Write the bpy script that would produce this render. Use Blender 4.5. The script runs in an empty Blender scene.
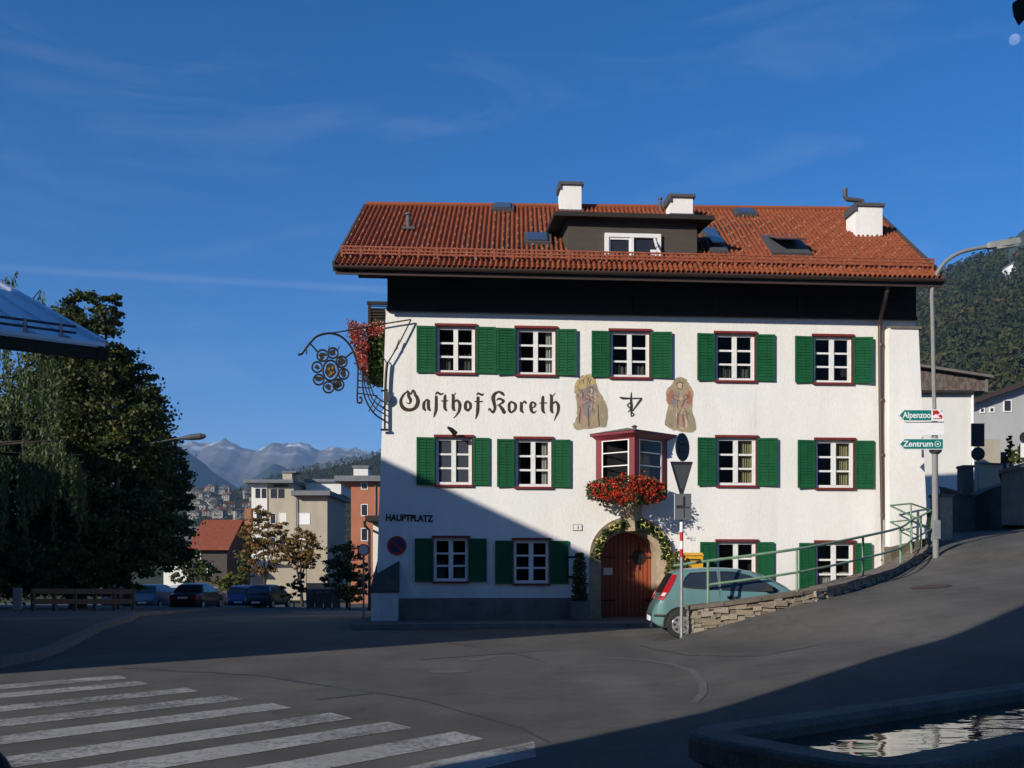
import bpy, math, random
import numpy as np
from mathutils import Vector, Matrix

SC = bpy.context.scene
COL = SC.collection
R = math.radians
random.seed(7)
RNG = np.random.default_rng(7)

# ------------------------------------------------------------------ camera, sky, sun, exposure
EYE, F, CX, HY = 1.55, 1000.0, 512.0, 567.0
cam_d = bpy.data.cameras.new("camera")
cam = bpy.data.objects.new("camera", cam_d)
COL.objects.link(cam)
cam.location = (0, 0, EYE)
cam.rotation_euler = (R(90), 0, 0)
cam_d.sensor_width = 36.0
cam_d.lens = 36.0 * F / 1024
cam_d.shift_y = (HY - 384) / 1024
cam_d.clip_start = 0.1
cam_d.clip_end = 20000
SC.camera = cam

HAZE = 0.00016
SUN_AZ, SUN_EL = 45.0, 21.0          # light travels towards +X +Y and down
world = bpy.data.worlds.new("World")
SC.world = world
world.use_nodes = True
nt = world.node_tree
bg = nt.nodes["Background"]
sky = nt.nodes.new("ShaderNodeTexSky")
sky.sky_type = 'NISHITA'
sky.sun_disc = False
sky.sun_elevation = R(SUN_EL)
sky.sun_rotation = R(180 + SUN_AZ)
sky.altitude = 600
sky.air_density = 1.0
sky.dust_density = 0.25
sky.ozone_density = 5.0
hsv = nt.nodes.new("ShaderNodeHueSaturation")
hsv.inputs['Saturation'].default_value = 1.26
hsv.inputs['Value'].default_value = 1.0
nt.links.new(sky.outputs[0], hsv.inputs['Color'])
# thin high cloud: stretched noise on the sky direction
tc = nt.nodes.new("ShaderNodeTexCoord")
mp = nt.nodes.new("ShaderNodeMapping")
mp.inputs['Scale'].default_value = (1.6, 1.6, 7.0)
mp.inputs['Rotation'].default_value = (R(8), R(-12), 0)
nt.links.new(tc.outputs['Generated'], mp.inputs['Vector'])
nz = nt.nodes.new("ShaderNodeTexNoise")
nz.inputs['Scale'].default_value = 2.6
nz.inputs['Detail'].default_value = 9
nz.inputs['Roughness'].default_value = 0.62
nz.inputs['Distortion'].default_value = 0.6
nt.links.new(mp.outputs[0], nz.inputs['Vector'])
rmp = nt.nodes.new("ShaderNodeValToRGB")
rmp.color_ramp.elements[0].position = 0.50
rmp.color_ramp.elements[0].color = (0, 0, 0, 1)
rmp.color_ramp.elements[1].position = 0.85
rmp.color_ramp.elements[1].color = (0.105, 0.105, 0.105, 1)
nt.links.new(nz.outputs['Fac'], rmp.inputs[0])
# old vapour trails: thin bands round tilted planes of direction
def trail(normal, off, width, amt):
    dp = nt.nodes.new("ShaderNodeVectorMath"); dp.operation = 'DOT_PRODUCT'
    nrm = nt.nodes.new("ShaderNodeVectorMath"); nrm.operation = 'NORMALIZE'
    nt.links.new(tc.outputs['Generated'], nrm.inputs[0])
    nt.links.new(nrm.outputs[0], dp.inputs[0])
    dp.inputs[1].default_value = Vector(normal).normalized()
    s = nt.nodes.new("ShaderNodeMath"); s.operation = 'SUBTRACT'; s.inputs[1].default_value = off
    nt.links.new(dp.outputs['Value'], s.inputs[0])
    a = nt.nodes.new("ShaderNodeMath"); a.operation = 'ABSOLUTE'
    nt.links.new(s.outputs[0], a.inputs[0])
    m = nt.nodes.new("ShaderNodeMapRange")
    m.interpolation_type = 'SMOOTHSTEP'
    m.inputs['From Min'].default_value = width; m.inputs['From Max'].default_value = 0
    m.inputs['To Min'].default_value = 0; m.inputs['To Max'].default_value = amt
    nt.links.new(a.outputs[0], m.inputs['Value'])
    mm = nt.nodes.new("ShaderNodeMath"); mm.operation = 'MULTIPLY'
    nt.links.new(m.outputs[0], mm.inputs[0]); nt.links.new(nz.outputs['Fac'], mm.inputs[1])
    return mm
def sky_dir(px, py):
    return Vector(((px - CX) / F, 1, (HY - py) / F)).normalized()
t1 = trail(sky_dir(0, 268).cross(sky_dir(385, 290)), 0.0, 0.0055, 0.13)
add = nt.nodes.new("ShaderNodeMath"); add.operation = 'ADD'; add.use_clamp = True
nt.links.new(rmp.outputs['Color'], add.inputs[0]); nt.links.new(t1.outputs[0], add.inputs[1])
mix = nt.nodes.new("ShaderNodeMixRGB")
mix.inputs['Color2'].default_value = (6.5, 7.0, 7.6, 1)
nt.links.new(add.outputs[0], mix.inputs['Fac'])
tint = nt.nodes.new("ShaderNodeMixRGB"); tint.blend_type = 'MULTIPLY'; tint.inputs['Fac'].default_value = 1.0
tint.inputs['Color2'].default_value = (1.12, 0.94, 1.07, 1)
nt.links.new(hsv.outputs[0], tint.inputs['Color1'])
nt.links.new(tint.outputs[0], mix.inputs['Color1'])
nt.links.new(mix.outputs[0], bg.inputs['Color'])
bg.inputs['Strength'].default_value = 0.094

sun_d = bpy.data.lights.new("sun", 'SUN')
sun_d.energy = 5.0
sun_d.angle = R(0.5)
sun_d.color = (1.0, 0.93, 0.82)
sun = bpy.data.objects.new("sun", sun_d)
COL.objects.link(sun)
sdir = Vector((math.sin(R(SUN_AZ)) * math.cos(R(SUN_EL)), math.cos(R(SUN_AZ)) * math.cos(R(SUN_EL)), -math.sin(R(SUN_EL))))
sun.rotation_euler = sdir.to_track_quat('-Z', 'Y').to_euler()
sun.location = (-30, -30, 40)
SC.view_settings.view_transform = 'Standard'
SC.view_settings.look = 'None'
SC.view_settings.gamma = 1
SC.view_settings.use_curve_mapping = False
SC.view_settings.exposure = 0.31
try:
    SC.cycles.max_bounces = 8
    SC.cycles.transparent_max_bounces = 12
    SC.cycles.volume_bounces = 0
    SC.cycles.use_denoising = True
except Exception:
    pass

# ------------------------------------------------------------------ helpers
def P(px, py, Y):
    """world point seen at pixel (px, py) at distance Y"""
    return Vector(((px - CX) / F * Y, Y, EYE + (HY - py) / F * Y))

TH = R(4.0)
OX, OY = -3.56, 27.2
def fac(px, py, o=0.0):
    """pixel -> facade coordinates (s along the front, z up) on the plane o metres in front of the front wall"""
    k = (px - CX) / F
    st, ct = math.sin(TH), math.cos(TH)
    Y = (o + OX * st - OY * ct) / (k * st - ct)
    s = (k * Y - OX) * ct + (Y - OY) * st
    return s, EYE + (HY - py) / F * Y
def fac_world(s, o, z):
    return Vector((OX + s * math.cos(TH) + o * math.sin(TH), OY + s * math.sin(TH) - o * math.cos(TH), z))

class MB:
    def __init__(self):
        self.v, self.f, self.m = [], [], []
    def face(self, pts, m=0):
        b = len(self.v)
        self.v += [tuple(p) for p in pts]
        self.f.append(tuple(range(b, b + len(pts)))); self.m.append(m)
    def add(self, vs, fs, m=0):
        b = len(self.v)
        self.v += [tuple(p) for p in vs]
        for f in fs:
            self.f.append(tuple(b + i for i in f)); self.m.append(m)
    def hexa(self, p, m=0):
        """8 corners: bottom 0-3 counter-clockwise, top 4-7"""
        self.add(p, [(3, 2, 1, 0), (4, 5, 6, 7), (0, 1, 5, 4), (1, 2, 6, 5), (2, 3, 7, 6), (3, 0, 4, 7)], m)
    def box(self, x0, x1, y0, y1, z0, z1, m=0):
        self.hexa([(x0, y0, z0), (x1, y0, z0), (x1, y1, z0), (x0, y1, z0),
                   (x0, y0, z1), (x1, y0, z1), (x1, y1, z1), (x0, y1, z1)], m)
    def bar(self, a, b, w, h=None, m=0, up=(0, 0, 1)):
        h = h or w
        a, b = Vector(a), Vector(b)
        d = (b - a).normalized()
        u = Vector(up)
        if abs(d.dot(u)) > 0.98: u = Vector((0, 1, 0))
        s = d.cross(u).normalized(); t = s.cross(d)
        q = lambda p: [p - s * w / 2 - t * h / 2, p + s * w / 2 - t * h / 2, p + s * w / 2 + t * h / 2, p - s * w / 2 + t * h / 2]
        A, B = q(a), q(b)
        self.add(A + B, [(0, 1, 2, 3), (7, 6, 5, 4), (0, 4, 5, 1), (1, 5, 6, 2), (2, 6, 7, 3), (3, 7, 4, 0)], m)
    def tube(self, pts, r, n=8, m=0, closed=False):
        pts = [Vector(p) for p in pts]
        rs = r if isinstance(r, (list, tuple)) else [r] * len(pts)
        rings = []
        prev = None
        N = len(pts)
        for i, p in enumerate(pts):
            if closed: d = pts[(i + 1) % N] - pts[i - 1]
            elif i == 0: d = pts[1] - p
            elif i == N - 1: d = p - pts[i - 1]
            else: d = pts[i + 1] - pts[i - 1]
            d.normalize()
            if prev is None:
                u = Vector((0, 0, 1)) if abs(d.z) < 0.9 else Vector((1, 0, 0))
                s = d.cross(u).normalized()
            else:
                s = (prev - d * prev.dot(d)).normalized()
            prev = s
            t = d.cross(s)
            rings.append([p + (s * math.cos(2 * math.pi * k / n) + t * math.sin(2 * math.pi * k / n)) * rs[i] for k in range(n)])
        b = len(self.v)
        for rg in rings: self.v += [tuple(q) for q in rg]
        M = N if closed else N - 1
        for i in range(M):
            j = (i + 1) % N
            for k in range(n):
                l = (k + 1) % n
                self.f.append((b + i * n + k, b + i * n + l, b + j * n + l, b + j * n + k)); self.m.append(m)
        if not closed:
            self.f.append(tuple(b + k for k in reversed(range(n)))); self.m.append(m)
            self.f.append(tuple(b + (N - 1) * n + k for k in range(n))); self.m.append(m)
    def lathe(self, prof, c=(0, 0, 0), n=20, m=0, axis='z'):
        """prof: list of (r, h)"""
        b = len(self.v)
        c = Vector(c)
        for r, h in prof:
            for k in range(n):
                a = 2 * math.pi * k / n
                x, y = r * math.cos(a), r * math.sin(a)
                q = Vector((x, y, h)) if axis == 'z' else (Vector((x, h, y)) if axis == 'y' else Vector((h, x, y)))
                self.v.append(tuple(c + q))
        for i in range(len(prof) - 1):
            for k in range(n):
                l = (k + 1) % n
                self.f.append((b + i * n + k, b + i * n + l, b + (i + 1) * n + l, b + (i + 1) * n + k)); self.m.append(m)
        self.f.append(tuple(b + k for k in reversed(range(n)))); self.m.append(m)
        self.f.append(tuple(b + (len(prof) - 1) * n + k for k in range(n))); self.m.append(m)
    def prism(self, poly, d, m=0):
        """polygon of 3d points extruded by vector d"""
        poly = [Vector(p) for p in poly]; d = Vector(d); n = len(poly)
        self.add(poly + [p + d for p in poly],
                 [tuple(reversed(range(n))), tuple(range(n, 2 * n))] + [(i, (i + 1) % n, n + (i + 1) % n, n + i) for i in range(n)], m)
    def build(self, name, mats, parent=None, loc=None, smooth=False, recalc=True):
        me = bpy.data.meshes.new(name)
        me.from_pydata(self.v, [], self.f)
        mats = mats if isinstance(mats, (list, tuple)) else [mats]
        for q in mats: me.materials.append(q)
        me.polygons.foreach_set('material_index', self.m)
        if recalc:
            import bmesh
            bm = bmesh.new(); bm.from_mesh(me)
            bmesh.ops.recalc_face_normals(bm, faces=bm.faces)
            bm.to_mesh(me); bm.free()
        if smooth:
            me.polygons.foreach_set('use_smooth', [True] * len(me.polygons))
        me.update()
        o = bpy.data.objects.new(name, me)
        COL.objects.link(o)
        if loc is not None: o.location = loc
        if parent is not None: o.parent = parent
        return o

def tag(o, label=None, cat=None, group=None, kind=None):
    if label: o['label'] = label
    if cat: o['category'] = cat
    if group: o['group'] = group
    if kind: o['kind'] = kind
    return o
def thing(name, label, cat, loc=(0, 0, 0), rz=0, group=None):
    o = bpy.data.objects.new(name, None)
    COL.objects.link(o)
    o.empty_display_size = 0.2
    o.location = loc; o.rotation_euler = (0, 0, rz)
    return tag(o, label, cat, group)
def copy_tree(o, parent=None):
    c = o.copy(); COL.objects.link(c); c.parent = parent
    for ch in list(o.children): copy_tree(ch, c)
    return c

def quad_cloud(name, cen, size, mat, parent=None, aspect=1.0, normals=None, droop=None, loc=None):
    """many small leaf faces as one mesh"""
    cen = np.asarray(cen, float); n = len(cen)
    size = np.broadcast_to(np.asarray(size, float), (n,))
    a = RNG.normal(size=(n, 3))
    if normals is not None: a = normals + 0.55 * a
    a /= np.linalg.norm(a, axis=1)[:, None]
    b = RNG.normal(size=(n, 3))
    if droop is not None: b = b * 0.35 + np.array([0, 0, -1.0]) * droop
    u = np.cross(a, b); u /= np.linalg.norm(u, axis=1)[:, None] + 1e-9
    w = np.cross(a, u)
    u *= size[:, None] / 2; w *= size[:, None] / 2 * aspect
    fold = a * (size[:, None] * 0.12)
    v = np.stack([cen - w, cen + u * 0.75 + fold, cen + w, cen - u * 0.75 + fold], 1).reshape(-1, 3)
    me = bpy.data.meshes.new(name)
    me.vertices.add(4 * n); me.vertices.foreach_set('co', v.ravel())
    me.loops.add(4 * n); me.loops.foreach_set('vertex_index', np.arange(4 * n))
    me.polygons.add(n); me.polygons.foreach_set('loop_start', np.arange(n) * 4)
    me.polygons.foreach_set('loop_total', np.full(n, 4))
    me.materials.append(mat)
    me.update(calc_edges=True)
    o = bpy.data.objects.new(name, me); COL.objects.link(o)
    if loc is not None: o.location = loc
    if parent is not None: o.parent = parent
    return o

# ------------------------------------------------------------------ materials
def mat(name, col, rough=0.8, col2=None, scale=3.0, detail=6, lo=0.35, hi=0.65, bump=0.0, bscale=40, bdist=0.02,
        metal=0.0, spec=0.4, coat=0.0, stretch=None, island=None, coords='Object', fine=0.0):
    m = bpy.data.materials.new(name); m.use_nodes = True
    t = m.node_tree; p = t.nodes['Principled BSDF']
    p.inputs['Roughness'].default_value = rough
    p.inputs['Metallic'].default_value = metal
    p.inputs['Specular IOR Level'].default_value = spec
    p.inputs['Coat Weight'].default_value = coat
    c4 = lambda c: (c[0], c[1], c[2], 1)
    p.inputs['Base Color'].default_value = c4(col)
    t_c = t.nodes.new('ShaderNodeTexCoord')
    mpn = t.nodes.new('ShaderNodeMapping')
    t.links.new(t_c.outputs[coords], mpn.inputs['Vector'])
    if stretch: mpn.inputs['Scale'].default_value = stretch
    out = None
    if col2 is not None:
        n = t.nodes.new('ShaderNodeTexNoise')
        n.inputs['Scale'].default_value = scale; n.inputs['Detail'].default_value = detail
        n.inputs['Roughness'].default_value = 0.65
        t.links.new(mpn.outputs[0], n.inputs['Vector'])
        r = t.nodes.new('ShaderNodeMapRange')
        r.inputs['From Min'].default_value = lo; r.inputs['From Max'].default_value = hi
        t.links.new(n.outputs['Fac'], r.inputs['Value'])
        x = t.nodes.new('ShaderNodeMixRGB')
        x.inputs['Color1'].default_value = c4(col); x.inputs['Color2'].default_value = c4(col2)
        t.links.new(r.outputs[0], x.inputs['Fac'])
        out = x.outputs[0]
    if island is not None:
        g = t.nodes.new('ShaderNodeNewGeometry')
        rp = t.nodes.new('ShaderNodeValToRGB')
        els = rp.color_ramp.elements
        for i, c in enumerate(island):
            pos = i / max(1, len(island) - 1)
            if i < 2: e = els[i]; e.position = pos
            else: e = els.new(pos)
            e.color = c4(c)
        t.links.new(g.outputs['Random Per Island'], rp.inputs[0])
        if out is None: out = rp.outputs[0]
        else:
            x2 = t.nodes.new('ShaderNodeMixRGB'); x2.inputs['Fac'].default_value = 0.65
            t.links.new(out, x2.inputs['Color1']); t.links.new(rp.outputs[0], x2.inputs['Color2'])
            out = x2.outputs[0]
    if fine:
        n2 = t.nodes.new('ShaderNodeTexNoise'); n2.inputs['Scale'].default_value = scale * 22; n2.inputs['Detail'].default_value = 3
        t.links.new(mpn.outputs[0], n2.inputs['Vector'])
        r2 = t.nodes.new('ShaderNodeMapRange')
        r2.inputs['From Min'].default_value = 0.3; r2.inputs['From Max'].default_value = 0.7
        r2.inputs['To Min'].default_value = 1 - fine; r2.inputs['To Max'].default_value = 1 + fine
        t.links.new(n2.outputs['Fac'], r2.inputs['Value'])
        mu = t.nodes.new('ShaderNodeVectorMath'); mu.operation = 'SCALE'
        if out is None:
            rgb = t.nodes.new('ShaderNodeRGB'); rgb.outputs[0].default_value = c4(col); out = rgb.outputs[0]
        t.links.new(out, mu.inputs[0]); t.links.new(r2.outputs[0], mu.inputs['Scale'])
        out = mu.outputs[0]
    if out is not None: t.links.new(out, p.inputs['Base Color'])
    if bump:
        nb = t.nodes.new('ShaderNodeTexNoise'); nb.inputs['Scale'].default_value = bscale; nb.inputs['Detail'].default_value = 4
        t.links.new(t_c.outputs[coords], nb.inputs['Vector'])
        bp = t.nodes.new('ShaderNodeBump'); bp.inputs['Strength'].default_value = bump; bp.inputs['Distance'].default_value = bdist
        t.links.new(nb.outputs['Fac'], bp.inputs['Height'])
        t.links.new(bp.outputs[0], p.inputs['Normal'])
    return m

def leaf_mat(name, cols, trans=0.25, rough=0.6):
    m = mat(name, cols[0], rough, island=cols, spec=0.3)
    t = m.node_tree; p = t.nodes['Principled BSDF']
    src = p.inputs['Base Color'].links[0].from_socket
    tr = t.nodes.new('ShaderNodeBsdfTranslucent')
    t.links.new(src, tr.inputs['Color'])
    mx = t.nodes.new('ShaderNodeMixShader'); mx.inputs[0].default_value = trans
    t.links.new(p.outputs[0], mx.inputs[1]); t.links.new(tr.outputs[0], mx.inputs[2])
    t.links.new(mx.outputs[0], t.nodes['Material Output'].inputs['Surface'])
    return m

def glass_mat(name, tint=(0.75, 0.8, 0.8), dark=0.0):
    m = bpy.data.materials.new(name); m.use_nodes = True
    t = m.node_tree; t.nodes.remove(t.nodes['Principled BSDF'])
    tr = t.nodes.new('ShaderNodeBsdfTransparent'); tr.inputs[0].default_value = (*[c * (1 - dark) for c in tint], 1)
    gl = t.nodes.new('ShaderNodeBsdfGlossy'); gl.inputs['Roughness'].default_value = 0.02
    nzz = t.nodes.new('ShaderNodeTexNoise'); nzz.inputs['Scale'].default_value = 2.5
    tcc = t.nodes.new('ShaderNodeTexCoord'); t.links.new(tcc.outputs['Object'], nzz.inputs['Vector'])
    bp = t.nodes.new('ShaderNodeBump'); bp.inputs['Strength'].default_value = 0.06; bp.inputs['Distance'].default_value = 0.05
    t.links.new(nzz.outputs['Fac'], bp.inputs['Height']); t.links.new(bp.outputs[0], gl.inputs['Normal'])
    fr = t.nodes.new('ShaderNodeLayerWeight'); fr.inputs[0].default_value = 0.07
    mx = t.nodes.new('ShaderNodeMixShader')
    t.links.new(fr.outputs['Facing'], mx.inputs[0]); t.links.new(tr.outputs[0], mx.inputs[1]); t.links.new(gl.outputs[0], mx.inputs[2])
    t.links.new(mx.outputs[0], t.nodes['Material Output'].inputs['Surface'])
    return m

M = {}
M['plaster'] = mat('white_plaster', (0.80, 0.775, 0.73), 0.92, (0.72, 0.69, 0.64), 0.8, 8, 0.42, 0.75, bump=0.35, bscale=15, bdist=0.02, stretch=(1, 1, 0.45), fine=0.04)
M['plinth'] = mat('grey_plinth', (0.125, 0.11, 0.095), 0.9, (0.17, 0.155, 0.135), 2.2, bump=0.4, bscale=18)
M['stone_tan'] = mat('tan_stone', (0.42, 0.33, 0.23), 0.9, (0.30, 0.23, 0.16), 5, bump=0.4, bscale=30)
M['timber'] = mat('black_timber', (0.028, 0.022, 0.018), 0.8, (0.016, 0.012, 0.010), 3, stretch=(1, 1, 14), bump=0.3, bscale=20)
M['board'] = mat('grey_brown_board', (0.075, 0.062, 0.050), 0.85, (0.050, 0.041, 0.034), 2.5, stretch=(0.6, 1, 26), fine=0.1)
M['tile'] = mat('clay_tile', (0.25, 0.066, 0.026), 0.78, (0.17, 0.045, 0.021), 0.9, island=[(0.20, 0.050, 0.021), (0.29, 0.078, 0.029), (0.25, 0.066, 0.026), (0.32, 0.095, 0.038), (0.23, 0.058, 0.024)], bump=0.2, bscale=30, spec=0.25)
M['tile_plain'] = mat('red_roof', (0.27, 0.075, 0.04), 0.85, (0.20, 0.055, 0.03), 3, spec=0.2)
M['gutter'] = mat('brown_gutter', (0.060, 0.040, 0.033), 0.45, (0.07, 0.045, 0.035), 6, metal=0.2)
M['snow_rail'] = mat('rust_red_rail', (0.36, 0.105, 0.045), 0.6, (0.20, 0.055, 0.03), 8)
M['stud'] = mat('zinc_stud', (0.36, 0.22, 0.15), 0.5, (0.30, 0.19, 0.13), 20)
M['lead'] = mat('dark_flashing', (0.06, 0.06, 0.065), 0.6, (0.09, 0.085, 0.08), 6)
M['green'] = mat('shutter_green', (0.011, 0.098, 0.036), 0.6, (0.008, 0.074, 0.028), 4, fine=0.10, spec=0.2)
M['greend'] = mat('shutter_slot', (0.010, 0.060, 0.026), 0.7, (0.008, 0.045, 0.02), 8)
M['red'] = mat('oxide_red', (0.20, 0.022, 0.022), 0.6, (0.15, 0.018, 0.018), 7)
M['bayred'] = mat('bay_red', (0.20, 0.016, 0.026), 0.5, (0.155, 0.013, 0.02), 6)
M['white'] = mat('white_paint', (0.80, 0.79, 0.76), 0.5, (0.70, 0.69, 0.66), 9, fine=0.03)
M['glass'] = glass_mat('window_glass', (0.62, 0.66, 0.66))
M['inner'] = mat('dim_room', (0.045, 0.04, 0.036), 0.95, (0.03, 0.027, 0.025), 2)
M['curtain'] = mat('curtain_cloth', (0.62, 0.60, 0.55), 0.9, (0.40, 0.38, 0.35), 3, stretch=(18, 18, 1))
M['ycurtain'] = mat('ochre_curtain', (0.50, 0.42, 0.22), 0.9, (0.34, 0.28, 0.14), 3, stretch=(18, 18, 1))
M['letter'] = mat('brown_paint', (0.045, 0.030, 0.020), 0.9, (0.075, 0.053, 0.038), 12, spec=0.15)
M['blackp'] = mat('black_paint', (0.02, 0.02, 0.02), 0.7, (0.035, 0.033, 0.03), 10)
M['iron'] = mat('wrought_iron', (0.014, 0.014, 0.016), 0.55, (0.024, 0.022, 0.02), 20, metal=0.3)
M['gold'] = mat('gilt', (0.42, 0.26, 0.06), 0.4, (0.25, 0.14, 0.03), 20, metal=0.6)
M['door'] = mat('red_brown_door', (0.34, 0.085, 0.034), 0.55, (0.25, 0.058, 0.025), 3, stretch=(22, 1, 1), fine=0.05)
M['paper'] = mat('paper', (0.75, 0.75, 0.73), 0.8, (0.66, 0.66, 0.65), 12)
M['leaf'] = leaf_mat('green_leaf', [(0.025, 0.055, 0.012), (0.045, 0.085, 0.018), (0.065, 0.10, 0.025)])
M['geranium'] = leaf_mat('geranium_red', [(0.50, 0.022, 0.010), (0.62, 0.05, 0.016), (0.36, 0.012, 0.008)], 0.15)
M['geranium_mixed'] = leaf_mat('red_and_white_petal', [(0.40, 0.016, 0.012), (0.46, 0.024, 0.016), (0.62, 0.50, 0.40), (0.34, 0.014, 0.012), (0.48, 0.04, 0.026), (0.42, 0.02, 0.014)], 0.15)
M['yellow_petal'] = leaf_mat('yellow_petal', [(0.62, 0.50, 0.10), (0.70, 0.62, 0.25)], 0.15)
M['linden'] = leaf_mat('linden_leaf', [(0.020, 0.036, 0.010), (0.036, 0.056, 0.013), (0.055, 0.074, 0.018), (0.085, 0.082, 0.023)], 0.25)
M['willow'] = leaf_mat('willow_leaf', [(0.065, 0.095, 0.035), (0.10, 0.135, 0.05), (0.14, 0.165, 0.07)], 0.3)
M['autumn'] = leaf_mat('autumn_leaf', [(0.22, 0.115, 0.028), (0.16, 0.11, 0.03), (0.27, 0.15, 0.04), (0.11, 0.095, 0.026)], 0.3)
M['bushy'] = leaf_mat('bush_leaf', [(0.022, 0.042, 0.010), (0.045, 0.070, 0.014), (0.08, 0.10, 0.02)], 0.2)
M['yellowgreen'] = leaf_mat('yellow_green_leaf', [(0.10, 0.12, 0.02), (0.16, 0.15, 0.03), (0.06, 0.09, 0.015)], 0.25)
M['bark'] = mat('bark', (0.060, 0.047, 0.036), 0.95, (0.035, 0.028, 0.022), 8, stretch=(3, 3, 0.6), bump=0.6, bscale=20)
M['forest'] = leaf_mat('forest_foliage', [(0.014, 0.026, 0.010), (0.022, 0.038, 0.012), (0.034, 0.045, 0.014), (0.050, 0.045, 0.016), (0.018, 0.032, 0.012)], 0.08, 0.9)
M['hillside'] = mat('hillside', (0.022, 0.033, 0.012), 1.0, (0.035, 0.036, 0.015), 0.02, spec=0.05)
M['grass'] = mat('grass_ground', (0.045, 0.062, 0.020), 1.0, (0.065, 0.058, 0.028), 0.4, spec=0.1, fine=0.25)
M['kerb'] = mat('granite_kerb', (0.19, 0.178, 0.16), 0.9, (0.135, 0.127, 0.115), 5, bump=0.3, bscale=40, fine=0.12)
M['paving'] = mat('grey_paving', (0.115, 0.105, 0.09), 0.95, (0.088, 0.08, 0.07), 1.4, bump=0.2, bscale=60, fine=0.15)
M['fountain'] = mat('weathered_trough_stone', (0.20, 0.175, 0.145), 0.9, (0.11, 0.096, 0.08), 3, bump=0.5, bscale=45, fine=0.15)
M['rubble'] = mat('rubble_stone', (0.27, 0.215, 0.15), 0.95, (0.17, 0.14, 0.10), 6, island=[(0.30, 0.24, 0.16), (0.15, 0.12, 0.085), (0.40, 0.34, 0.25), (0.22, 0.17, 0.115), (0.33, 0.29, 0.23), (0.20, 0.18, 0.16)], bump=0.5, bscale=25)
M['mortar'] = mat('mortar', (0.20, 0.165, 0.125), 1.0, (0.13, 0.105, 0.08), 9, bump=0.4, bscale=40)
M['coping'] = mat('dark_coping', (0.19, 0.155, 0.12), 0.95, (0.115, 0.095, 0.075), 4, bump=0.4, bscale=25)
M['railgreen'] = mat('pale_green_rail', (0.19, 0.31, 0.19), 0.5, (0.14, 0.22, 0.14), 10, fine=0.05)
M['galv'] = mat('galvanised_steel', (0.36, 0.37, 0.37), 0.5, (0.28, 0.285, 0.29), 8, metal=0.5)
M['lampgrey'] = mat('lamp_grey', (0.235, 0.235, 0.22), 0.55, (0.19, 0.19, 0.18), 8)
M['signback'] = mat('sign_back', (0.016, 0.016, 0.022), 0.6, (0.024, 0.022, 0.028), 5)
M['signback_grey'] = mat('sign_back_grey', (0.060, 0.063, 0.070), 0.6, (0.046, 0.049, 0.055), 5)
M['signred'] = mat('sign_red', (0.50, 0.02, 0.02), 0.5, (0.42, 0.018, 0.018), 9)
M['signgreen'] = mat('sign_green', (0.006, 0.185, 0.155), 0.4, (0.005, 0.155, 0.13), 5)
M['signwhite'] = mat('sign_white', (0.80, 0.80, 0.78), 0.45, (0.74, 0.74, 0.72), 7)
M['signblue'] = mat('sign_blue', (0.03, 0.035, 0.11), 0.5, (0.025, 0.03, 0.09), 7)
M['post_yellow'] = mat('letterbox_yellow', (0.75, 0.40, 0.015), 0.4, (0.65, 0.34, 0.012), 7)
M['terracotta'] = mat('terracotta', (0.34, 0.15, 0.08), 0.85, (0.24, 0.10, 0.055), 6)
M['carpaint'] = mat('aqua_car_paint', (0.155, 0.29, 0.285), 0.26, (0.148, 0.275, 0.27), 2, metal=0.3, coat=0.6, spec=0.5)
M['carglass'] = glass_mat('car_glass', (0.42, 0.50, 0.50))
M['rubber'] = mat('tyre_rubber', (0.018, 0.018, 0.018), 0.85, (0.03, 0.03, 0.03), 14)
M['cartrim'] = mat('black_car_trim', (0.02, 0.02, 0.022), 0.6, (0.03, 0.03, 0.03), 12)
M['rim'] = mat('silver_wheel', (0.55, 0.56, 0.58), 0.32, (0.45, 0.46, 0.48), 10, metal=0.7)
M['taillight'] = mat('red_lens', (0.42, 0.015, 0.02), 0.15, (0.34, 0.012, 0.016), 9, coat=0.6)
M['lens'] = mat('clear_lens', (0.65, 0.65, 0.62), 0.15, (0.55, 0.55, 0.52), 9, coat=0.6)

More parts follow.
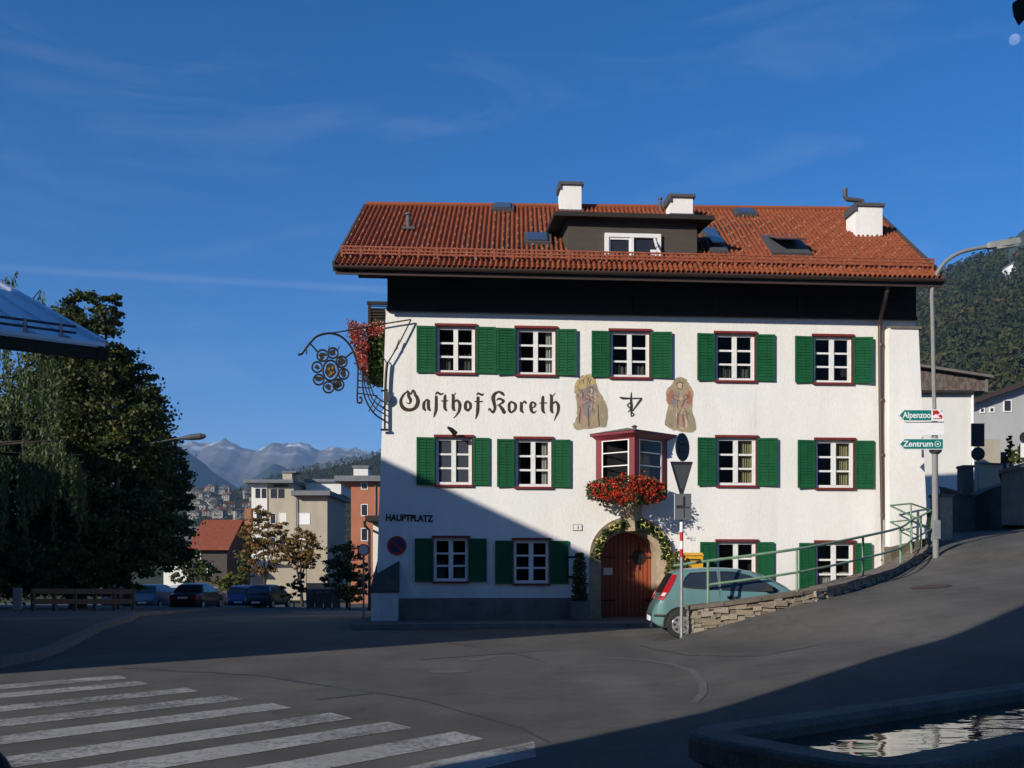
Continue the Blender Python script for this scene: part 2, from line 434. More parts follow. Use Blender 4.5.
def weather_plaster(m):
    t = m.node_tree; p = t.nodes['Principled BSDF']; src = p.inputs['Base Color'].links[0].from_socket
    tcn = t.nodes.new('ShaderNodeTexCoord'); sp = t.nodes.new('ShaderNodeSeparateXYZ'); t.links.new(tcn.outputs['Object'], sp.inputs[0])
    def noise(scale, st, det):
        mpn = t.nodes.new('ShaderNodeMapping'); mpn.inputs['Scale'].default_value = st; t.links.new(tcn.outputs['Object'], mpn.inputs['Vector'])
        n = t.nodes.new('ShaderNodeTexNoise'); n.inputs['Scale'].default_value = scale; n.inputs['Detail'].default_value = det; n.inputs['Roughness'].default_value = .6
        t.links.new(mpn.outputs[0], n.inputs['Vector']); return n.outputs['Fac']
    def rng(s, a, b, lo=0.0, hi=1.0):
        r = t.nodes.new('ShaderNodeMapRange'); r.inputs['From Min'].default_value = a; r.inputs['From Max'].default_value = b
        r.inputs['To Min'].default_value = lo; r.inputs['To Max'].default_value = hi; t.links.new(s, r.inputs['Value']); return r.outputs[0]
    def mul(a, b):
        q = t.nodes.new('ShaderNodeMath'); q.operation = 'MULTIPLY'; t.links.new(a, q.inputs[0]); t.links.new(b, q.inputs[1]); return q.outputs[0]
    streak = mul(rng(noise(2.6, (1.6, 1, .10), 6), .54, .72), rng(noise(.45, (1, 1, 1), 3), .42, .62))
    patch = rng(noise(.55, (1, 1, 1.4), 2), .56, .60)
    damp = mul(rng(noise(1.4, (1, 1, .5), 5), .30, .6), rng(sp.outputs['Z'], 1.7, .6))
    def mixc(c, f, col, amt):
        q = t.nodes.new('ShaderNodeMath'); q.operation = 'MULTIPLY'; q.inputs[1].default_value = amt; t.links.new(f, q.inputs[0])
        x = t.nodes.new('ShaderNodeMixRGB'); x.inputs['Color2'].default_value = (*col, 1); t.links.new(q.outputs[0], x.inputs['Fac']); t.links.new(c, x.inputs['Color1']); return x.outputs[0]
    c = mixc(src, patch, (.74, .74, .73), .5)
    c = mixc(c, streak, (.44, .41, .36), .30)
    c = mixc(c, damp, (.40, .37, .33), .45)
    t.links.new(c, p.inputs['Base Color'])
weather_plaster(M['plaster'])
def stand_tones(m, scale, cols):
    t = m.node_tree; p = t.nodes['Principled BSDF']; src = p.inputs['Base Color'].links[0].from_socket
    g = t.nodes.new('ShaderNodeNewGeometry'); n = t.nodes.new('ShaderNodeTexNoise'); n.inputs['Scale'].default_value = scale; n.inputs['Detail'].default_value = 3
    t.links.new(g.outputs['Position'], n.inputs['Vector'])
    r = t.nodes.new('ShaderNodeValToRGB'); r.color_ramp.elements[0].position = .36; r.color_ramp.elements[1].position = .64
    r.color_ramp.elements[0].color = (*cols[0], 1); r.color_ramp.elements[1].color = (*cols[1], 1)
    t.links.new(n.outputs['Fac'], r.inputs[0])
    x = t.nodes.new('ShaderNodeMixRGB'); x.blend_type = 'MULTIPLY'; x.inputs['Fac'].default_value = 1
    t.links.new(src, x.inputs['Color1']); t.links.new(r.outputs[0], x.inputs['Color2'])
    for l in list(t.links):
        if l.from_socket == src and l.to_node != x: 
            to = l.to_socket; t.links.remove(l); t.links.new(x.outputs[0], to)
stand_tones(M['forest'], .035, ((.62, .80, .72), (1.7, 1.35, .95)))
stand_tones(M['linden'], .6, ((.7, .85, .8), (1.5, 1.25, 1.0)))
M['mirror_glass'] = mat('sky_reflecting_pane', (0.05, 0.06, 0.075), 0.04, (0.06, 0.07, 0.085), 1.5, spec=1.0, bump=.04, bscale=2)
# ------------------------------------------------------------------ terrain, road
_wk = np.array([-40, -4.5, -1.6, 0.21, 1.28, 2.13, 3.17, 5.27, 7.44, 8.9, 10.3, 11.1, 12.2, 16, 24, 45, 120.])
_zk = np.array([0, 0, 0.025, 0.16, 0.46, 0.67, 0.855, 1.075, 1.28, 1.47, 1.72, 2.0, 2.2, 2.6, 3.2, 4.2, 6.0])
_ws = np.linspace(-40, 120, 1601)
_zs = np.convolve(np.pad(np.interp(_ws, _wk, _zk), 4, mode='edge'), np.ones(9) / 9, 'valid')
def sstep(a, b, x):
    t = np.clip((x - a) / (b - a), 0, 1)
    return t * t * (3 - 2 * t)
def gz(X, Y):
    """height of the road surface"""
    X = np.asarray(X, float); Y = np.asarray(Y, float)
    w = X - 3.3 + 0.4 * (Y - 21)
    k = sstep(20.0, 20.7, Y)
    far = np.interp(w, _ws, _zs) * sstep(2.3 + 1.15 * k, 3.7 - 0.05 * k, X)
    q = X - 1.83
    near = 0.123 * (q + np.sqrt(q * q + 0.5)) / 2 * sstep(5.0, 11.0, Y) * sstep(0.5, 2.0, X)
    b = sstep(12.5, 20.2, Y)
    up = near * (1 - b) + far * b
    yy = np.clip(Y - 22, 0, 200); down = -np.where(yy < 16, 0.00095 * yy * yy, 0.2432 + 0.0304 * (yy - 16)) * (1 - sstep(-3.0, 1.0, X))
    return up + down
def gzf(X, Y): return float(gz(X, Y))

def asphalt():
    m = mat('asphalt', (0.083, 0.077, 0.067), 0.93, (0.108, 0.101, 0.089), 0.22, 8, 0.4, 0.62, spec=0.25, coords='Object', bump=0.12, bscale=140, bdist=0.006)
    t = m.node_tree; p = t.nodes['Principled BSDF']
    src = p.inputs['Base Color'].links[0].from_socket
    tcn = t.nodes.new('ShaderNodeTexCoord')
    # worn wheel tracks, stretched along the street
    mp2 = t.nodes.new('ShaderNodeMapping'); mp2.inputs['Rotation'].default_value = (0, 0, R(-42)); mp2.inputs['Scale'].default_value = (0.9, 0.07, 1)
    t.links.new(tcn.outputs['Object'], mp2.inputs['Vector'])
    n = t.nodes.new('ShaderNodeTexNoise'); n.inputs['Scale'].default_value = 1.0; n.inputs['Detail'].default_value = 3
    t.links.new(mp2.outputs[0], n.inputs['Vector'])
    r = t.nodes.new('ShaderNodeMapRange'); r.inputs['From Min'].default_value = 0.35; r.inputs['From Max'].default_value = 0.65
    r.inputs['To Min'].default_value = 0.90; r.inputs['To Max'].default_value = 1.08
    t.links.new(n.outputs['Fac'], r.inputs['Value'])
    # grit of the surface and darker tyre-polished or re-laid areas
    gn = t.nodes.new('ShaderNodeTexNoise'); gn.inputs['Scale'].default_value = 60; gn.inputs['Detail'].default_value = 4; gn.inputs['Roughness'].default_value = .8
    t.links.new(tcn.outputs['Object'], gn.inputs['Vector'])
    gr = t.nodes.new('ShaderNodeMapRange'); gr.inputs['From Min'].default_value = .3; gr.inputs['From Max'].default_value = .7; gr.inputs['To Min'].default_value = .74; gr.inputs['To Max'].default_value = 1.26
    t.links.new(gn.outputs['Fac'], gr.inputs['Value'])
    ln = t.nodes.new('ShaderNodeTexNoise'); ln.inputs['Scale'].default_value = .85; ln.inputs['Detail'].default_value = 7; ln.inputs['Roughness'].default_value = .7
    t.links.new(tcn.outputs['Object'], ln.inputs['Vector'])
    lr = t.nodes.new('ShaderNodeMapRange'); lr.inputs['From Min'].default_value = .40; lr.inputs['From Max'].default_value = .60; lr.inputs['To Min'].default_value = .86; lr.inputs['To Max'].default_value = 1.10
    t.links.new(ln.outputs['Fac'], lr.inputs['Value'])
    gm = t.nodes.new('ShaderNodeMath'); gm.operation = 'MULTIPLY'; t.links.new(gr.outputs[0], gm.inputs[0]); t.links.new(lr.outputs[0], gm.inputs[1])
    # hairline cracks
    vo = t.nodes.new('ShaderNodeTexVoronoi'); vo.feature = 'DISTANCE_TO_EDGE'; vo.inputs['Scale'].default_value = 0.33
    nn = t.nodes.new('ShaderNodeTexNoise'); nn.inputs['Scale'].default_value = 1.6; nn.inputs['Detail'].default_value = 5
    t.links.new(tcn.outputs['Object'], nn.inputs['Vector'])
    ad = t.nodes.new('ShaderNodeMixRGB'); ad.blend_type = 'ADD'; ad.inputs['Fac'].default_value = 0.9
    t.links.new(tcn.outputs['Object'], ad.inputs['Color1']); t.links.new(nn.outputs['Color'], ad.inputs['Color2'])
    t.links.new(ad.outputs[0], vo.inputs['Vector'])
    r3 = t.nodes.new('ShaderNodeMapRange'); r3.inputs['From Min'].default_value = 0.0; r3.inputs['From Max'].default_value = 0.012
    r3.inputs['To Min'].default_value = 0.82; r3.inputs['To Max'].default_value = 1.0
    t.links.new(vo.outputs['Distance'], r3.inputs['Value'])
    mu = t.nodes.new('ShaderNodeMath'); mu.operation = 'MULTIPLY'
    t.links.new(r.outputs[0], mu.inputs[0]); t.links.new(r3.outputs[0], mu.inputs[1])
    sc = t.nodes.new('ShaderNodeVectorMath'); sc.operation = 'SCALE'
    gg = t.nodes.new('ShaderNodeMath'); gg.operation = 'MULTIPLY'; t.links.new(mu.outputs[0], gg.inputs[0]); t.links.new(gm.outputs[0], gg.inputs[1])
    t.links.new(src, sc.inputs[0]); t.links.new(gg.outputs[0], sc.inputs['Scale'])
    t.links.new(sc.outputs[0], p.inputs['Base Color'])
    return m
M['asphalt'] = asphalt()
def road_paint():
    """white paint worn through in specks"""
    m = mat('road_paint', (0.40, 0.385, 0.355), 0.85, (0.27, 0.26, 0.24), 1.2, spec=0.3, fine=0.12)
    t = m.node_tree; p = t.nodes['Principled BSDF']
    src = p.inputs['Base Color'].links[0].from_socket
    tcn = t.nodes.new('ShaderNodeTexCoord')
    def nz_(s, d=4):
        n = t.nodes.new('ShaderNodeTexNoise'); n.inputs['Scale'].default_value = s; n.inputs['Detail'].default_value = d; n.inputs['Roughness'].default_value = 0.7
        t.links.new(tcn.outputs['Object'], n.inputs['Vector']); return n
    a, b = nz_(0.55), nz_(14, 6)
    s = t.nodes.new('ShaderNodeMath'); s.operation = 'ADD'
    t.links.new(a.outputs['Fac'], s.inputs[0]); t.links.new(b.outputs['Fac'], s.inputs[1])
    r = t.nodes.new('ShaderNodeMapRange'); r.inputs['From Min'].default_value = 0.94; r.inputs['From Max'].default_value = 1.16
    r.inputs['To Max'].default_value = 0.92
    t.links.new(s.outputs[0], r.inputs['Value'])
    x = t.nodes.new('ShaderNodeMixRGB'); x.inputs['Color2'].default_value = (0.085, 0.083, 0.08, 1)
    t.links.new(r.outputs[0], x.inputs['Fac']); t.links.new(src, x.inputs['Color1'])
    t.links.new(x.outputs[0], p.inputs['Base Color'])
    return m
M['road_paint'] = road_paint()

def P2(px, py):
    """point of the level road seen at a pixel"""
    Y = EYE * F / (py - HY)
    return Vector(((px - CX) / F * Y, Y, 0.0))

# stone wall line: (pixel x, base y, top y, distance)
WALL = [(690, 634, 606, 20.6), (714, 628, 603.5, 20.6), (742, 619, 600, 20.6), (780, 609, 594.5, 20.7), (820, 600, 588, 21.0), (845, 593, 582, 21.7), (863, 588, 577, 22.6),
        (890, 578, 569, 24.6), (905, 570, 562, 26.0), (921, 561, 552, 27.1), (935, 550, 543, 27.7)]
WP = [P(x, b, Y) for x, b, t, Y in WALL]
WT = [P(x, t, Y) for x, b, t, Y in WALL]
def in_poly(x, y, poly):
    c = False; n = len(poly)
    for i in range(n):
        x1, y1 = poly[i]; x2, y2 = poly[(i + 1) % n]
        if (y1 > y) != (y2 > y) and x < (x2 - x1) * (y - y1) / (y2 - y1) + x1: c = not c
    return c
CUT = [(p.x - 0.05, p.y + 0.17) for p in WP] + [(11.9, 28.6), (11.0, 41.0), (3.4, 41.0), (3.4, 20.77)]
xs = np.concatenate([np.arange(-70, 2, 2.0), np.arange(2, 14, 0.16), np.arange(14, 72, 2.0)])
ys = np.concatenate([np.arange(-20, 20, 1.0), np.arange(20, 31, 0.16), np.arange(31, 110, 2.0)])
XX, YY = np.meshgrid(xs, ys)
ZZ = gz(XX, YY)
mb = MB()
mb.v = list(zip(XX.ravel().tolist(), YY.ravel().tolist(), ZZ.ravel().tolist()))
nx = len(xs)
for j in range(len(ys) - 1):
    for i in range(nx - 1):
        cx_, cy_ = (xs[i] + xs[i + 1]) / 2, (ys[j] + ys[j + 1]) / 2
        if 3 < cx_ < 13 and 20.5 < cy_ < 42 and in_poly(cx_, cy_, CUT): continue
        a = j * nx + i
        mb.f.append((a, a + 1, a + 1 + nx, a + nx)); mb.m.append(0)
road = tag(mb.build('road', M['asphalt'], recalc=False, smooth=True), kind='structure')

mb = MB(); mb.face([(2.8, 20.6, -0.012), (13.0, 20.6, -0.012), (13.0, 42, -0.012), (2.8, 42, -0.012)])
tag(mb.build('forecourt', M['asphalt'], recalc=False), kind='structure')

# ground sheet out to the horizon
mb = MB()
gxs = [-5000, -2500, -800, -300, -120, -70, 0, 70, 120, 300, 800, 2500, 5000]
gys = [-5000, -1500, -300, -60, -20, 60, 110, 150, 300, 800, 2500, 5000]
for j in range(len(gys) - 1):
    for i in range(len(gxs) - 1):
        q = [(gxs[i], gys[j]), (gxs[i + 1], gys[j]), (gxs[i + 1], gys[j + 1]), (gxs[i], gys[j + 1])]
        mb.face([(x, y, -0.35 if y < 60 else -2.4) for x, y in q])
tag(mb.build('ground', M['grass'], recalc=False), kind='structure')

# zebra crossing: nine worn stripes, one sheet of paint
dl = Vector((-0.665, -0.747, 0)); wd = Vector((0.747, -0.665, 0))
mb = MB()
ends = [(127, 676.5), (149, 682.5), (197, 689.2), (240, 697), (287, 705), (347, 715), (404, 724), (475, 734.5), (557, 744.5)]
lens = [9, 9, 9, 9, 9, 9, 9, 9, 5.6]
for k, ((px, py), L) in enumerate(zip(ends, lens)):
    a = P2(px, py)
    n = 14
    for side in range(1):
        prevq = None
        for i in range(n + 1):
            t = L * i / n
            j0, j1 = RNG.uniform(-0.015, 0.015, 2)
            if i == 0: t += 0.12
            q0 = a + dl * (t - (0.1 if i == 0 else 0)) + wd * (-0.24 + j0); q1 = a + dl * t + wd * (0.24 + j1)
            q0.z = q1.z = 0.004
            if prevq: mb.face([prevq[0], prevq[1], q1, q0])
            prevq = (q0, q1)
cross = mb.build('crosswalk', M['road_paint'], recalc=False); tag(cross, kind='structure')
# other faint paint: worn arc and dashes in the square
mb = MB()
arc = [(520, 655), (560, 655), (600, 657), (640, 662), (672, 669), (693, 678), (703, 690), (703, 700), (694, 708)]
for (a, b) in zip(arc, arc[1:]):
    p0, p1 = P2(*a), P2(*b); d = (p1 - p0).normalized(); s = Vector((-d.y, d.x, 0)) * 0.05
    q = [p0 - s, p1 - s, p1 + s, p0 + s]
    for v in q: v.z = gzf(v.x, v.y) + 0.005
    mb.face(q)
for a, b, w in [((430, 672), (466, 671), 0.22), ((470, 661), (492, 657), 0.12), ((548, 669), (570, 667), 0.04)]:
    p0, p1 = P2(*a), P2(*b); d = (p1 - p0).normalized(); s = Vector((-d.y, d.x, 0)) * w
    q = [p0 - s, p1 - s, p1 + s, p0 + s]
    for v in q: v.z = 0.005
    mb.face(q)
M['faint_paint'] = mat('faint_paint', (0.118, 0.112, 0.102), 0.93, (0.092, 0.087, 0.079), 2, fine=0.2)
mb.build('road_marking', M['faint_paint'], recalc=False)
tag(bpy.data.objects['road_marking'], kind='structure')
# asphalt repairs
M['patch'] = mat('asphalt_patch', (0.066, 0.062, 0.055), 0.95, (0.082, 0.077, 0.069), 2, fine=0.22)
mb = MB()
for poly in [[(560, 690), (640, 688), (652, 697), (566, 700)], [(395, 652), (520, 645), (560, 650), (420, 660)], [(300, 690), (352, 686), (372, 694), (318, 700)]]:
    mb.face([(lambda v: (v.x, v.y, gzf(v.x, v.y) + 0.006))(P2(*q)) for q in poly[:1] + poly[1:]])
tag(mb.build('road_patch', M['patch'], recalc=False), kind='structure')

M['tar'] = mat('tar_seam', (0.035, 0.035, 0.036), 0.6, (0.05, 0.05, 0.05), 4)
mb = MB()
for line in [[(120, 668), (260, 676), (420, 700), (520, 728), (600, 768)], [(640, 646), (690, 660), (760, 668), (830, 660)], [(430, 640), (520, 655), (610, 682), (660, 705)]]:
    pts = []
    for (a, b) in zip(line, line[1:]):
        for q in range(8): pts.append((a[0] + (b[0] - a[0]) * q / 8 + RNG.normal(0, .8), a[1] + (b[1] - a[1]) * q / 8 + RNG.normal(0, .25)))
    W_ = [P2(*q) for q in pts]
    for p0, p1 in zip(W_, W_[1:]):
        d = (p1 - p0).normalized(); s = Vector((-d.y, d.x, 0)) * RNG.uniform(.012, .03)
        q = [p0 - s, p1 - s, p1 + s, p0 + s]
        for v in q: v.z = gzf(v.x, v.y) + 0.007
        mb.face(q)
tag(mb.build('tar_seam', M['tar'], recalc=False), kind='structure')
# pavement along the front of the guesthouse, with its kerb
mb = MB()
kl = [(-0.6, 2.35), (2.5, 2.25), (5.0, 2.2), (7.0, 2.15), (7.6, 1.6), (7.7, 0.0)]
for (s0, o0), (s1, o1) in zip(kl, kl[1:]):
    a, b = fac_world(s0, o0, 0), fac_world(s1, o1, 0)
    n = Vector((-(b - a).y, (b - a).x, 0)).normalized() * 0.16
    mb.hexa([a, b, b + n, a + n, a + Vector((0, 0, .13)), b + Vector((0, 0, .13)), b + n + Vector((0, 0, .13)), a + n + Vector((0, 0, .13))], 1)
mb.face([tuple(fac_world(s, o - 0.1, 0.122)) for s, o in kl[:4]] + [tuple(fac_world(7.5, 1.5, .122)), tuple(fac_world(7.6, -0.3, 0.122)), tuple(fac_world(-0.6, -0.3, 0.122))], 0)
tag(mb.build('pavement', [M['paving'], M['kerb']]), kind='structure')

# pavement on the near left, curving back along the side street
mb = MB()
kp = [P2(-60, 684), P2(0, 668), P2(40, 660), P2(62, 652), P2(85, 640), P2(105, 629), P2(130, 620), P2(140, 612)]
kp = kp + [kp[-1] + Vector((-3, 30, 0))]
for a, b in zip(kp, kp[1:]):
    n = Vector((-(b - a).y, (b - a).x, 0)).normalized() * 0.2
    za, zb = gzf(a.x, a.y), gzf(b.x, b.y)
    a = Vector((a.x, a.y, za - .1)); b = Vector((b.x, b.y, zb - .1)); h = Vector((0, 0, .24))
    mb.hexa([a, b, b + n, a + n, a + h, b + h, b + n + h, a + n + h], 1)
top = [Vector((p.x, p.y, gzf(p.x, p.y) + 0.13)) for p in kp]
for a, b in zip(top, top[1:]):
    mb.face([(a.x - .1, a.y + .05, a.z), (b.x - .1, b.y + .05, b.z), (-45, b.y + 6, b.z), (-45, a.y + 6, a.z)], 0)
tag(mb.build('side_pavement', [M['paving'], M['kerb']]), kind='structure')

# ------------------------------------------------------------------ hills and mountains
def fbm(x, y, oct=5, seed=0):
    r = np.random.default_rng(seed); o = np.zeros_like(x); a = 1.0
    for k in range(oct):
        for _ in range(3):
            th = r.uniform(0, 6.28); ph = r.uniform(0, 6.28); f = 2.0 ** k * r.uniform(0.8, 1.3)
            o += a * np.sin((x * math.cos(th) + y * math.sin(th)) * f + ph + 1.3 * np.sin((x * math.sin(th) - y * math.cos(th)) * f * 0.6 + ph * 2))
        a *= 0.52
    return o / 3
def ridge(name, pts, Y, depth, base, mats, n=160, rows=40, rough=0.02, pw=1.2, wl=None, ridges=0.0, seed=1):
    px = np.linspace(pts[0][0], pts[-1][0], n); py = np.interp(px, [p[0] for p in pts], [p[1] for p in pts])
    t = np.linspace(0, 1, rows)
    T, PX = np.meshgrid(t, px, indexing='ij'); _, PY = np.meshgrid(t, py, indexing='ij')
    YY_ = Y - depth * (1 - T)
    XX_ = (PX - CX) / F * (Y - depth * (1 - T) * 0.55)
    top = EYE + (HY - PY) / F * Y
    wl = wl or depth / 2
    nse = fbm(XX_ / wl * 3, YY_ / wl * 3, 6, seed)
    rid = 1 - 2 * np.abs(fbm(XX_ / wl * 2.2, YY_ / wl * 0.5, 3, seed + 9))
    Z = base + (top - base) * T ** pw + (top - base) * T * (rough * nse * (1.02 - T) * 3 + ridges * rid * (1 - T))
    Z[-1] += (top[-1] - base) * rough * 0.30 * (fbm(px / 5.0, px * 0, 6, seed + 3) - 0.8 * np.abs(fbm(px / 11.0, px * 0, 4, seed + 5)))
    mb = MB()
    vs = np.stack([XX_, YY_, Z], -1)
    back = np.stack([XX_[-1] * 1.05, YY_[-1] + depth * 0.4, np.full(n, base)], -1)[None]
    vs = np.concatenate([vs, back], 0)
    mb.v = [tuple(q) for q in vs.reshape(-1, 3).tolist()]
    for j in range(rows):
        for i in range(n - 1):
            a = j * n + i
            mb.f.append((a, a + 1, a + 1 + n, a + n)); mb.m.append(0)
    o = mb.build(name, mats, recalc=False, smooth=True)
    tag(o, kind='structure')
    return vs

def rock_mat(name, snow_from, snow_to):
    m = mat(name, (0.13, 0.115, 0.10), 1.0, (0.075, 0.072, 0.055), 0.004, 10, spec=0.05, coords='Object')
    t = m.node_tree; p = t.nodes['Principled BSDF']
    src = p.inputs['Base Color'].links[0].from_socket
    g = t.nodes.new('ShaderNodeNewGeometry')
    sp = t.nodes.new('ShaderNodeSeparateXYZ'); t.links.new(g.outputs['Position'], sp.inputs[0])
    n = t.nodes.new('ShaderNodeTexNoise'); n.inputs['Scale'].default_value = 0.012; n.inputs['Detail'].default_value = 8
    n.inputs['Roughness'].default_value = 0.75
    t.links.new(g.outputs['Position'], n.inputs['Vector'])
    def rng(src_, a, b):
        r = t.nodes.new('ShaderNodeMapRange'); r.inputs['From Min'].default_value = a; r.inputs['From Max'].default_value = b
        t.links.new(src_, r.inputs['Value']); return r
    h = rng(sp.outputs['Z'], snow_from, snow_to)
    k = rng(n.outputs['Fac'], 0.50, 0.60)
    mu = t.nodes.new('ShaderNodeMath'); mu.operation = 'MULTIPLY'
    t.links.new(h.outputs[0], mu.inputs[0]); t.links.new(k.outputs[0], mu.inputs[1])
    x = t.nodes.new('ShaderNodeMixRGB'); x.inputs['Color2'].default_value = (0.75, 0.76, 0.78, 1)
    t.links.new(mu.outputs[0], x.inputs['Fac']); t.links.new(src, x.inputs['Color1'])
    # wooded lower slopes
    w = rng(sp.outputs['Z'], snow_from * 0.55, snow_from * 0.85)
    y = t.nodes.new('ShaderNodeMixRGB'); y.inputs['Color1'].default_value = (0.030, 0.040, 0.022, 1)
    t.links.new(w.outputs[0], y.inputs['Fac']); t.links.new(x.outputs[0], y.inputs['Color2'])
    t.links.new(y.outputs[0], p.inputs['Base Color'])
    return m
M['rock'] = rock_mat('mountain_rock', 370, 450)
M['rock_right'] = rock_mat('near_mountain_rock', 900, 1000)
ridge('snowy_mountains', [(-300, 430), (60, 436), (150, 452), (184, 444), (192, 440), (205, 444), (223, 439.5), (236, 442.5), (244, 447), (256, 449), (266, 445), (274, 441.5),
                      (288, 444), (301, 441), (312, 446), (320, 450.5), (336, 446), (350, 448.5), (365, 450.5), (420, 455), (600, 470)],
      3600, 1500, -20, M['rock'], n=520, rows=110, rough=0.10, pw=1.3, ridges=0.34, wl=620, seed=4)
ridge('blue_ridge', [(-400, 380), (40, 412), (120, 428), (165, 440), (185, 449), (203, 462), (221, 478), (238, 488), (262, 500), (300, 520)],
      2300, 900, -20, M['hillside'], n=120, rows=30, rough=0.03, ridges=0.08, seed=8)
ridge('cross_ridge', [(225, 500), (242, 486), (258, 474), (274, 462), (290, 470), (306, 474), (330, 480), (420, 490)],
      2600, 800, -20, M['hillside'], n=80, rows=30, rough=0.03, ridges=0.08, seed=12)
VH = [(60, 500), (150, 496), (185, 494), (215, 492), (232, 491), (245, 488), (262, 486), (280, 480), (296, 474), (324, 468), (344, 465), (364, 460), (381, 454), (420, 447), (520, 443), (640, 457)]
vv = ridge('wooded_hill', VH, 760, 420, -10, M['hillside'], n=150, rows=40, rough=0.01, pw=1.0, seed=15)
ridge('grey_mountain', [(860, 330), (920, 290), (945, 276), (965, 266), (987, 254), (1000, 243), (1010, 236), (1024, 228), (1060, 214), (1100, 210), (1200, 230)],
      1300, 620, 0, M['rock_right'], n=120, rows=40, rough=0.03, ridges=0.10, seed=21)
fv = ridge('forest_hill', [(560, 560), (700, 470), (800, 390), (880, 318), (915, 298), (950, 283), (972, 273), (992, 269), (1009, 270), (1024, 264), (1080, 248), (1200, 235), (1400, 225)],
           560, 440, 4, M['hillside'], n=120, rows=40, rough=0.02, pw=0.95, seed=25)

r_forest = random.Random(9)
def forest(name, vs, n, hmin, hmax, sel, quads=46, seed=3):
    """trees spread over a slope: each a loose cone or round clump of foliage faces"""
    r = np.random.default_rng(seed)
    rows, cols, _ = vs.shape
    rows -= 1
    cen, siz = [], []
    k = 0
    while k < n:
        i = r.uniform(0, rows - 1.001); j = r.uniform(0, cols - 1.001)
        a, b = int(i), int(j)
        p = vs[a, b] * (1 - (i - a)) * (1 - (j - b)) + vs[a + 1, b] * (i - a) * (1 - (j - b)) + vs[a, b + 1] * (1 - (i - a)) * (j - b) + vs[a + 1, b + 1] * (i - a) * (j - b)
        px = CX + p[0] / p[1] * F
        if not sel(px, p): continue
        k += 1
        h = r.uniform(hmin, hmax); rad = h * r.uniform(0.22, 0.36)
        con = r.random() < 0.5
        t = r.random(quads) ** 0.8
        ang = r.uniform(0, 6.28, quads)
        prof = (1 - t) * 1.0 + 0.08 if con else np.sqrt(np.clip(1 - (2 * t - 1.0) ** 2, 0.05, 1))
        rr = rad * prof * np.sqrt(r.uniform(0.35, 1, quads))
        cen.append(np.stack([p[0] + rr * np.cos(ang), p[1] + rr * np.sin(ang), p[2] + h * (0.1 + 0.9 * t)], 1))
        siz.append(np.full(quads, rad * 0.46) * r.uniform(0.7, 1.3, quads))
    o = quad_cloud(name, np.concatenate(cen), np.concatenate(siz), M['forest'])
    tag(o, kind='stuff')
    return o
tag(forest('hillside_forest', fv, 5200, 6, 12, lambda px, p: px > 850 and p[1] > 165 and px < 1180 and not (1004 < px < 1015 and p[1] > 436), 56),
    'dark mixed forest covering the steep hillside behind the roofs', 'forest')
tag(forest('valley_forest', vv, 2600, 3.5, 7, lambda px, p: 175 < px < 420 and (px > 262 or r_forest.random() < .22), 26, seed=5),
    'distant dark wood on the low hill behind the flats', 'forest')

# tiny houses on the far valley slope
def slope_house(px, py, w, Y=None, red=False, yaw=0.0):
    # stand it on the hill at this pixel
    best, bp = 1e9, None
    rows = vv.shape[0] - 1
    flat = vv[:rows].reshape(-1, 3)
    ppx = CX + flat[:, 0] / flat[:, 1] * F; ppy = HY - (flat[:, 2] - EYE) / flat[:, 1] * F
    i = int(np.argmin((ppx - px) ** 2 + (ppy - py) ** 2))
    p = flat[i]
    x = (px - CX) / F * p[1]
    mb = MB()
    h = w * 0.55; d = w * 0.8
    mb.box(-w / 2, w / 2, -d / 2, d / 2, -4, h, 0)
    e = w * 0.08
    mb.prism([(-w / 2 - e, -d / 2 - e, h), (w / 2 + e, -d / 2 - e, h), (0, -d / 2 - e, h + w * 0.26)], (0, d + 2 * e, 0), 1)
    for zz in (0.25, 0.65):
        for xx in (-0.28, 0.0, 0.28):
            mb.box(xx * w - w * .06, xx * w + w * .06, -d / 2 - 0.05, -d / 2 + .2, h * zz, h * (zz + .2), 2)
    o = mb.build('valley_house', [M['old_render'], M['tile_plain'] if red else M['old_roof'], M['darkwin']], loc=(x, p[1], p[2]))
    o.rotation_euler.z = yaw
    return o
M['cream'] = mat('cream_render', (0.50, 0.45, 0.36), 0.9, (0.42, 0.375, 0.30), 1.0, stretch=(1, 1, .5), fine=0.05)
M['slate'] = mat('grey_sheet_roof', (0.17, 0.175, 0.185), 0.7, (0.12, 0.125, 0.13), 2)
M['darkwin'] = mat('dark_pane', (0.02, 0.022, 0.026), 0.15, (0.03, 0.032, 0.036), 3)
M['old_render'] = mat('old_render', (0.34, 0.31, 0.26), 0.9, (0.24, 0.22, 0.19), .2, stretch=(1, 1, .5), fine=0.05)
M['old_roof'] = mat('brown_grey_roof', (0.10, 0.085, 0.075), 0.8, (0.075, 0.065, 0.058), 2)
r_ = random.Random(4)
for i in range(58):
    px = r_.uniform(192, 262); py = r_.uniform(489, 520)
    if px > 245: py = max(py, 494)
    o = slope_house(px, py, r_.uniform(3.6, 7.5), red=r_.random() < 0.3, yaw=r_.uniform(-0.5, 0.5))
    tag(o, 'small pale house among the trees of the far valley town', 'house', 'small houses of the far valley town')
# ------------------------------------------------------------------ the guesthouse
GH = thing('guesthouse', 'white guesthouse with green shutters, red tiled roof and blackletter name on its front', 'building', (OX, OY, 0), TH)
SW = 15.0                       # length of the front
WTOP = fac(650, 314)[1]
DEPTH = 11.6
def gh(mb, name, mats, parent=None, **k):
    return mb.build(name, mats, parent or GH, **k)
def batter(z): return -0.16 + 0.034 * z

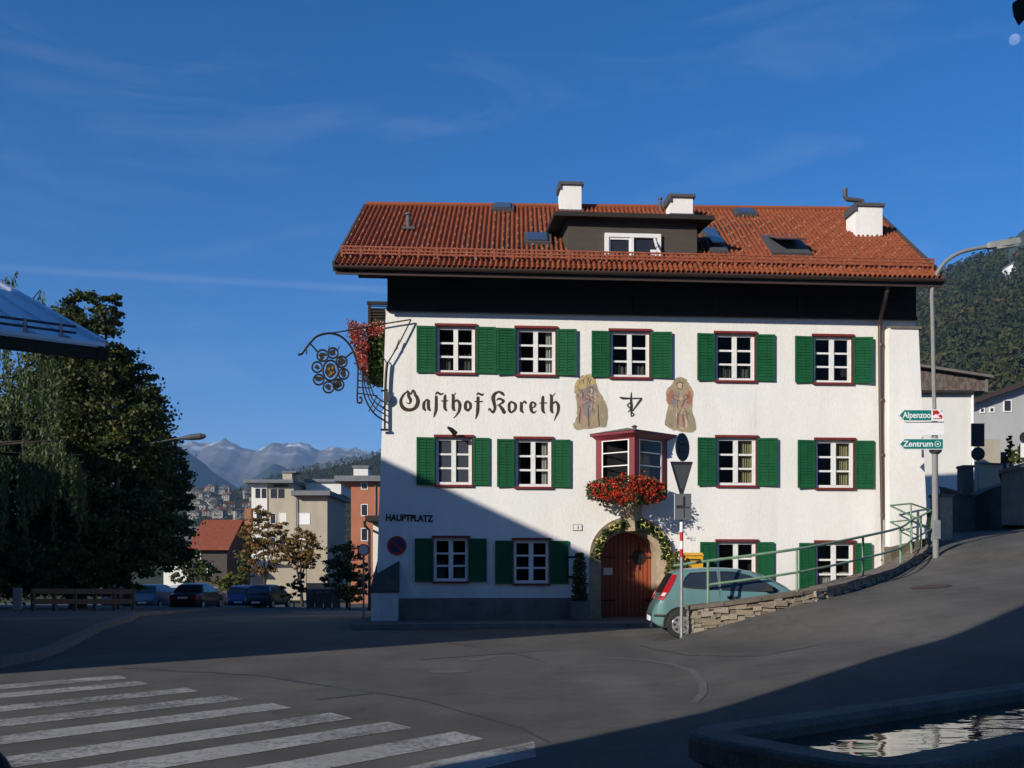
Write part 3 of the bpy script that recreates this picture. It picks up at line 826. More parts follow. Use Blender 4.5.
# --- windows: pixel boxes of (outer shutter left, frame left, frame right, shutter right outer, top, bottom)
WIN = [ # L0, F0, F1, R1, top, bottom
    (416.5, 436.5, 475.0, 496.0, 326.0, 373.0, 'n'), (496.2, 516.2, 555.5, 576.5, 328.3, 375.0, 'c'), (591.3, 610.2, 649.5, 671.5, 331.0, 377.5, 'n'),
    (696.6, 715.4, 754.8, 774.5, 333.5, 380.8, 'n'), (794.2, 813.4, 851.8, 872.0, 336.3, 383.0, 'n'),
    (416.4, 435.6, 471.8, 489.6, 437.0, 485.0, 'b'), (496.8, 515.2, 551.4, 570.2, 438.8, 487.0, 'c'),
    (697.0, 716.6, 756.0, 777.0, 437.3, 485.6, 'y'), (796.5, 815.6, 853.5, 873.6, 439.8, 488.0, 'y'),
    (414.8, 433.5, 468.3, 486.8, 537.8, 581.5, 'n'), (495.0, 513.5, 549.0, 568.3, 540.0, 583.5, 'n'),
    (699.2, 716.8, 756.0, 773.3, 541.3, 590.0, 'd'), (798.0, 815.5, 853.5, 870.6, 542.3, 592.0, 'd')]
WINB = []
for (l0, f0, f1, r1, t, b, kind) in WIN:
    cz = (t + b) / 2
    s0, _ = fac(f0, cz); s1, _ = fac(f1, cz); _, zt = fac((f0 + f1) / 2, t); _, zb = fac((f0 + f1) / 2, b)
    a0, _ = fac(l0, cz); b1, _ = fac(r1, cz)
    WINB.append((s0, s1, zb, zt, a0, b1, kind))
# arched doorway (stone surround opening)
DS0, _ = fac(589.5, 570); DS1, _ = fac(672.5, 570)
_, DZT = fac(631, 516.5)
DC = (DS0 + DS1) / 2; DR = (DS1 - DS0) / 2
DZS = DZT - DR * 0.93                    # spring line
holes = [(s0, s1, zb, zt) for (s0, s1, zb, zt, *_r) in WINB] + [(DS0, DS1, -0.05, DZT)]

xs_ = sorted(set([0.0, SW] + [h[i] for h in holes for i in (0, 1)]))
zs_ = sorted(set([-0.3, WTOP] + [h[i] for h in holes for i in (2, 3)]))
mb = MB()
def bx(x, z): return x + (batter(z) if x == 0.0 else 0)
for i in range(len(xs_) - 1):
    for j in range(len(zs_) - 1):
        cx_, cz_ = (xs_[i] + xs_[i + 1]) / 2, (zs_[j] + zs_[j + 1]) / 2
        if any(h[0] < cx_ < h[1] and h[2] < cz_ < h[3] for h in holes): continue
        z0, z1 = zs_[j], zs_[j + 1]
        mb.face([(bx(xs_[i], z0), 0, z0), (bx(xs_[i + 1], z0), 0, z0), (bx(xs_[i + 1], z1), 0, z1), (bx(xs_[i], z1), 0, z1)])
RV = 0.30
for (s0, s1, z0, z1) in holes[:-1]:      # reveals
    mb.face([(s0, 0, z0), (s0, 0, z1), (s0, RV, z1), (s0, RV, z0)]); mb.face([(s1, 0, z0), (s1, RV, z0), (s1, RV, z1), (s1, 0, z1)])
    mb.face([(s0, 0, z1), (s1, 0, z1), (s1, RV, z1), (s0, RV, z1)]); mb.face([(s0, 0, z0), (s0, RV, z0), (s1, RV, z0), (s1, 0, z0)])
# spandrels between the arch and its box
N = 24
arcp = [(DC - DR * math.cos(math.pi * k / N), DZS + DR * 0.93 * math.sin(math.pi * k / N)) for k in range(N + 1)]
for k in range(N):
    (x0, z0), (x1, z1) = arcp[k], arcp[k + 1]
    mb.face([(x0, 0, z0), (x1, 0, z1), (x1, 0, DZT), (x0, 0, DZT)])
# side and rear walls, gables up to the roof
GZ = WTOP + 2.9
mb.face([(batter(-.3), 0, -0.3), (batter(-.3), DEPTH, -0.3), (batter(WTOP), DEPTH, WTOP), (batter(WTOP), 0, WTOP)])
mb.face([(SW, 0, -0.3), (SW, DEPTH, -0.3), (SW, DEPTH, WTOP), (SW, 0, WTOP)])
mb.face([(0, DEPTH, -0.3), (SW, DEPTH, -0.3), (SW, DEPTH, WTOP), (0, DEPTH, WTOP)])
mb.face([(0.1, 0, WTOP), (SW, 0, WTOP), (SW, DEPTH, WTOP), (0.1, DEPTH, WTOP)])
gh(mb, 'wall', M['plaster'], recalc=False)
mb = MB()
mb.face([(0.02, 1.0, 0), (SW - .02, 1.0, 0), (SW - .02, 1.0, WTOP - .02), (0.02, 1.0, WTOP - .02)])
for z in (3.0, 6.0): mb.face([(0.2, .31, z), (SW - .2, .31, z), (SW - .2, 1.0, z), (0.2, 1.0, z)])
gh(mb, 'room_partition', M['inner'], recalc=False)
# plinth
_, PZ = fac(490, 598)
mb = MB(); mb.box(-0.12, DS0 - 0.04, -0.055, -0.002, -0.2, PZ)
gh(mb, 'plinth', M['plinth'])

M['lace'] = mat('grey_lace', (0.16, 0.155, 0.145), 0.95, (0.09, 0.088, 0.08), 30)
# --- windows with frames, panes, sills, lintels and shutters
def build_window(i, s0, s1, z0, z1, a0, b1, kind):
    w = s1 - s0
    fr = MB(); y0, y1 = 0.07, 0.14
    ft = 0.085
    fr.box(s0 + .003, s0 + ft, y0, y1, z0 + .003, z1 - .003); fr.box(s1 - ft, s1 - .003, y0, y1, z0 + .003, z1 - .003)
    fr.box(s0 + ft, s1 - ft, y0, y1, z1 - ft, z1 - .003); fr.box(s0 + ft, s1 - ft, y0, y1, z0 + .003, z0 + ft)
    c = (s0 + s1) / 2
    fr.box(c - 0.062, c + 0.062, y0 - 0.012, y1, z0 + ft, z1 - ft)
    rows = 3
    for k in range(1, rows):
        zz = z0 + ft + (z1 - z0 - 2 * ft) * k / rows
        fr.box(s0 + ft, c - .062, y0 + .015, y1 - .01, zz - 0.026, zz + 0.026); fr.box(c + .062, s1 - ft, y0 + .015, y1 - .01, zz - 0.026, zz + 0.026)
    wn = gh(fr, 'window', M['white'])
    g = MB(); g.face([(s0 + ft, y0 + .04, z0 + ft), (s1 - ft, y0 + .04, z0 + ft), (s1 - ft, y0 + .04, z1 - ft), (s0 + ft, y0 + .04, z1 - ft)])
    gh(g, 'pane', M['mirror_glass'] if kind == 'b' else M['glass'], wn, recalc=False)
    l = MB(); l.box(s0 - 0.05, s1 + 0.055, -0.055, 0.06, z1 - 0.005, z1 + 0.058); gh(l, 'lintel', M['red'] , wn)
    l = MB(); l.box(s0 - 0.03, s1 + 0.03, -0.075, 0.068, z0 - 0.052, z0 + 0.004); gh(l, 'sill', M['red'], wn)
    # red side strips of the surround
    for xa, xb in ((s0 - .012, s0 + .004), (s1 - .004, s1 + .012)):
        l = MB(); l.box(xa, xb, -0.02, 0.05, z0 + .004, z1 - .005); gh(l, 'side_trim', M['red'], wn)
    for (x0, x1, hinge) in ((a0, s0 - .025, 1), (s1 + .025, b1, -1)):
        sh = MB(); yb, yf = -0.052, -0.018
        zz0, zz1 = z0 - 0.01, z1 - 0.02
        st = 0.062
        sh.box(x0, x0 + st, yb, yf, zz0, zz1); sh.box(x1 - st, x1, yb, yf, zz0, zz1)
        m_ = (x0 + x1) / 2
        sh.box(m_ - .018, m_ + .018, yb + .004, yf, zz0 + st, zz1 - st)
        sh.box(x0 + st, x1 - st, yb, yf, zz0, zz0 + st); sh.box(x0 + st, x1 - st, yb, yf, zz1 - st, zz1)
        n = 15
        for q in range(n):      # louvre slats
            za = zz0 + st + (zz1 - zz0 - 2 * st) * q / n; zc = za + (zz1 - zz0 - 2 * st) / n
            for (xa, xb) in ((x0 + st, m_ - .018), (m_ + .018, x1 - st)):
                sh.hexa([(xa, yb + .004, za), (xb, yb + .004, za), (xb, yb + .012, za), (xa, yb + .012, za),
                         (xa, yf - .012, zc), (xb, yf - .012, zc), (xb, yf - .004, zc), (xa, yf - .004, zc)], 0)
        # leaf leans a little off the wall, no two alike
        o = gh(sh, 'shutter', M['green'], wn)
        ang = RNG.uniform(0.01, 0.11) * hinge
        hx = x1 if hinge == 1 else x0
        o.matrix_local = Matrix.Translation((hx, -0.0, 0)) @ Matrix.Rotation(ang, 4, 'Z') @ Matrix.Translation((-hx, 0, 0))
    if kind == 'n' and i in (0, 2, 3, 9):     # short lace behind the lower panes
        cu = MB(); xa, xb = s0 + ft, s1 - ft; n = 40; zt_ = z0 + (z1 - z0) * RNG.uniform(.22, .5)
        pts = [(xa + (xb - xa) * q / n, .22 + .02 * math.sin(q * 1.3)) for q in range(n + 1)]
        for k_, (p, q) in enumerate(zip(pts, pts[1:])):
            if abs(k_ - n / 2) < RNG.uniform(2, 9): continue
            cu.face([(p[0], p[1], z0 + .03), (q[0], q[1], z0 + .03), (q[0], q[1], zt_ + .05 * math.sin(k_ * .9)), (p[0], p[1], zt_ + .05 * math.sin(k_ * .9 - .9))])
        gh(cu, 'curtain', M['lace'], wn, recalc=False)
    if kind in 'cydb':
        cu = MB()
        spans = [(c + .08 + RNG.uniform(-.03, .12), s1 - ft + .02)] if kind in 'yb' else [(s0 + ft + .02, s0 + ft + RNG.uniform(.05, .14)), (s1 - ft - RNG.uniform(.14, .30), s1 - ft)] if kind == 'c' else [(s0 + ft, s1 - ft)]
        ztop = z1 - .05 if kind != 'd' else z0 + (z1 - z0) * .40
        for (xa, xb) in spans:
            n = max(6, int((xb - xa) / .02)); pts = []
            for q in range(n + 1):
                x = xa + (xb - xa) * q / n
                pts.append((x, 0.21 + 0.022 * math.sin(q * 1.9) + .008 * math.sin(q * .7)))
            for (p, q) in zip(pts, pts[1:]):
                cu.face([(p[0], p[1], z0 + .03), (q[0], q[1], z0 + .03), (q[0], q[1], ztop), (p[0], p[1], ztop)])
        gh(cu, 'curtain', M['ycurtain'] if kind == 'y' else M['curtain'], wn, recalc=False)
for i, w in enumerate(WINB): build_window(i, *w)

# --- doorway: stone arch, door, threshold
RI = DR * 0.70
DCI, _ = fac(629.5, 560); ZCI = DZS - 0.02; RIX = (fac(657, 560)[0] - fac(601.5, 560)[0]) / 2; RIZ = fac(630, 532)[1] - ZCI
mb = MB(); ND = 28
def arch_pts(cx_, rx, zc, rz, z0):
    return [(cx_ - rx, z0)] + [(cx_ - rx * math.cos(math.pi * k / ND), zc + rz * math.sin(math.pi * k / ND)) for k in range(ND + 1)] + [(cx_ + rx, z0)]
Ao = arch_pts(DC, DR, DZS, DR * 0.93, 0.1); Ai = arch_pts(DCI, RIX, ZCI, RIZ, 0.1)
DD = 0.86
for k in range(len(Ao) - 1):
    a, b, c, d = Ao[k], Ao[k + 1], Ai[k + 1], Ai[k]
    mb.face([(a[0], -0.03, a[1]), (b[0], -0.03, b[1]), (c[0], 0.10, c[1]), (d[0], 0.10, d[1])])
    mb.face([(d[0], 0.10, d[1]), (c[0], 0.10, c[1]), (c[0], DD, c[1]), (d[0], DD, d[1])])
    mb.face([(a[0], -0.03, a[1]), (a[0], 0.02, a[1]), (b[0], 0.02, b[1]), (b[0], -0.03, b[1])])
gh(mb, 'stone_arch', M['stone_tan'], recalc=False)
mb = MB()
door_poly = arch_pts(DCI, RIX + .03, ZCI, RIZ + .03, 0.12)
xs2 = [p[0] for p in door_poly]
mb.face([(x, DD - .06, z) for x, z in door_poly])
dr = gh(mb, 'door', M['door'], recalc=False)
mb = MB()
def arch_z(x): 
    t = max(-1, min(1, (x - DCI) / (RIX + .03))); return ZCI + (RIZ + .03) * math.sqrt(max(0, 1 - t * t))
for k in range(13):
    x = DCI - RIX + 2 * RIX * (k + .5) / 13
    w = RIX * 2 / 13 - .03
    mb.box(x - w / 2, x + w / 2, DD - .085, DD - .062, 0.13, arch_z(x) - .05)
gh(mb, 'plank', M['door'], dr)
mb = MB(); sx, sz = fac(644.5, 557)
ring = [(sx + .24 * math.cos(a), DD - .10, sz + .26 * math.sin(a)) for a in np.linspace(0, 2 * math.pi, 20, endpoint=False)]
mb.prism([(sx + .19 * math.cos(a), DD - .088, sz + .21 * math.sin(a)) for a in np.linspace(0, 2 * math.pi, 20, endpoint=False)], (0, -.02, 0))
mb.box(sx - .02, sx + .02, DD - .122, DD - .10, sz - .36, sz + .36); mb.box(sx - .34, sx + .34, DD - .121, DD - .101, sz - .02, sz + .02)
gh(mb, 'grille_ring', M['iron'], dr)
for zz in (sz, 0.6):
    for xa, xb in ((DCI - RIX + .05, DCI - RIX * .3), (DCI + RIX * .35 + .3, DCI + RIX - .02)):
        mb = MB(); mb.box(xa, xb, DD - .10, DD - .087, zz - .02, zz + .02); gh(mb, 'hinge', M['iron'], dr)
mb = MB(); a, z = fac(612.5, 571.5); mb.box(a - .13, a + .13, DD - .10, DD - .088, z - .10, z + .10)
gh(mb, 'door_notice', M['paper'], dr)
mb = MB(); mb.box(DCI - RIX - .1, DCI + RIX + .1, -.12, DD, 0.0, 0.135); gh(mb, 'threshold', M['kerb'])

# --- the bay window (prow-shaped) on its corbel
AO = 0.80                                   # how far the prow stands out
bl, _ = fac(596, 460); br, _ = fac(667, 460)
ba, _ = fac(634.5, 460, AO)
_, bz1 = fac(634.5, 437, AO); _, bz0 = fac(634.5, 494, AO)
def prow(l, a, r, o, y=0.0): return [Vector((l, -y, 0)), Vector((a, -o, 0)), Vector((r, -y, 0))]
bay = MB()
Lp, Ap, Rp = prow(bl, ba, br, AO)
def wallpt(A, B, t, z, out=0.0):
    p = A.lerp(B, t); d = (B - A).normalized(); n = Vector((d.y, -d.x, 0))
    return Vector((p.x, p.y, z)) + n * out
def wbox(mb, A, B, t0, t1, z0, z1, o0, o1, m=0):
    q = lambda z: [wallpt(A, B, t0, z, o1), wallpt(A, B, t1, z, o1), wallpt(A, B, t1, z, o0), wallpt(A, B, t0, z, o0)]
    mb.hexa(q(z0) + q(z1), m)
for (A, B) in ((Lp, Ap), (Ap, Rp)):
    wbox(bay, A, B, 0.0, 0.14, bz0, bz1, -0.06, 0.0); wbox(bay, A, B, 0.86, 1.0, bz0, bz1, -0.06, 0.0)
    wbox(bay, A, B, 0.14, 0.86, bz0, bz0 + .30, -0.055, -0.005); wbox(bay, A, B, 0.14, 0.86, bz1 - .03, bz1, -0.055, -0.005)
bay.face([(bl, 0, bz0), (ba, -AO, bz0), (br, 0, bz0)])
bo = gh(bay, 'bay_window', M['bayred'])
cl, cz0 = fac(589.8, 437.5, .0); cr, _ = fac(676.3, 440, .0); ca, cz1 = fac(634.5, 428.5, AO + .2)
mb = MB()
mb.hexa([(bl, 0, bz1), (ba, -AO, bz1), (br, 0, bz1), (ba, 0.0, bz1), (cl + .05, 0, cz1 - .1), (ca, -AO - .18, cz1 - .1), (cr - .05, 0, cz1 - .1), (ca, 0, cz1 - .1)])
mb.hexa([(cl, 0, cz1 - .1), (ca, -AO - .22, cz1 - .1), (cr, 0, cz1 - .1), (ca, 0, cz1 - .1), (cl, 0, cz1 - .03), (ca, -AO - .22, cz1 - .03), (cr, 0, cz1 - .03), (ca, 0, cz1 - .03)])
gh(mb, 'cornice', M['bayred'], bo)
mb = MB()
ap = [Vector((cl - .03, 0, cz1 - .028)), Vector((ca, -AO - .26, cz1 - .028)), Vector((cr + .03, 0, cz1 - .028))]
tp = Vector((ca, 0, cz1 + .16))
mb.face([ap[0], ap[1], tp]); mb.face([ap[1], ap[2], tp]); mb.face(ap)
mb.lathe([(.07, -.02), (.05, .05), (.09, .08), (.03, .12)], (ca, -AO - .2, cz1 - .03), 10)
gh(mb, 'bay_roof', M['lead'], bo)
for (A, B) in ((Lp, Ap), (Ap, Rp)):
    mb = MB(); za, zb = bz0 + .30, bz1 - .03
    wbox(mb, A, B, .145, .175, za, zb, -.04, -.01); wbox(mb, A, B, .825, .855, za, zb, -.04, -.01)
    for zz in (za, za + (zb - za) * .40, za + (zb - za) * .70, zb - .025): wbox(mb, A, B, .175, .825, zz, zz + .026, -.04, -.012)
    gh(mb, 'sash', M['white'], bo)
    g = MB(); g.face([wallpt(A, B, .175, za, -.028), wallpt(A, B, .825, za, -.028), wallpt(A, B, .825, zb, -.028), wallpt(A, B, .175, zb, -.028)])
    gh(g, 'pane', M['glass'], bo, recalc=False)
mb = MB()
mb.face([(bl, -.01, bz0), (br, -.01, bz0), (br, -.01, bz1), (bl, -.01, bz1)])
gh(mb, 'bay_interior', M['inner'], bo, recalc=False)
# corbel below the bay
mb = MB()
kx0, kz0 = fac(624.5, 531, .18); kx1, _ = fac(642, 531, .18); ka, _ = fac(635.5, 531, .30)
jl, jz = fac(624, 497, .3); jr, _ = fac(645, 497, .3)
mb.add([(kx0, 0, kz0), (ka, -.26, kz0), (kx1, 0, kz0), (jl, 0, jz), (ba, -.55, jz), (jr, 0, jz), (bl + .2, 0, bz0), (ba, -AO + .1, bz0), (br - .2, 0, bz0)],
       [(0, 1, 2), (0, 1, 4, 3), (1, 2, 5, 4), (3, 4, 7, 6), (4, 5, 8, 7)])
gh(mb, 'corbel', M['stone_tan'])

# --- lettering painted on the wall (broad-nib strokes)
def stroke_text(name, strokes, sx_, sy_, ox, oy, material, o=0.006, taper=1.0):
    mb = MB()
    for k, st in enumerate(strokes):
        pts = []
        for (x, y, w) in st: pts.append((Vector(fac(ox + x / sx_, oy + y / sy_)), w / sx_ * 0.0275 / 2 * 1.28))
        # smooth
        sm = []
        n = len(pts)
        for i in range(n - 1):
            p0 = pts[max(0, i - 1)][0]; p1 = pts[i][0]; p2 = pts[i + 1][0]; p3 = pts[min(n - 1, i + 2)][0]
            for q in range(5):
                t = q / 5
                v = 0.5 * ((2 * p1) + (p2 - p0) * t + (2 * p0 - 5 * p1 + 4 * p2 - p3) * t * t + (3 * p1 - p0 - 3 * p2 + p3) * t ** 3)
                sm.append((v, pts[i][1] * (1 - t) + pts[i + 1][1] * t))
        sm.append(pts[-1])
        y = -o - 0.0004 * k
        prev = None
        for i in range(len(sm)):
            d = (sm[min(i + 1, len(sm) - 1)][0] - sm[max(0, i - 1)][0])
            if d.length < 1e-6: continue
            d.normalize(); nn = Vector((-d.y, d.x)) * sm[i][1]
            q = [(sm[i][0].x - nn.x, y, sm[i][0].y - nn.y), (sm[i][0].x + nn.x, y, sm[i][0].y + nn.y)]
            if prev: mb.face([prev[0], q[0], q[1], prev[1]])
            prev = q
    return gh(mb, name, material, recalc=False)
Z1 = [
 [(205,128,8),(165,155,16),(132,205,22),(122,250,28),(138,300,34),(175,332,34),(225,340,28),(275,325,28),(306,288,34),(318,240,34),(305,195,30),(280,165,24)],
 [(236,168,10),(262,118,18),(285,160,26)], [(195,118,12),(212,150,28),(210,180,26),(232,225,28),(228,258,16),(205,268,8),(183,250,5)],
 [(385,255,10),(420,222,14),(446,238,10)], [(398,238,14),(384,270,26),(384,322,26),(408,348,14)], [(436,226,26),(438,322,28),(464,348,10)],
 [(525,178,24),(524,320,28),(510,385,20),(495,428,4)], [(512,168,5),(538,143,20),(575,162,18),(608,148,5)],
 [(630,165,10),(624,200,26),(622,315,28),(648,350,10)], [(580,238,10),(658,236,10)],
 [(704,158,10),(718,195,26),(718,322,28),(744,345,8)], [(746,146,5),(718,190,8)], [(722,255,10),(762,230,18),(792,272,28),(786,345,22),(760,392,12),(722,434,3)],
 [(888,234,10),(860,262,24),(858,322,28),(884,352,14)], [(882,240,14),(910,268,24),(912,315,22),(880,354,12)],
 [(1000,188,24),(996,335,28),(986,400,18),(970,442,4)], [(982,168,6),(1004,152,18),(1042,168,18),(1066,156,5)], [(960,244,10),(1052,244,10)]]
Z2 = [
 [(275,132,12),(228,155,26),(206,200,36),(216,260,30),(226,318,26),(206,368,20),(184,352,18),(164,326,16),(152,352,4)], [(240,140,10),(272,134,18),(308,152,28),(332,178,14)],
 [(244,232,8),(276,212,20),(324,240,26),(286,274,12),(248,288,6)], [(272,282,18),(312,332,34),(330,372,26),(348,350,5)],
 [(418,240,10),(388,275,24),(390,345,26),(412,372,14)], [(412,246,14),(456,275,26),(455,332,22),(410,374,12)],
 [(512,250,8),(526,275,26),(526,345,28),(552,372,10)], [(530,272,6),(562,244,18),(582,268,16)],
 [(650,244,10),(632,285,26),(640,345,28),(666,372,16),(698,350,5)], [(645,248,12),(682,268,22),(680,298,14),(645,322,5)],
 [(775,178,8),(770,210,26),(770,342,28),(796,378,8)], [(732,262,10),(818,260,10)],
 [(852,160,8),(868,200,26),(868,345,28),(892,372,8)], [(912,148,4),(870,196,8)], [(878,272,8),(918,248,18),(946,292,28),(942,360,22),(916,420,12),(898,464,3)]]
stroke_text('painted_lettering', Z1, 11.377, 11.377, 390, 380, M['letter'])
bpy.data.objects['painted_lettering']['label'] = 'brown blackletter words Gasthof'
o = stroke_text('painted_lettering', Z2, 11.377, 11.377, 475, 380, M['letter'])
o['label'] = 'brown blackletter word Koreth'
ZM = [[(468,165,3),(466,200,9),(468,240,12),(466,292,3)], [(408,190,4),(425,196,10),(470,197,6),(522,196,5)], [(520,198,10),(500,225,8),(472,264,4)], [(466,215,3),(448,232,6),(462,250,5),(450,268,3)], [(472,270,4),(480,280,7),(470,290,3)]]
stroke_text('house_mark', ZM, 5.12, 5.12, 540, 360, M['blackp'])

def font_mesh(body, height, extrude=0.004, bold=0.0, xscale=1.0, align='LEFT'):
    cu = bpy.data.curves.new('text', 'FONT')
    cu.body = body; cu.size = height / 0.70; cu.extrude = extrude; cu.offset = bold
    cu.align_x = align; cu.space_character = 1.0
    ob = bpy.data.objects.new('text', cu)
    COL.objects.link(ob)
    bpy.context.view_layer.update()
    dg = bpy.context.evaluated_depsgraph_get()
    me = bpy.data.meshes.new_from_object(ob.evaluated_get(dg))
    bpy.data.objects.remove(ob)
    for v in me.vertices: v.co.x *= xscale
    return me
def text_obj(name, me, material, parent, loc, rot=(R(90), 0, 0), fit=None):
    if fit:
        xs3 = [v.co.x for v in me.vertices]; k = fit / (max(xs3) - min(xs3)); x0 = min(xs3)
        for v in me.vertices: v.co.x = (v.co.x - x0) * k
    me.materials.clear(); me.materials.append(material)
    o = bpy.data.objects.new(name, me); COL.objects.link(o)
    o.parent = parent; o.location = loc; o.rotation_euler = rot
    return o
hx0, hz = fac(385.8, 520.4); hx1, hz1 = fac(433.2, 521.6)
ht = text_obj('street_lettering', font_mesh('HAUPTPLATZ', 0.17, 0.006, 0.010), M['blackp'], GH, (hx0, -0.012, hz), (R(90), 0, 0), fit=hx1 - hx0)
ht.rotation_euler = (R(90), math.atan2(hz - hz1, hx1 - hx0), 0)

# --- two fresco figures: ochre and rose washes with their own outlines
def fresco(name, Zs, ox, oy, sc, label):
    base = None
    mb = MB()
    for k, (poly, mi) in enumerate(Zs):
        y = -0.004 - 0.0005 * k
        pts = [fac(ox + x / sc, oy + yy / sc) for x, yy in poly]
        # soften the outline
        for _ in range(2):
            q = []
            for a, b in zip(pts, pts[1:] + pts[:1]):
                q += [(a[0] * .75 + b[0] * .25, a[1] * .75 + b[1] * .25), (a[0] * .25 + b[0] * .75, a[1] * .25 + b[1] * .75)]
            pts = q
        if k == 0: pts = [(s + RNG.normal(0, .012), z + RNG.normal(0, .012)) for s, z in pts]; outline = pts
        else: pts = [(s + RNG.normal(0, .008), z + RNG.normal(0, .008)) for s, z in pts]
        mb.face([(s, y, z) for s, z in pts], mi)
    # folds of drapery: short curved strokes
    ss = [q[0] for q in outline]; zz_ = [q[1] for q in outline]
    n_ = 0
    while n_ < 26:
        s, z = RNG.uniform(min(ss), max(ss)), RNG.uniform(min(zz_), max(zz_))
        L_ = RNG.uniform(.08, .34); lean = RNG.normal(0, .35); wv = RNG.uniform(.007, .018); cv = RNG.normal(0, .05)
        pts = [(s + lean * L_ * t + cv * math.sin(t * 3.1), z - L_ * t, wv * math.sin(.35 + t * 2.5)) for t in np.linspace(0, 1, 6)]
        if not all(in_poly(a + d, b, outline) for a, b, w in pts for d in (-.05, .05)): continue
        y = -0.0095 - 0.00004 * n_; n_ += 1
        mi = int(RNG.choice([7, 7, 3, 4, 6, 7]))
        for (a, b, w), (c, d, e) in zip(pts, pts[1:]): mb.face([(a - w, y, b), (a + w, y, b), (c + e, y, d), (c - e, y, d)], mi)
    o = gh(mb, name, FM, recalc=False); o['label'] = label
    return o
def fm(n, a, b):
    return mat(n, a, 0.95, tuple(c * .78 for c in b), 4, 10, 0.40, 0.72, stretch=(1.8, 1, 0.9), fine=0.22)
FM = [fm('fresco_ochre', (0.40, 0.32, 0.20), (0.33, 0.26, 0.17)), fm('fresco_gold', (0.50, 0.38, 0.17), (0.40, 0.29, 0.13)), fm('fresco_rose', (0.42, 0.25, 0.19), (0.36, 0.24, 0.19)),
      fm('fresco_grey', (0.24, 0.21, 0.22), (0.32, 0.27, 0.25)), fm('fresco_flesh', (0.58, 0.42, 0.30), (0.50, 0.36, 0.26)), fm('fresco_red', (0.38, 0.15, 0.10), (0.42, 0.22, 0.15)),
      fm('fresco_olive', (0.30, 0.26, 0.16), (0.36, 0.31, 0.21)), fm('fresco_shade', (0.16, 0.115, 0.085), (0.22, 0.16, 0.12))]
F1 = [([(240,90),(290,110),(318,150),(330,230),(380,330),(430,400),(440,480),(435,640),(240,650),(170,660),(110,670),(80,630),(110,560),(130,460),(110,350),(90,230),(125,140),(170,110)], 0),
      ([(240,92),(288,112),(316,150),(318,200),(250,205),(180,240),(100,245),(92,215),(125,145)], 1),
      ([(250,210),(315,205),(330,300),(300,400),(280,500),(270,560),(190,520),(190,400),(170,300),(200,250)], 3),
      ([(150,270),(190,260),(205,400),(190,520),(160,620),(130,600),(150,460),(130,360)], 2),
      ([(300,260),(330,300),(320,380),(250,360),(255,345),(300,350)], 4), ([(240,280),(270,275),(280,320),(245,335)], 4),
      ([(350,330),(425,410),(432,640),(360,640)], 6), ([(280,390),(345,400),(350,640),(262,640)], 0), ([(200,370),(250,380),(245,470),(205,490)], 3)]
F1 += [([(238,235),(262,222),(290,232),(296,270),(280,300),(252,298),(236,268)], 7), ([(243,250),(264,240),(284,250),(286,278),(268,298),(250,290)], 4),
       ([(205,300),(250,312),(300,335),(318,362),(300,380),(240,360),(198,345)], 7), ([(212,308),(250,322),(296,345),(306,362),(292,370),(240,348),(206,336)], 2),
       ([(292,352),(318,356),(326,378),(304,388)], 4), ([(228,400),(240,400),(252,640),(236,640)], 7), ([(330,400),(340,400),(356,636),(344,638)], 7), ([(150,420),(160,420),(148,610),(136,600)], 7)]
F2 = [([(220,125),(300,130),(330,170),(365,220),(395,300),(390,400),(375,470),(415,570),(428,680),(330,700),(200,660),(95,640),(115,480),(140,420),(110,360),(110,260),(180,180)], 0),
      ([(220,125),(300,130),(325,170),(300,200),(265,175),(215,200),(185,185)], 6), ([(228,190),(275,190),(280,235),(250,255),(228,235)], 4),
      ([(120,280),(190,240),(190,330),(160,420),(120,370)], 5), ([(330,240),(380,300),(385,380),(340,420),(335,330)], 5),
      ([(190,280),(260,260),(240,360),(200,440),(170,420)], 3), ([(270,290),(330,280),(340,400),(330,480),(260,420),(230,460),(250,360)], 2),
      ([(210,470),(260,420),(320,490),(340,660),(220,650)], 4), ([(120,480),(185,500),(200,640),(105,630)], 6), ([(345,430),(385,480),(415,600),(420,670),(350,670)], 6), ([(230,500),(300,500),(320,640),(240,640)], 2)]
F2 += [([(222,180),(250,168),(282,180),(288,222),(268,250),(238,250),(222,222)], 7), ([(230,192),(252,182),(275,192),(278,222),(262,244),(242,242),(230,222)], 4),
       ([(180,300),(240,330),(262,352),(240,372),(190,350),(172,325)], 7), ([(335,300),(285,330),(262,352),(280,374),(330,352),(345,325)], 7), ([(186,308),(238,336),(250,352),(238,362),(194,342)], 2), ([(330,308),(288,336),(274,352),(284,364),(326,344)], 2),
       ([(246,335),(264,318),(282,335),(276,366),(254,366)], 4), ([(228,470),(238,470),(236,650),(224,650)], 7), ([(280,470),(290,470),(304,655),(292,655)], 7)]
fresco('wall_painting', F1, 565, 365, 10.24, 'ochre wall painting of a robed figure with a grey mantle')
fresco('wall_painting', F2, 655, 365, 10.24, 'rose wall painting of a winged figure with folded hands')

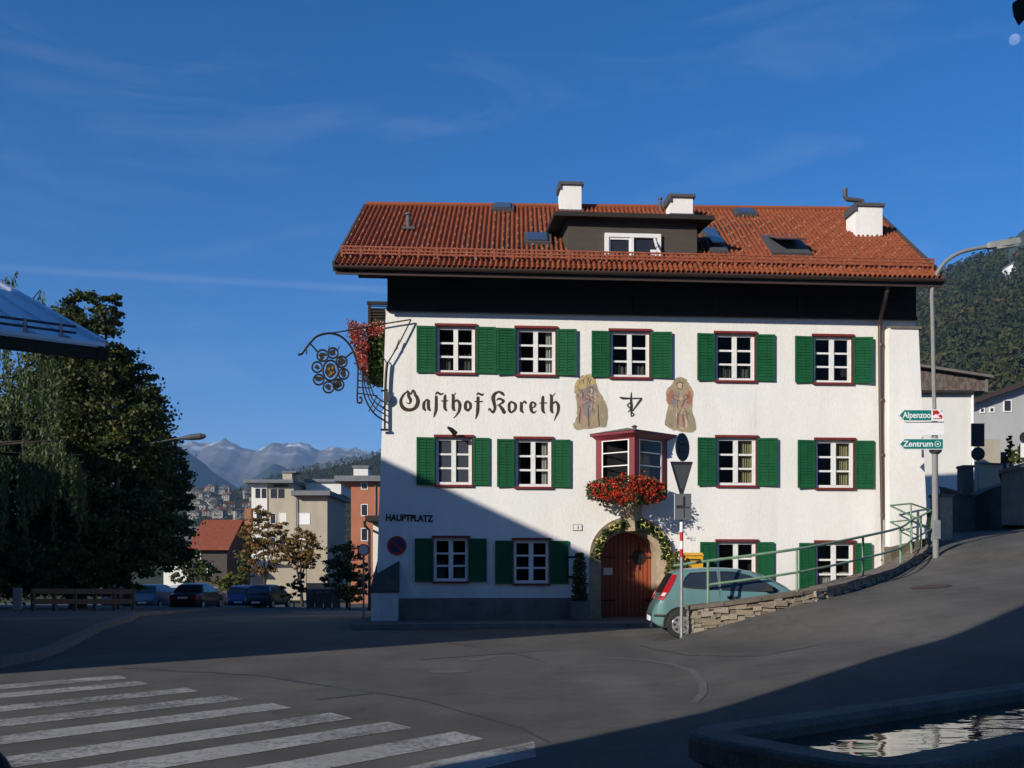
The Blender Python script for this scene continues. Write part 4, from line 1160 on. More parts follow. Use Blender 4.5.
# --- timber attic storey under the eaves
EO = 1.30
eL = fac(335.5, 265.5, EO); eR = fac(942, 279.0, EO)
RY = 6.0
rL = fac(366.0, 207.0, -RY); rR = fac(874, 212.0, -RY)
EL, ER = Vector((eL[0], -EO, eL[1])), Vector((eR[0], -EO, eR[1]))
RL, RR_ = Vector((rL[0], RY, rL[1])), Vector((rR[0], RY, rR[1]))
def roof_pt(a, b, up=0.0):
    """a along the roof 0..1, b from eave to ridge 0..1"""
    p = (EL.lerp(ER, a)).lerp(RL.lerp(RR_, a), b)
    return p + Vector((0, -0.49, 0.87)) * up
def roof_at(px, py):
    """pixel -> (a, b) on the front slope"""
    best = None
    a, b = 0.5, 0.5
    for _ in range(40):
        def prj(a, b):
            p = roof_pt(a, b); w = fac_world(p.x, -p.y, p.z)
            return CX + w.x / w.y * F, HY - (w.z - EYE) / w.y * F
        x, y = prj(a, b); xa, ya = prj(a + 1e-3, b); xb, yb = prj(a, b + 1e-3)
        J = np.array([[xa - x, xb - x], [ya - y, yb - y]]) / 1e-3
        d = np.linalg.solve(J, np.array([px - x, py - y]))
        a += d[0]; b += d[1]
    return a, b
mb = MB()
zl = (EL.z + (RL.z - EL.z) * EO / (RY + EO)) - .12; zr = (ER.z + (RR_.z - ER.z) * EO / (RY + EO)) - .12
T0 = 0.17
mb.face([(T0, -0.03, WTOP), (SW, -0.03, WTOP - .02), (SW, -0.03, zr), (T0, -0.03, zl)])
mb.face([(T0, -0.03, WTOP), (T0, -0.03, zl), (T0, RY, RL.z - .2), (T0, DEPTH, WTOP)])
mb.face([(SW, -0.03, WTOP), (SW, DEPTH, WTOP), (SW, RY, RR_.z - .2), (SW, -.03, zr)])
mb.face([(T0, -0.03, WTOP), (SW, -0.03, WTOP), (SW, 0.05, WTOP), (T0, .05, WTOP)])
ts = gh(mb, 'timber_storey', M['timber'], recalc=False)
mb = MB()
for px in (556, 636, 716, 800): 
    s, _ = fac(px, 292, .06); mb.box(s - .07, s + .07, -0.10, -0.032, WTOP + .02, zl - .02)
mb.box(T0 - .02, SW, -0.11, -0.033, WTOP - .06, WTOP + .04)
gh(mb, 'timber_post', M['timber'], ts)
# purlins and braces carrying the gable overhang at the left
gy = [(0.1,), (RY,), (DEPTH - .2,)]
mb = MB()
s_out, z_out = fac(358, 275, .1)
mb.hexa([(s_out, -.10, z_out - .02), (T0 + .3, -.10, z_out - .02), (T0 + .3, .12, z_out - .02), (s_out, .12, z_out - .02),
         (s_out, -.10, z_out + .2), (T0 + .3, -.10, z_out + .2), (T0 + .3, .12, z_out + .2), (s_out, .12, z_out + .2)])
sb, zb_ = fac(389, 293, .1)
b1 = fac(386.5, 275, .1); b2 = fac(391, 300, .1)
mb.prism([(b1[0], -.10, b1[1]), (b2[0] + .1, -.10, b1[1]), (b2[0] + .1, -.10, b2[1] - .3), (b2[0], -.10, b2[1])], (0, .2, 0))
gh(mb, 'purlin', M['timber'], ts)

# --- roof: every clay tile of the front slope laid in courses
NC, NR = 118, 30
RM = MB()
prof = [(-0.5, 0.0), (-0.36, 0.058), (-0.16, 0.075), (0.04, 0.045), (0.18, 0.0), (0.5, -0.006)]
W = (ER - EL).length
for j in range(NR):
    b0, b1_ = j / NR, (j + 1) / NR + 0.010
    for i in range(NC):
        ac = (i + .5) / NC
        jit = RNG.uniform(-.006, .006)
        lo, hi = [], []
        for (x, h) in prof:
            a = ac + x * 1.06 / NC
            lo.append(roof_pt(a, b0, 0.045 + h + jit)); hi.append(roof_pt(a, b1_, 0.006 + h * .9 + jit))
        lip = [p + Vector((0, 0.005, -0.028)) for p in lo]
        n = len(prof)
        RM.add(lo + hi + lip, [(k, k + 1, n + k + 1, n + k) for k in range(n - 1)] + [(2 * n + k, 2 * n + k + 1, k + 1, k) for k in range(n - 1)])
roof = gh(RM, 'roof', M['tile'], recalc=False)
mb = MB()      # deck, rear slope and soffit
bL, bR = Vector((EL.x + 2.3, DEPTH + 1.3, EL.z)), Vector((ER.x + .2, DEPTH + 1.3, ER.z))
dn = Vector((0, 0, -.14))
for (A, B, C, D) in ((EL, ER, RR_, RL), (RL, RR_, bR, bL)):
    mb.hexa([p + dn for p in (A, B, C, D)] + [A, B, C, D])
gh(mb, 'roof_deck', M['timber'], roof)
mb = MB()
mb.tube([RL + Vector((0, 0, .07)), RR_ + Vector((0, 0, .07))], .11, 8)
gh(mb, 'ridge_tile', M['tile'], roof)
mb = MB()
for (E, Rd, sx_) in ((EL, RL, -1), (ER, RR_, 1)):
    mb = MB(); mb.bar(E + Vector((sx_ * .04, -.05, -.04)), Rd + Vector((sx_ * .04, 0, -.03)), .06, .26); gh(mb, 'verge_board', M['lead'], roof)
mb = MB()     # snow hooks dotted over the slope
for j in range(2, NR - 4):
    for i in range(0, NC, 4):
        if (i // 4 + j) % 2: continue
        if i + 4 > NC - 2: continue
        p = roof_pt((i + .38 + 1.0 * (j % 4)) / NC, (j + .1) / NR, .11)
        mb.box(p.x - .015, p.x + .015, p.y - .025, p.y + .02, p.z - .03, p.z + .025)
gh(mb, 'snow_stop_stud', M['stud'], roof)['kind'] = 'stuff'
mb = MB()     # snow guard fence near the eave
GB = 0.085
NG = 32
for k in range(NG + 1):
    p = roof_pt(0.005 + .99 * k / NG, GB, .06); mb.bar(p, p + Vector((0, -.05, .29)), .055, .05)
for u_ in (.10, .18, .27):
    a, b = roof_pt(.003, GB, .06), roof_pt(.997, GB, .06); q = Vector((0, -.05 * u_ / .27, u_)); mb.bar(a + q, b + q, .036, .036)
for k in range(NG * 5):
    p = roof_pt(0.005 + .99 * k / NG / 5, GB, .06); mb.bar(p + Vector((0, -.02, .08)), p + Vector((0, -.05, .27)), .022, .022)
gh(mb, 'snow_guard', M['snow_rail'], roof)
mb = MB()     # gutter
n = 10
gprof = [(-.085 * math.cos(math.pi * k / n), -.085 * math.sin(math.pi * k / n)) for k in range(n + 1)]
for (p, q) in zip(gprof, gprof[1:]):
    for off in (0, ):
        a0, a1 = EL + Vector((-.03, -.08 + p[0], -.03 + p[1])), ER + Vector((.03, -.08 + p[0], -.03 + p[1]))
        c0, c1 = EL + Vector((-.03, -.08 + q[0], -.03 + q[1])), ER + Vector((.03, -.08 + q[0], -.03 + q[1]))
        mb.face([a0, a1, c1, c0])
mb.bar(EL + Vector((0, .02, -.12)), ER + Vector((0, .02, -.12)), .04, .2)
gut = gh(mb, 'gutter', M['gutter'], recalc=False)
# downpipe with its swan neck
def fp(px, py, o): s, z = fac(px, py, o); return Vector((s, -o, z))
mb = MB()
mb.tube([fp(887.5, 283, 1.2), fp(887, 291, 1.12), fp(885, 300, .75), fp(880.5, 318, .2), fp(880, 326, .12), fp(881, 430, .12), fp(884.0, 575, .13)], .062, 10)
for py in (345, 400, 455, 515, 560):
    p = fp(881 + (py - 345) * .013, py, .12); mb.lathe([(.078, -.03), (.078, .03)], p, 10)
dpp = gh(mb, 'downpipe', M['gutter'], smooth=False)
mb = MB(); mb.tube([fp(884.0, 520, .13), fp(884.6, 588, .14)], .078, 10)
gh(mb, 'pipe_shoe', M['galv'], dpp)

# --- white buttress at the right-hand end
mb = MB()
q = {}
def col(px0, px1, py, o): return fac(px0, py, o)[0], fac(px1, py, o)[0], fac(px0, py, o)[1]
x0, x1, z = col(889, 918.5, 328, .32); X0, X1, Z = col(890, 931, 575, .55)
mb.hexa([(X0, -.55, -.2), (X1 + .02, -.55, -.2), (X1 + .02, 1.2, -.2), (X0, 1.2, -.2), (x0, -.32, z), (x1, -.32, z), (x1, 1.2, z), (x0, 1.2, z)])
gh(mb, 'buttress', M['plaster'])
mb = MB()
x0, x1, z1 = col(888.5, 919, 320, .2)
mb.hexa([(x0, -.36, z - .02), (x1, -.36, z - .02), (x1, 1.2, z - .02), (x0, 1.2, z - .02), (x0, -.36, z + .05), (x1, -.36, z + .05), (x1, 1.2, z + .3), (x0, 1.2, z + .3)])
gh(mb, 'buttress_cap', M['plinth'])
# corner buttress at the left with a sloped slate cap
M['oldslab'] = mat('weathered_slab', (0.085, 0.075, 0.06), .9, (0.055, 0.048, 0.04), 3, bump=.3, bscale=20)
mb = MB()
c0, cz_ = fac(371, 592, .75); c1, _ = fac(397.5, 592, .75)
d0, dz_ = fac(377, 561, .08); d1, _ = fac(399.5, 561, .08)
mb.box(c0, c1, -.75, .8, -.2, cz_ - .02)
cb = gh(mb, 'corner_buttress', M['plaster'])
mb = MB()
mb.hexa([(c0 - .03, -.78, cz_ - .02), (c1 + .03, -.78, cz_ - .02), (d1, 0.0, cz_ - .02), (c0 - .03, .8, cz_ - .02), (c0 - .03, -.78, cz_ + .05), (c1 + .03, -.78, cz_ + .05), (d1, -.03, dz_), (d0 - .05, .8, dz_)])
gh(mb, 'buttress_slab', M['oldslab'], cb)

# --- dormer
dz = -0.30
dl, dzb = fac(568, 258, -.2); drr, _ = fac(697, 260, -.2); _, dzt = fac(632, 222, -.2)
mb = MB(); mb.box(dl, drr, .2, 4.6, dzb - .25, dzt + .25)
dm = gh(mb, 'dormer', M['board'])
fl, fz = fac(554.5, 213.0, .12); fr_, fz2 = fac(714.5, 217.5, .12)
mb = MB()
mb.hexa([(fl, -.12, fz - .06), (fr_, -.12, fz2 - .06), (fr_, 5.2, fz2 + .50), (fl, 5.2, fz + .50), (fl, -.12, fz + .06), (fr_, -.12, fz2 + .06), (fr_, 5.2, fz2 + .66), (fl, 5.2, fz + .66)])
gh(mb, 'dormer_roof', M['timber'], dm)
w0, wz1 = fac(604.5, 233.5, -.17); w1, _ = fac(660.5, 233.5, -.17); _, wz0 = fac(632, 261, -.17)
mb = MB(); yf, yb = .10, .195
mb.box(w0, w0 + .11, yf, yb, wz0, wz1); mb.box(w1 - .11, w1, yf, yb, wz0, wz1); mb.box(w0 + .11, w1 - .11, yf, yb, wz1 - .11, wz1); mb.box(w0 + .11, w1 - .11, yf, yb, wz0, wz0 + .06)
m_ = (w0 + w1) / 2 - .02
mb.box(m_ - .045, m_ + .045, yf + .01, yb, wz0 + .06, wz1 - .11)
for (a, b, c) in ((w0 + .11, w0 + .15, 1), (m_ - .085, m_ - .045, 1)): mb.box(a, b, yf + .03, yb, wz0 + .06, wz1 - .11)
mb.box(w0 + .15, m_ - .085, yf + .03, yb, wz1 - .17, wz1 - .11); mb.box(w0 + .15, m_ - .085, yf + .03, yb, wz0 + .06, wz0 + .14)
dw = gh(mb, 'dormer_window', M['white'], dm)
mb = MB(); mb.face([(w0 + .12, yb - .02, wz0 + .06), (w1 - .12, yb - .02, wz0 + .06), (w1 - .12, yb - .02, wz1 - .11), (w0 + .12, yb - .02, wz1 - .11)])
gh(mb, 'dormer_pane', M['darkwin'], dm, recalc=False)
mb = MB(); mb.bar((w1 - .18, yf + .03, wz1 - .13), (w1 - .18, yf - .25, wz0 + .3), .05, .04); mb.box(w1 - .30, w1 - .13, yf - .02, yf + .02, wz0 + .06, wz0 + .3); gh(mb, 'casement', M['white'], dm)

# --- chimneys
def chimney(px0, px1, pyt, pyb, o, capw, label, cowl=False):
    s0, zt = fac(px0, pyt, o); s1, zb = fac(px1, pyb, o)
    w = s1 - s0
    mb = MB(); mb.box(s0, s1, -o, -o + w * .9, zb - 1.2, zt)
    c = gh(mb, 'chimney', M['plaster']); c['label'] = label
    mb = MB(); mb.box(s0 - capw, s1 + capw, -o - capw, -o + w * .9 + capw, zt - .02, zt + .07)
    mb.box(s0 + .05, s1 - .05, -o + .05, -o + w * .9 - .05, zt + .07, zt + .12)
    mb.box(s0 - capw, s0 - .0, -o - capw, -o + w * .9, zt - .16, zt - .02)
    gh(mb, 'chimney_cap', M['lead'], c)
    mb = MB(); mb.box(s0 - .04, s1 + .04, -o - .05, -o - .003, zb - .3, zb - .02); mb.box(s1 + .002, s1 + .05, -o, -o + w, zb - .3, zb + .05); gh(mb, 'flashing', M['lead'], c)
    if cowl:
        mb = MB(); cx_ = s0 + w * .4
        mb.tube([(cx_, -o + .3, zt + .1), (cx_, -o + .3, zt + .25), (cx_ - .25, -o + .3, zt + .28), (cx_ - .5, -o + .3, zt + .3), (cx_ - .56, -o + .3, zt + .38), (cx_ - .56, -o + .3, zt + .62)], .075, 10)
        gh(mb, 'cowl', M['lead'], c)
    return c
chimney(560.5, 581.5, 184, 209.5, -5.4, .07, 'tallest white chimney rising from the ridge')
chimney(670.5, 692.8, 196.5, 213.5, -4.5, .08, 'short white chimney behind the dormer')
chimney(856, 882.5, 205.5, 238.5, -2.6, .06, 'white chimney with a bent black flue pipe', cowl=True)

# --- skylights and a vent in the tiles
def skylight(px0, py0, px1, py1, label, tilt=0.0):
    a0, b0 = roof_at((px0 + px1) / 2 - (px1 - px0) / 2, py1); a1, b1_ = roof_at(px1, py0)
    b0 = roof_at((px0 + px1) / 2, py1)[1]; b1_ = roof_at((px0 + px1) / 2, py0)[1]
    am = roof_at((px0 + px1) / 2, (py0 + py1) / 2)[0]; hw_ = (px1 - px0) / 2 / 610
    a0, a1 = am - hw_, am + hw_
    mb = MB(); q = lambda u: [roof_pt(a0, b0, u), roof_pt(a1, b0, u), roof_pt(a1, b1_, u), roof_pt(a0, b1_, u)]
    mb.hexa(q(.02) + q(.15))
    s = gh(mb, 'skylight', M['lead'], roof); s['label'] = label
    e = .14 * (a1 - a0); f = .12 * (b1_ - b0)
    r = lambda u: [roof_pt(a0 + e, b0 + f, u + tilt), roof_pt(a1 - e, b0 + f, u + tilt), roof_pt(a1 - e, b1_ - f, u), roof_pt(a0 + e, b1_ - f, u)]
    mb = MB(); mb.hexa(r(.155) + r(.19), 0)
    k = gh(mb, 'skylight', M['skyglass'], GH); k.name = 'skylight_glass'; k['label'] = label
    k.parent = GH
    s.parent = GH
    k.parent = s
    return s
M['skyglass'] = mat('skylight_glass', (0.05, 0.065, 0.085), 0.06, (0.06, 0.075, 0.095), 2, spec=0.9)
skylight(490, 207.5, 515.5, 214, 'narrow grey skylight near the ridge over the left half')
skylight(523, 237.5, 552, 247.5, 'blue-grey skylight just left of the dormer')
skylight(731.5, 213, 757.5, 219, 'narrow grey skylight near the ridge to the right of the short chimney')
skylight(764, 240.5, 806, 258, 'large open skylight between the dormer and the right chimney', tilt=.30)
skylight(703, 232, 722, 256, 'skylight in the shade close to the right of the dormer', tilt=.12)
a, b = roof_at(408.5, 231)
p = roof_pt(a, b, .06)
mb = MB(); mb.lathe([(.07, -.1), (.07, .40), (.11, .41), (.10, .47), (.02, .50)], p, 10); mb.box(p.x - .2, p.x + .2, p.y - .2, p.y + .1, p.z - .06, p.z + .02)
gh(mb, 'roof_vent', M['lead'])
p = roof_pt(*roof_at(660, 212), .06)
mb = MB(); mb.lathe([(.05, -.1), (.05, .35), (.08, .36), (.07, .42)], p, 8); gh(mb, 'roof_vent', M['lead'])

# --- balcony on the left gable, seen edge-on past the corner
mb = MB()
g0 = fac(368.5, 305, -1.4); g1 = fac(390, 318, -1.4)
mb.box(g0[0], 0.1, 1.2, 5.0, g1[1] - 1.35, g1[1] - 1.25)
for k in range(9):
    zz = g1[1] - .05 + (g0[1] - g1[1]) * k / 9 - (0.25 if k > 8 else 0)
    mb.box(g0[0], .1, 1.2, 1.23, zz, zz + .035) if k % 2 == 0 else None
mb.box(g0[0] - .03, .1, 1.17, 1.26, g0[1] - .03, g0[1] + .05)
mb.box(g0[0], g0[0] + .04, 1.2, 5.0, g1[1] - 1.2, g0[1]); mb.box(g0[0], .1, 1.235, 1.25, g1[1] - 1.25, g0[1] - .16)
mb.box(g0[0], g0[0] + .08, 1.19, 1.27, g1[1] - 1.3, g0[1])
gh(mb, 'balcony', M['timber'])
# ------------------------------------------------------------------ things fixed to or standing at the guesthouse
def fthing(name, label, cat, s, o, z, group=None):
    """a thing standing at facade coordinates; its own frame is turned like the facade"""
    return thing(name, label, cat, fac_world(s, o, z), TH, group)
def blob_points(n, fn):
    return np.array([fn() for _ in range(n)])

# red geraniums under the bay window
fs, fz_ = fac(629, 491.5, .9)
fb = fthing('flower_box', 'overflowing box of red geraniums below the red bay window', 'flower box', fs, .55, fz_)
mb = MB()
hl = fac(667, 490, .5)[0] - fac(590, 490, .5)[0]
mb.hexa([(-hl * .44, .35, -.05), (0, -.55, -.05), (hl * .44, .35, -.05), (0, .45, -.05), (-hl * .48, .35, .16), (0, -.66, .16), (hl * .48, .35, .16), (0, .45, .16)])
mb.build('trough', M['timber'], fb)
def box_pt(top, spread=1.0):
    t = RNG.uniform(-1, 1); 
    x = t * hl * .515
    y = -(1 - abs(t)) * .72 + .15 + RNG.normal(0, .12)
    z = RNG.uniform(-.42 * (1 - t * t * .6), .40 * (1 - .55 * abs(t) ** 3)) * spread + .02
    return (x, y - .12 * (z < .1), z)
quad_cloud('foliage', blob_points(1900, lambda: box_pt(0)), RNG.uniform(.05, .10, 1900), M['leaf'], fb)
cl_ = blob_points(190, lambda: box_pt(1, .9)); cl_[:, 1] -= .12; cl_ = cl_[(np.abs(cl_[:, 0]) < hl * .47) & (cl_[:, 2] > -.30)]
pts = np.concatenate([c + RNG.normal(0, .045, (13, 3)) for c in cl_])
quad_cloud('blossom', pts, RNG.uniform(.04, .066, len(pts)), M['geranium'], fb)

# mixed flowers over the gable balcony
g0 = P(366, 372, 27.8)
bf = thing('balcony_flower', 'cascade of red and white geraniums hanging from the gable balcony', 'flowers', g0, TH)
def casc():
    t = RNG.random() ** 0.9
    zt = 1.62 * (1 - t)            # height above base
    wl = -.40 + .55 * t ** 1.3
    x = RNG.uniform(wl, .52) if RNG.random() < .75 else wl + RNG.normal(0, .06)
    return (x, RNG.uniform(-.15, .7), zt - .30 + RNG.normal(0, .05) + (x > .1) * .05)
lp = blob_points(3000, casc)
quad_cloud('foliage', lp, RNG.uniform(.06, .11, len(lp)), M['leaf'], bf)
c2 = blob_points(620, casc); keep = (c2[:, 0] < .05) | (c2[:, 2] > .95); c2 = c2[keep]; c2[:, 1] = RNG.uniform(-.32, -.05, len(c2))
pts = np.concatenate([c + RNG.normal(0, .035, (9, 3)) for c in c2])
quad_cloud('blossom', pts, RNG.uniform(.035, .06, len(pts)), M['geranium_mixed'], bf)

# garland round the arch
gs = fthing('door_garland', 'leafy garland with pale yellow flowers round the arched doorway', 'garland', DC, .05, DZS)
def garl(sc=1.0):
    a = RNG.uniform(-.10, math.pi + .12)
    rx = (DR + RIX) / 2 * RNG.normal(1, .06); rz = (DR * .93 + RIZ) / 2 * RNG.normal(1.02, .06)
    return (-rx * math.cos(a), RNG.uniform(-.16, .02), rz * math.sin(a))
gp = blob_points(1700, garl)
quad_cloud('foliage', gp, RNG.uniform(.06, .12, len(gp)), M['leaf'], gs)
cl2 = []
for k in range(15):
    a = -.05 + (math.pi + .1) * k / 14 + RNG.normal(0, .05)
    if 1.25 < a < 1.75: continue
    rj = RNG.normal(1.02, .04); c = np.array([-(DR + RIX) / 2 * rj * math.cos(a), -.22, (DR * .93 + RIZ) / 2 * rj * math.sin(a)])
    for q in range(9):
        b = 2 * math.pi * q / 9; cl2.append(c + np.array([.075 * math.cos(b), RNG.uniform(-.02, .02), .075 * math.sin(b)]))
pts = np.array(cl2)
quad_cloud('blossom', pts, .055, M['yellow_petal'], gs, normals=np.tile([0, -1.0, .2], (len(pts), 1)))

# wrought-iron hanging sign
zs3 = 5.908
S0 = fac(384, 425, .12)
ws = fthing('hanging_sign', 'ornate wrought-iron guild wreath on a scrolled bracket at the upper wall corner', 'hanging sign', S0[0], .12, S0[1])
def zp(x, y, dy=0.0):
    s, z = fac(298 + x / zs3, 295 + y / zs3, .12); return Vector((s - S0[0], dy, z - S0[1]))
def curve(mb, pts, r, dy=0.0, n=6, sub=5):
    ps = [zp(*p, dy) for p in pts]
    r = r * 1.45
    if len(ps) > 2:
        sm = []; N_ = len(ps)
        for i in range(N_ - 1):
            p0, p1, p2, p3 = ps[max(0, i - 1)], ps[i], ps[i + 1], ps[min(N_ - 1, i + 2)]
            for q in range(sub):
                t = q / sub
                sm.append(0.5 * ((2 * p1) + (p2 - p0) * t + (2 * p0 - 5 * p1 + 4 * p2 - p3) * t * t + (3 * p1 - p0 - 3 * p2 + p3) * t ** 3))
        ps = sm + [ps[-1]]
    mb.tube(ps, r, n)
mb = MB()
curve(mb, [(0,352),(22,348),(42,322),(70,285),(115,243),(190,226),(258,248),(308,300),(338,365),(354,430)], .022)
curve(mb, [(354,430),(352,530),(350,622),(362,638),(376,630),(374,606),(362,608)], .02)
curve(mb, [(45,318),(52,335),(48,352)], .012); curve(mb, [(330,400),(348,412),(356,432)], .012)
curve(mb, [(190,226),(310,207),(524,168),(668,145)], .013)
curve(mb, [(668,145),(600,280),(540,385),(526,402)], .014); curve(mb, [(598,262),(580,310),(566,335),(590,312)], .010)
curve(mb, [(508,375),(528,400),(545,372)], .011); curve(mb, [(527,400),(520,470),(516,560)], .028)
mb.bar(zp(513, 565), zp(513, 800), .05, .05); mb.bar(zp(490, 566), zp(532, 562), .03, .05); mb.bar(zp(488, 796), zp(532, 796), .03, .06)
br0 = mb.build('bracket', M['iron'], ws)
mb = MB()
curve(mb, [(380,460),(384,560),(410,640),(455,705),(505,738)], .018); curve(mb, [(385,480),(398,545),(425,620),(462,672),(505,700)], .013)
curve(mb, [(408,505),(422,570),(448,625),(505,668)], .013); curve(mb, [(432,548),(450,590),(505,632)], .013)
for L in ([(352,462),(402,478)], [(352,505),(410,512)], [(352,545),(432,550)], [(352,580),(468,596)], [(418,688),(470,592)], [(440,698),(490,618)], [(388,500),(408,505)], [(400,470),(412,505),(436,550)]):
    curve(mb, L, .012)
mb.build('grille', M['iron'], ws)
mb = MB()
for cx_, cy_, rx in ((145,358,33),(206,343,30),(257,395,32),(269,466,30),(238,530,32),(180,545,32),(122,500,30),(113,426,30)):
    ring = [zp(cx_ + rx * math.cos(a), cy_ + rx * 1.02 * math.sin(a)) for a in np.linspace(0, 2 * math.pi, 18, endpoint=False)]
    mb.tube(ring, .027, 6, closed=True)
ring = [zp(192 + 45 * math.cos(a), 446 + 60 * math.sin(a)) for a in np.linspace(0, 2 * math.pi, 24, endpoint=False)]
mb.tube(ring, .03, 6, closed=True)
curve(mb, [(70,285),(120,340)], .018); curve(mb, [(325,335),(278,372)], .018); curve(mb, [(180,318),(185,300)], .01); curve(mb, [(236,325),(246,302)], .01)
wr = mb.build('wreath', M['iron'], ws)
mb = MB()
ov = [((145,352),(20,12)),((206,340),(16,18)),((258,388),(20,16)),((269,462),(14,18)),((238,524),(20,18)),((180,545),(15,15)),((122,496),(20,15)),((113,426),(12,12)),
      ((140,372),(10,14)),((250,408),(14,10)),((228,540),(12,14))]
for (c, r) in ov:
    k = 11
    r = (r[0] * 1.25, r[1] * 1.25); poly = [zp(c[0] + r[0] * math.cos(a) * (1 + .3 * math.sin(3 * a + c[0])), c[1] + r[1] * math.sin(a) * (1 + .25 * math.cos(2 * a + c[1])), .006) for a in np.linspace(0, 2 * math.pi, k, endpoint=False)]
    mb.prism(poly, (0, -.012, 0), 0)
poly = [zp(192 + 32 * math.cos(a) * (1 + .12 * math.sin(5 * a)), 446 + 44 * math.sin(a), .008) for a in np.linspace(0, 2 * math.pi, 20, endpoint=False)]
mb.prism(poly, (0, -.014, 0), 0)
for (x, y, r) in ((182,438,7),(204,430,8),(196,462,8),(186,474,5),(210,458,5)):
    mb.prism([zp(x + r * math.cos(a), y + 1.4 * r * math.sin(a), -.008) for a in np.linspace(0, 2 * math.pi, 9, endpoint=False)], (0, -.01, 0), 1)
mb.build('emblem', [M['iron'], M['gold']], wr)
mb = MB(); c = zp(538, 604); mb.prism([c + Vector((x - .12, -.03, z)) for x, z in [(0, .17)] + [(.17 * math.sin(a), .17 * math.cos(a)) for a in np.linspace(.2, 2.94, 9)] + [(0, -.17)]], (0, .05, 0))
mb.build('lamp_shade', M['signback_grey'], ws)

# small wall spotlight above the first-floor window
s, z = fac(452, 434, .1); sp = fthing('wall_spotlight', 'small black spotlight on the wall above a first-floor window', 'wall lamp', s, .05, z)
mb = MB(); mb.tube([(0.0, .05, -.05), (.03, -.12, .0), (.08, -.18, .0)], .018, 6); mb.tube([(.10, -.2, -.02), (-.02, -.26, .09), (-.12, -.3, .15)], [.075, .06, .03], 10)
mb.build('lamp_head', M['iron'], sp)

# house number plate
s, z = fac(577.5, 527.5, .02); hp = fthing('house_number_plate', 'small white enamel number plate on the wall beside the arched door', 'number plate', s, .0, z)
mb = MB(); mb.box(-.12, .12, -.02, -.003, -.08, .08); mb.build('plate', M['signwhite'], hp)
mb = MB(); 
for (a, b, c, d) in ((-.125, .125, -.085, -.075), (-.125, .125, .075, .085), (-.125, -.115, -.075, .075), (.115, .125, -.075, .075)): mb.box(a, b, -.023, -.001, c, d)
mb.build('plate_rim', M['signback_grey'], hp)
text_obj('number', font_mesh('1', .10, .002, .004), M['signblue'], hp, (-.02, -.023, -.05))

# round prohibition sign at the corner
s, z = fac(396.8, 545.5, .04); rs = fthing('round_sign', 'round blue prohibition sign with a red rim on the shaded wall corner', 'traffic sign', s, .0, z)
mb = MB(); mb.lathe([(.26, -.003), (.26, -.03), (.20, -.031)], (0, 0, 0), 28, axis='y'); mb.build('rim', M['signred_dull'] if 'signred_dull' in M else M['signred'], rs)
mb = MB(); mb.lathe([(.205, -.028), (.205, -.034)], (0, 0, 0), 28, axis='y'); mb.build('disc', M['signblue'], rs)
mb = MB(); mb.bar((-.15, -.037, .15), (.15, -.037, -.15), .055, .004, up=(0, 1, 0)); mb.build('diagonal_bar', M['signred'], rs)

# menu case and the potted column shrub left of the door
s, z = fac(573, 567, .06); mc = fthing('menu_case', 'small glazed menu case on the wall left of the door', 'menu case', s, .0, z)
mb = MB(); mb.box(-.17, .17, -.09, -.003, -.30, .30); mb.build('case', M['timber'], mc)
mb = MB(); mb.box(-.12, .12, -.096, -.091, -.24, .24); mb.build('menu', M['paper'], mc)
s, z = fac(579.5, 612, .55); ps_ = fthing('potted_shrub', 'narrow dark shrub in a square stone pot left of the arched door', 'potted plant', s, .55, .125)
mb = MB(); mb.hexa([(-.22, -.22, 0), (.22, -.22, 0), (.22, .22, 0), (-.22, .22, 0), (-.27, -.27, .5), (.27, -.27, .5), (.27, .27, .5), (-.27, .27, .5)]); mb.build('pot', M['plinth'], ps_)
def colp():
    t = RNG.random(); r = .22 * (1 - .5 * t ** 3) * math.sqrt(RNG.random()) * RNG.uniform(.8, 1.15); a = RNG.uniform(0, 6.28)
    return (r * math.cos(a), r * math.sin(a), .45 + 1.35 * t)
cp = blob_points(1500, colp); quad_cloud('foliage', cp, .075, M['bushy'], ps_)
mb = MB(); mb.tube([(0, 0, .4), (.01, 0, 1.6)], .025, 6); mb.build('stem', M['bark'], ps_)

# letterbox and shrub right of the door, behind the car
s, z = fac(692, 561.5, .7)
lb = fthing('letterbox', 'yellow postal letterbox standing behind the parked car', 'letterbox', s, .7, 0)
mb = MB(); w_ = .25
mb.box(-w_, w_, -.2, .25, .95, z + .16); mb.hexa([(-w_ - .02, -.23, z + .16), (w_ + .02, -.23, z + .16), (w_ + .02, .27, z + .16), (-w_ - .02, .27, z + .16), (-w_ - .02, -.05, z + .24), (w_ + .02, -.05, z + .24), (w_ + .02, .22, z + .24), (-w_ - .02, .22, z + .24)])
mb.build('body', M['post_yellow'], lb)
mb = MB(); mb.box(-w_ * .7, w_ * .7, -.215, -.2, z + .03, z + .07); mb.build('slot', M['cartrim'], lb)
mb = MB(); mb.box(-.09, .09, -.05, .1, 0, .95); mb.build('post', M['galv'], lb)
s, z = fac(677, 555, .9); sh_ = fthing('potted_shrub', 'bright green bush in a clay pot between door and letterbox', 'potted plant', s, .9, 0)
mb = MB(); mb.lathe([(.2, 0), (.26, .42), (.28, .45), (.2, .45)], (0, 0, 0), 14); mb.build('pot', M['terracotta'], sh_)
def egg(rx, rz, zc):
    v = RNG.normal(size=3); v /= np.linalg.norm(v); k = RNG.random() ** .4
    return (v[0] * rx * k, v[1] * rx * k, zc + v[2] * rz * k)
quad_cloud('foliage', blob_points(1300, lambda: egg(.34, .80, 1.2)), .10, M['yellowgreen'], sh_)
mb = MB(); mb.tube([(0, 0, .4), (0, 0, 1.2)], .03, 6); mb.build('stem', M['bark'], sh_)

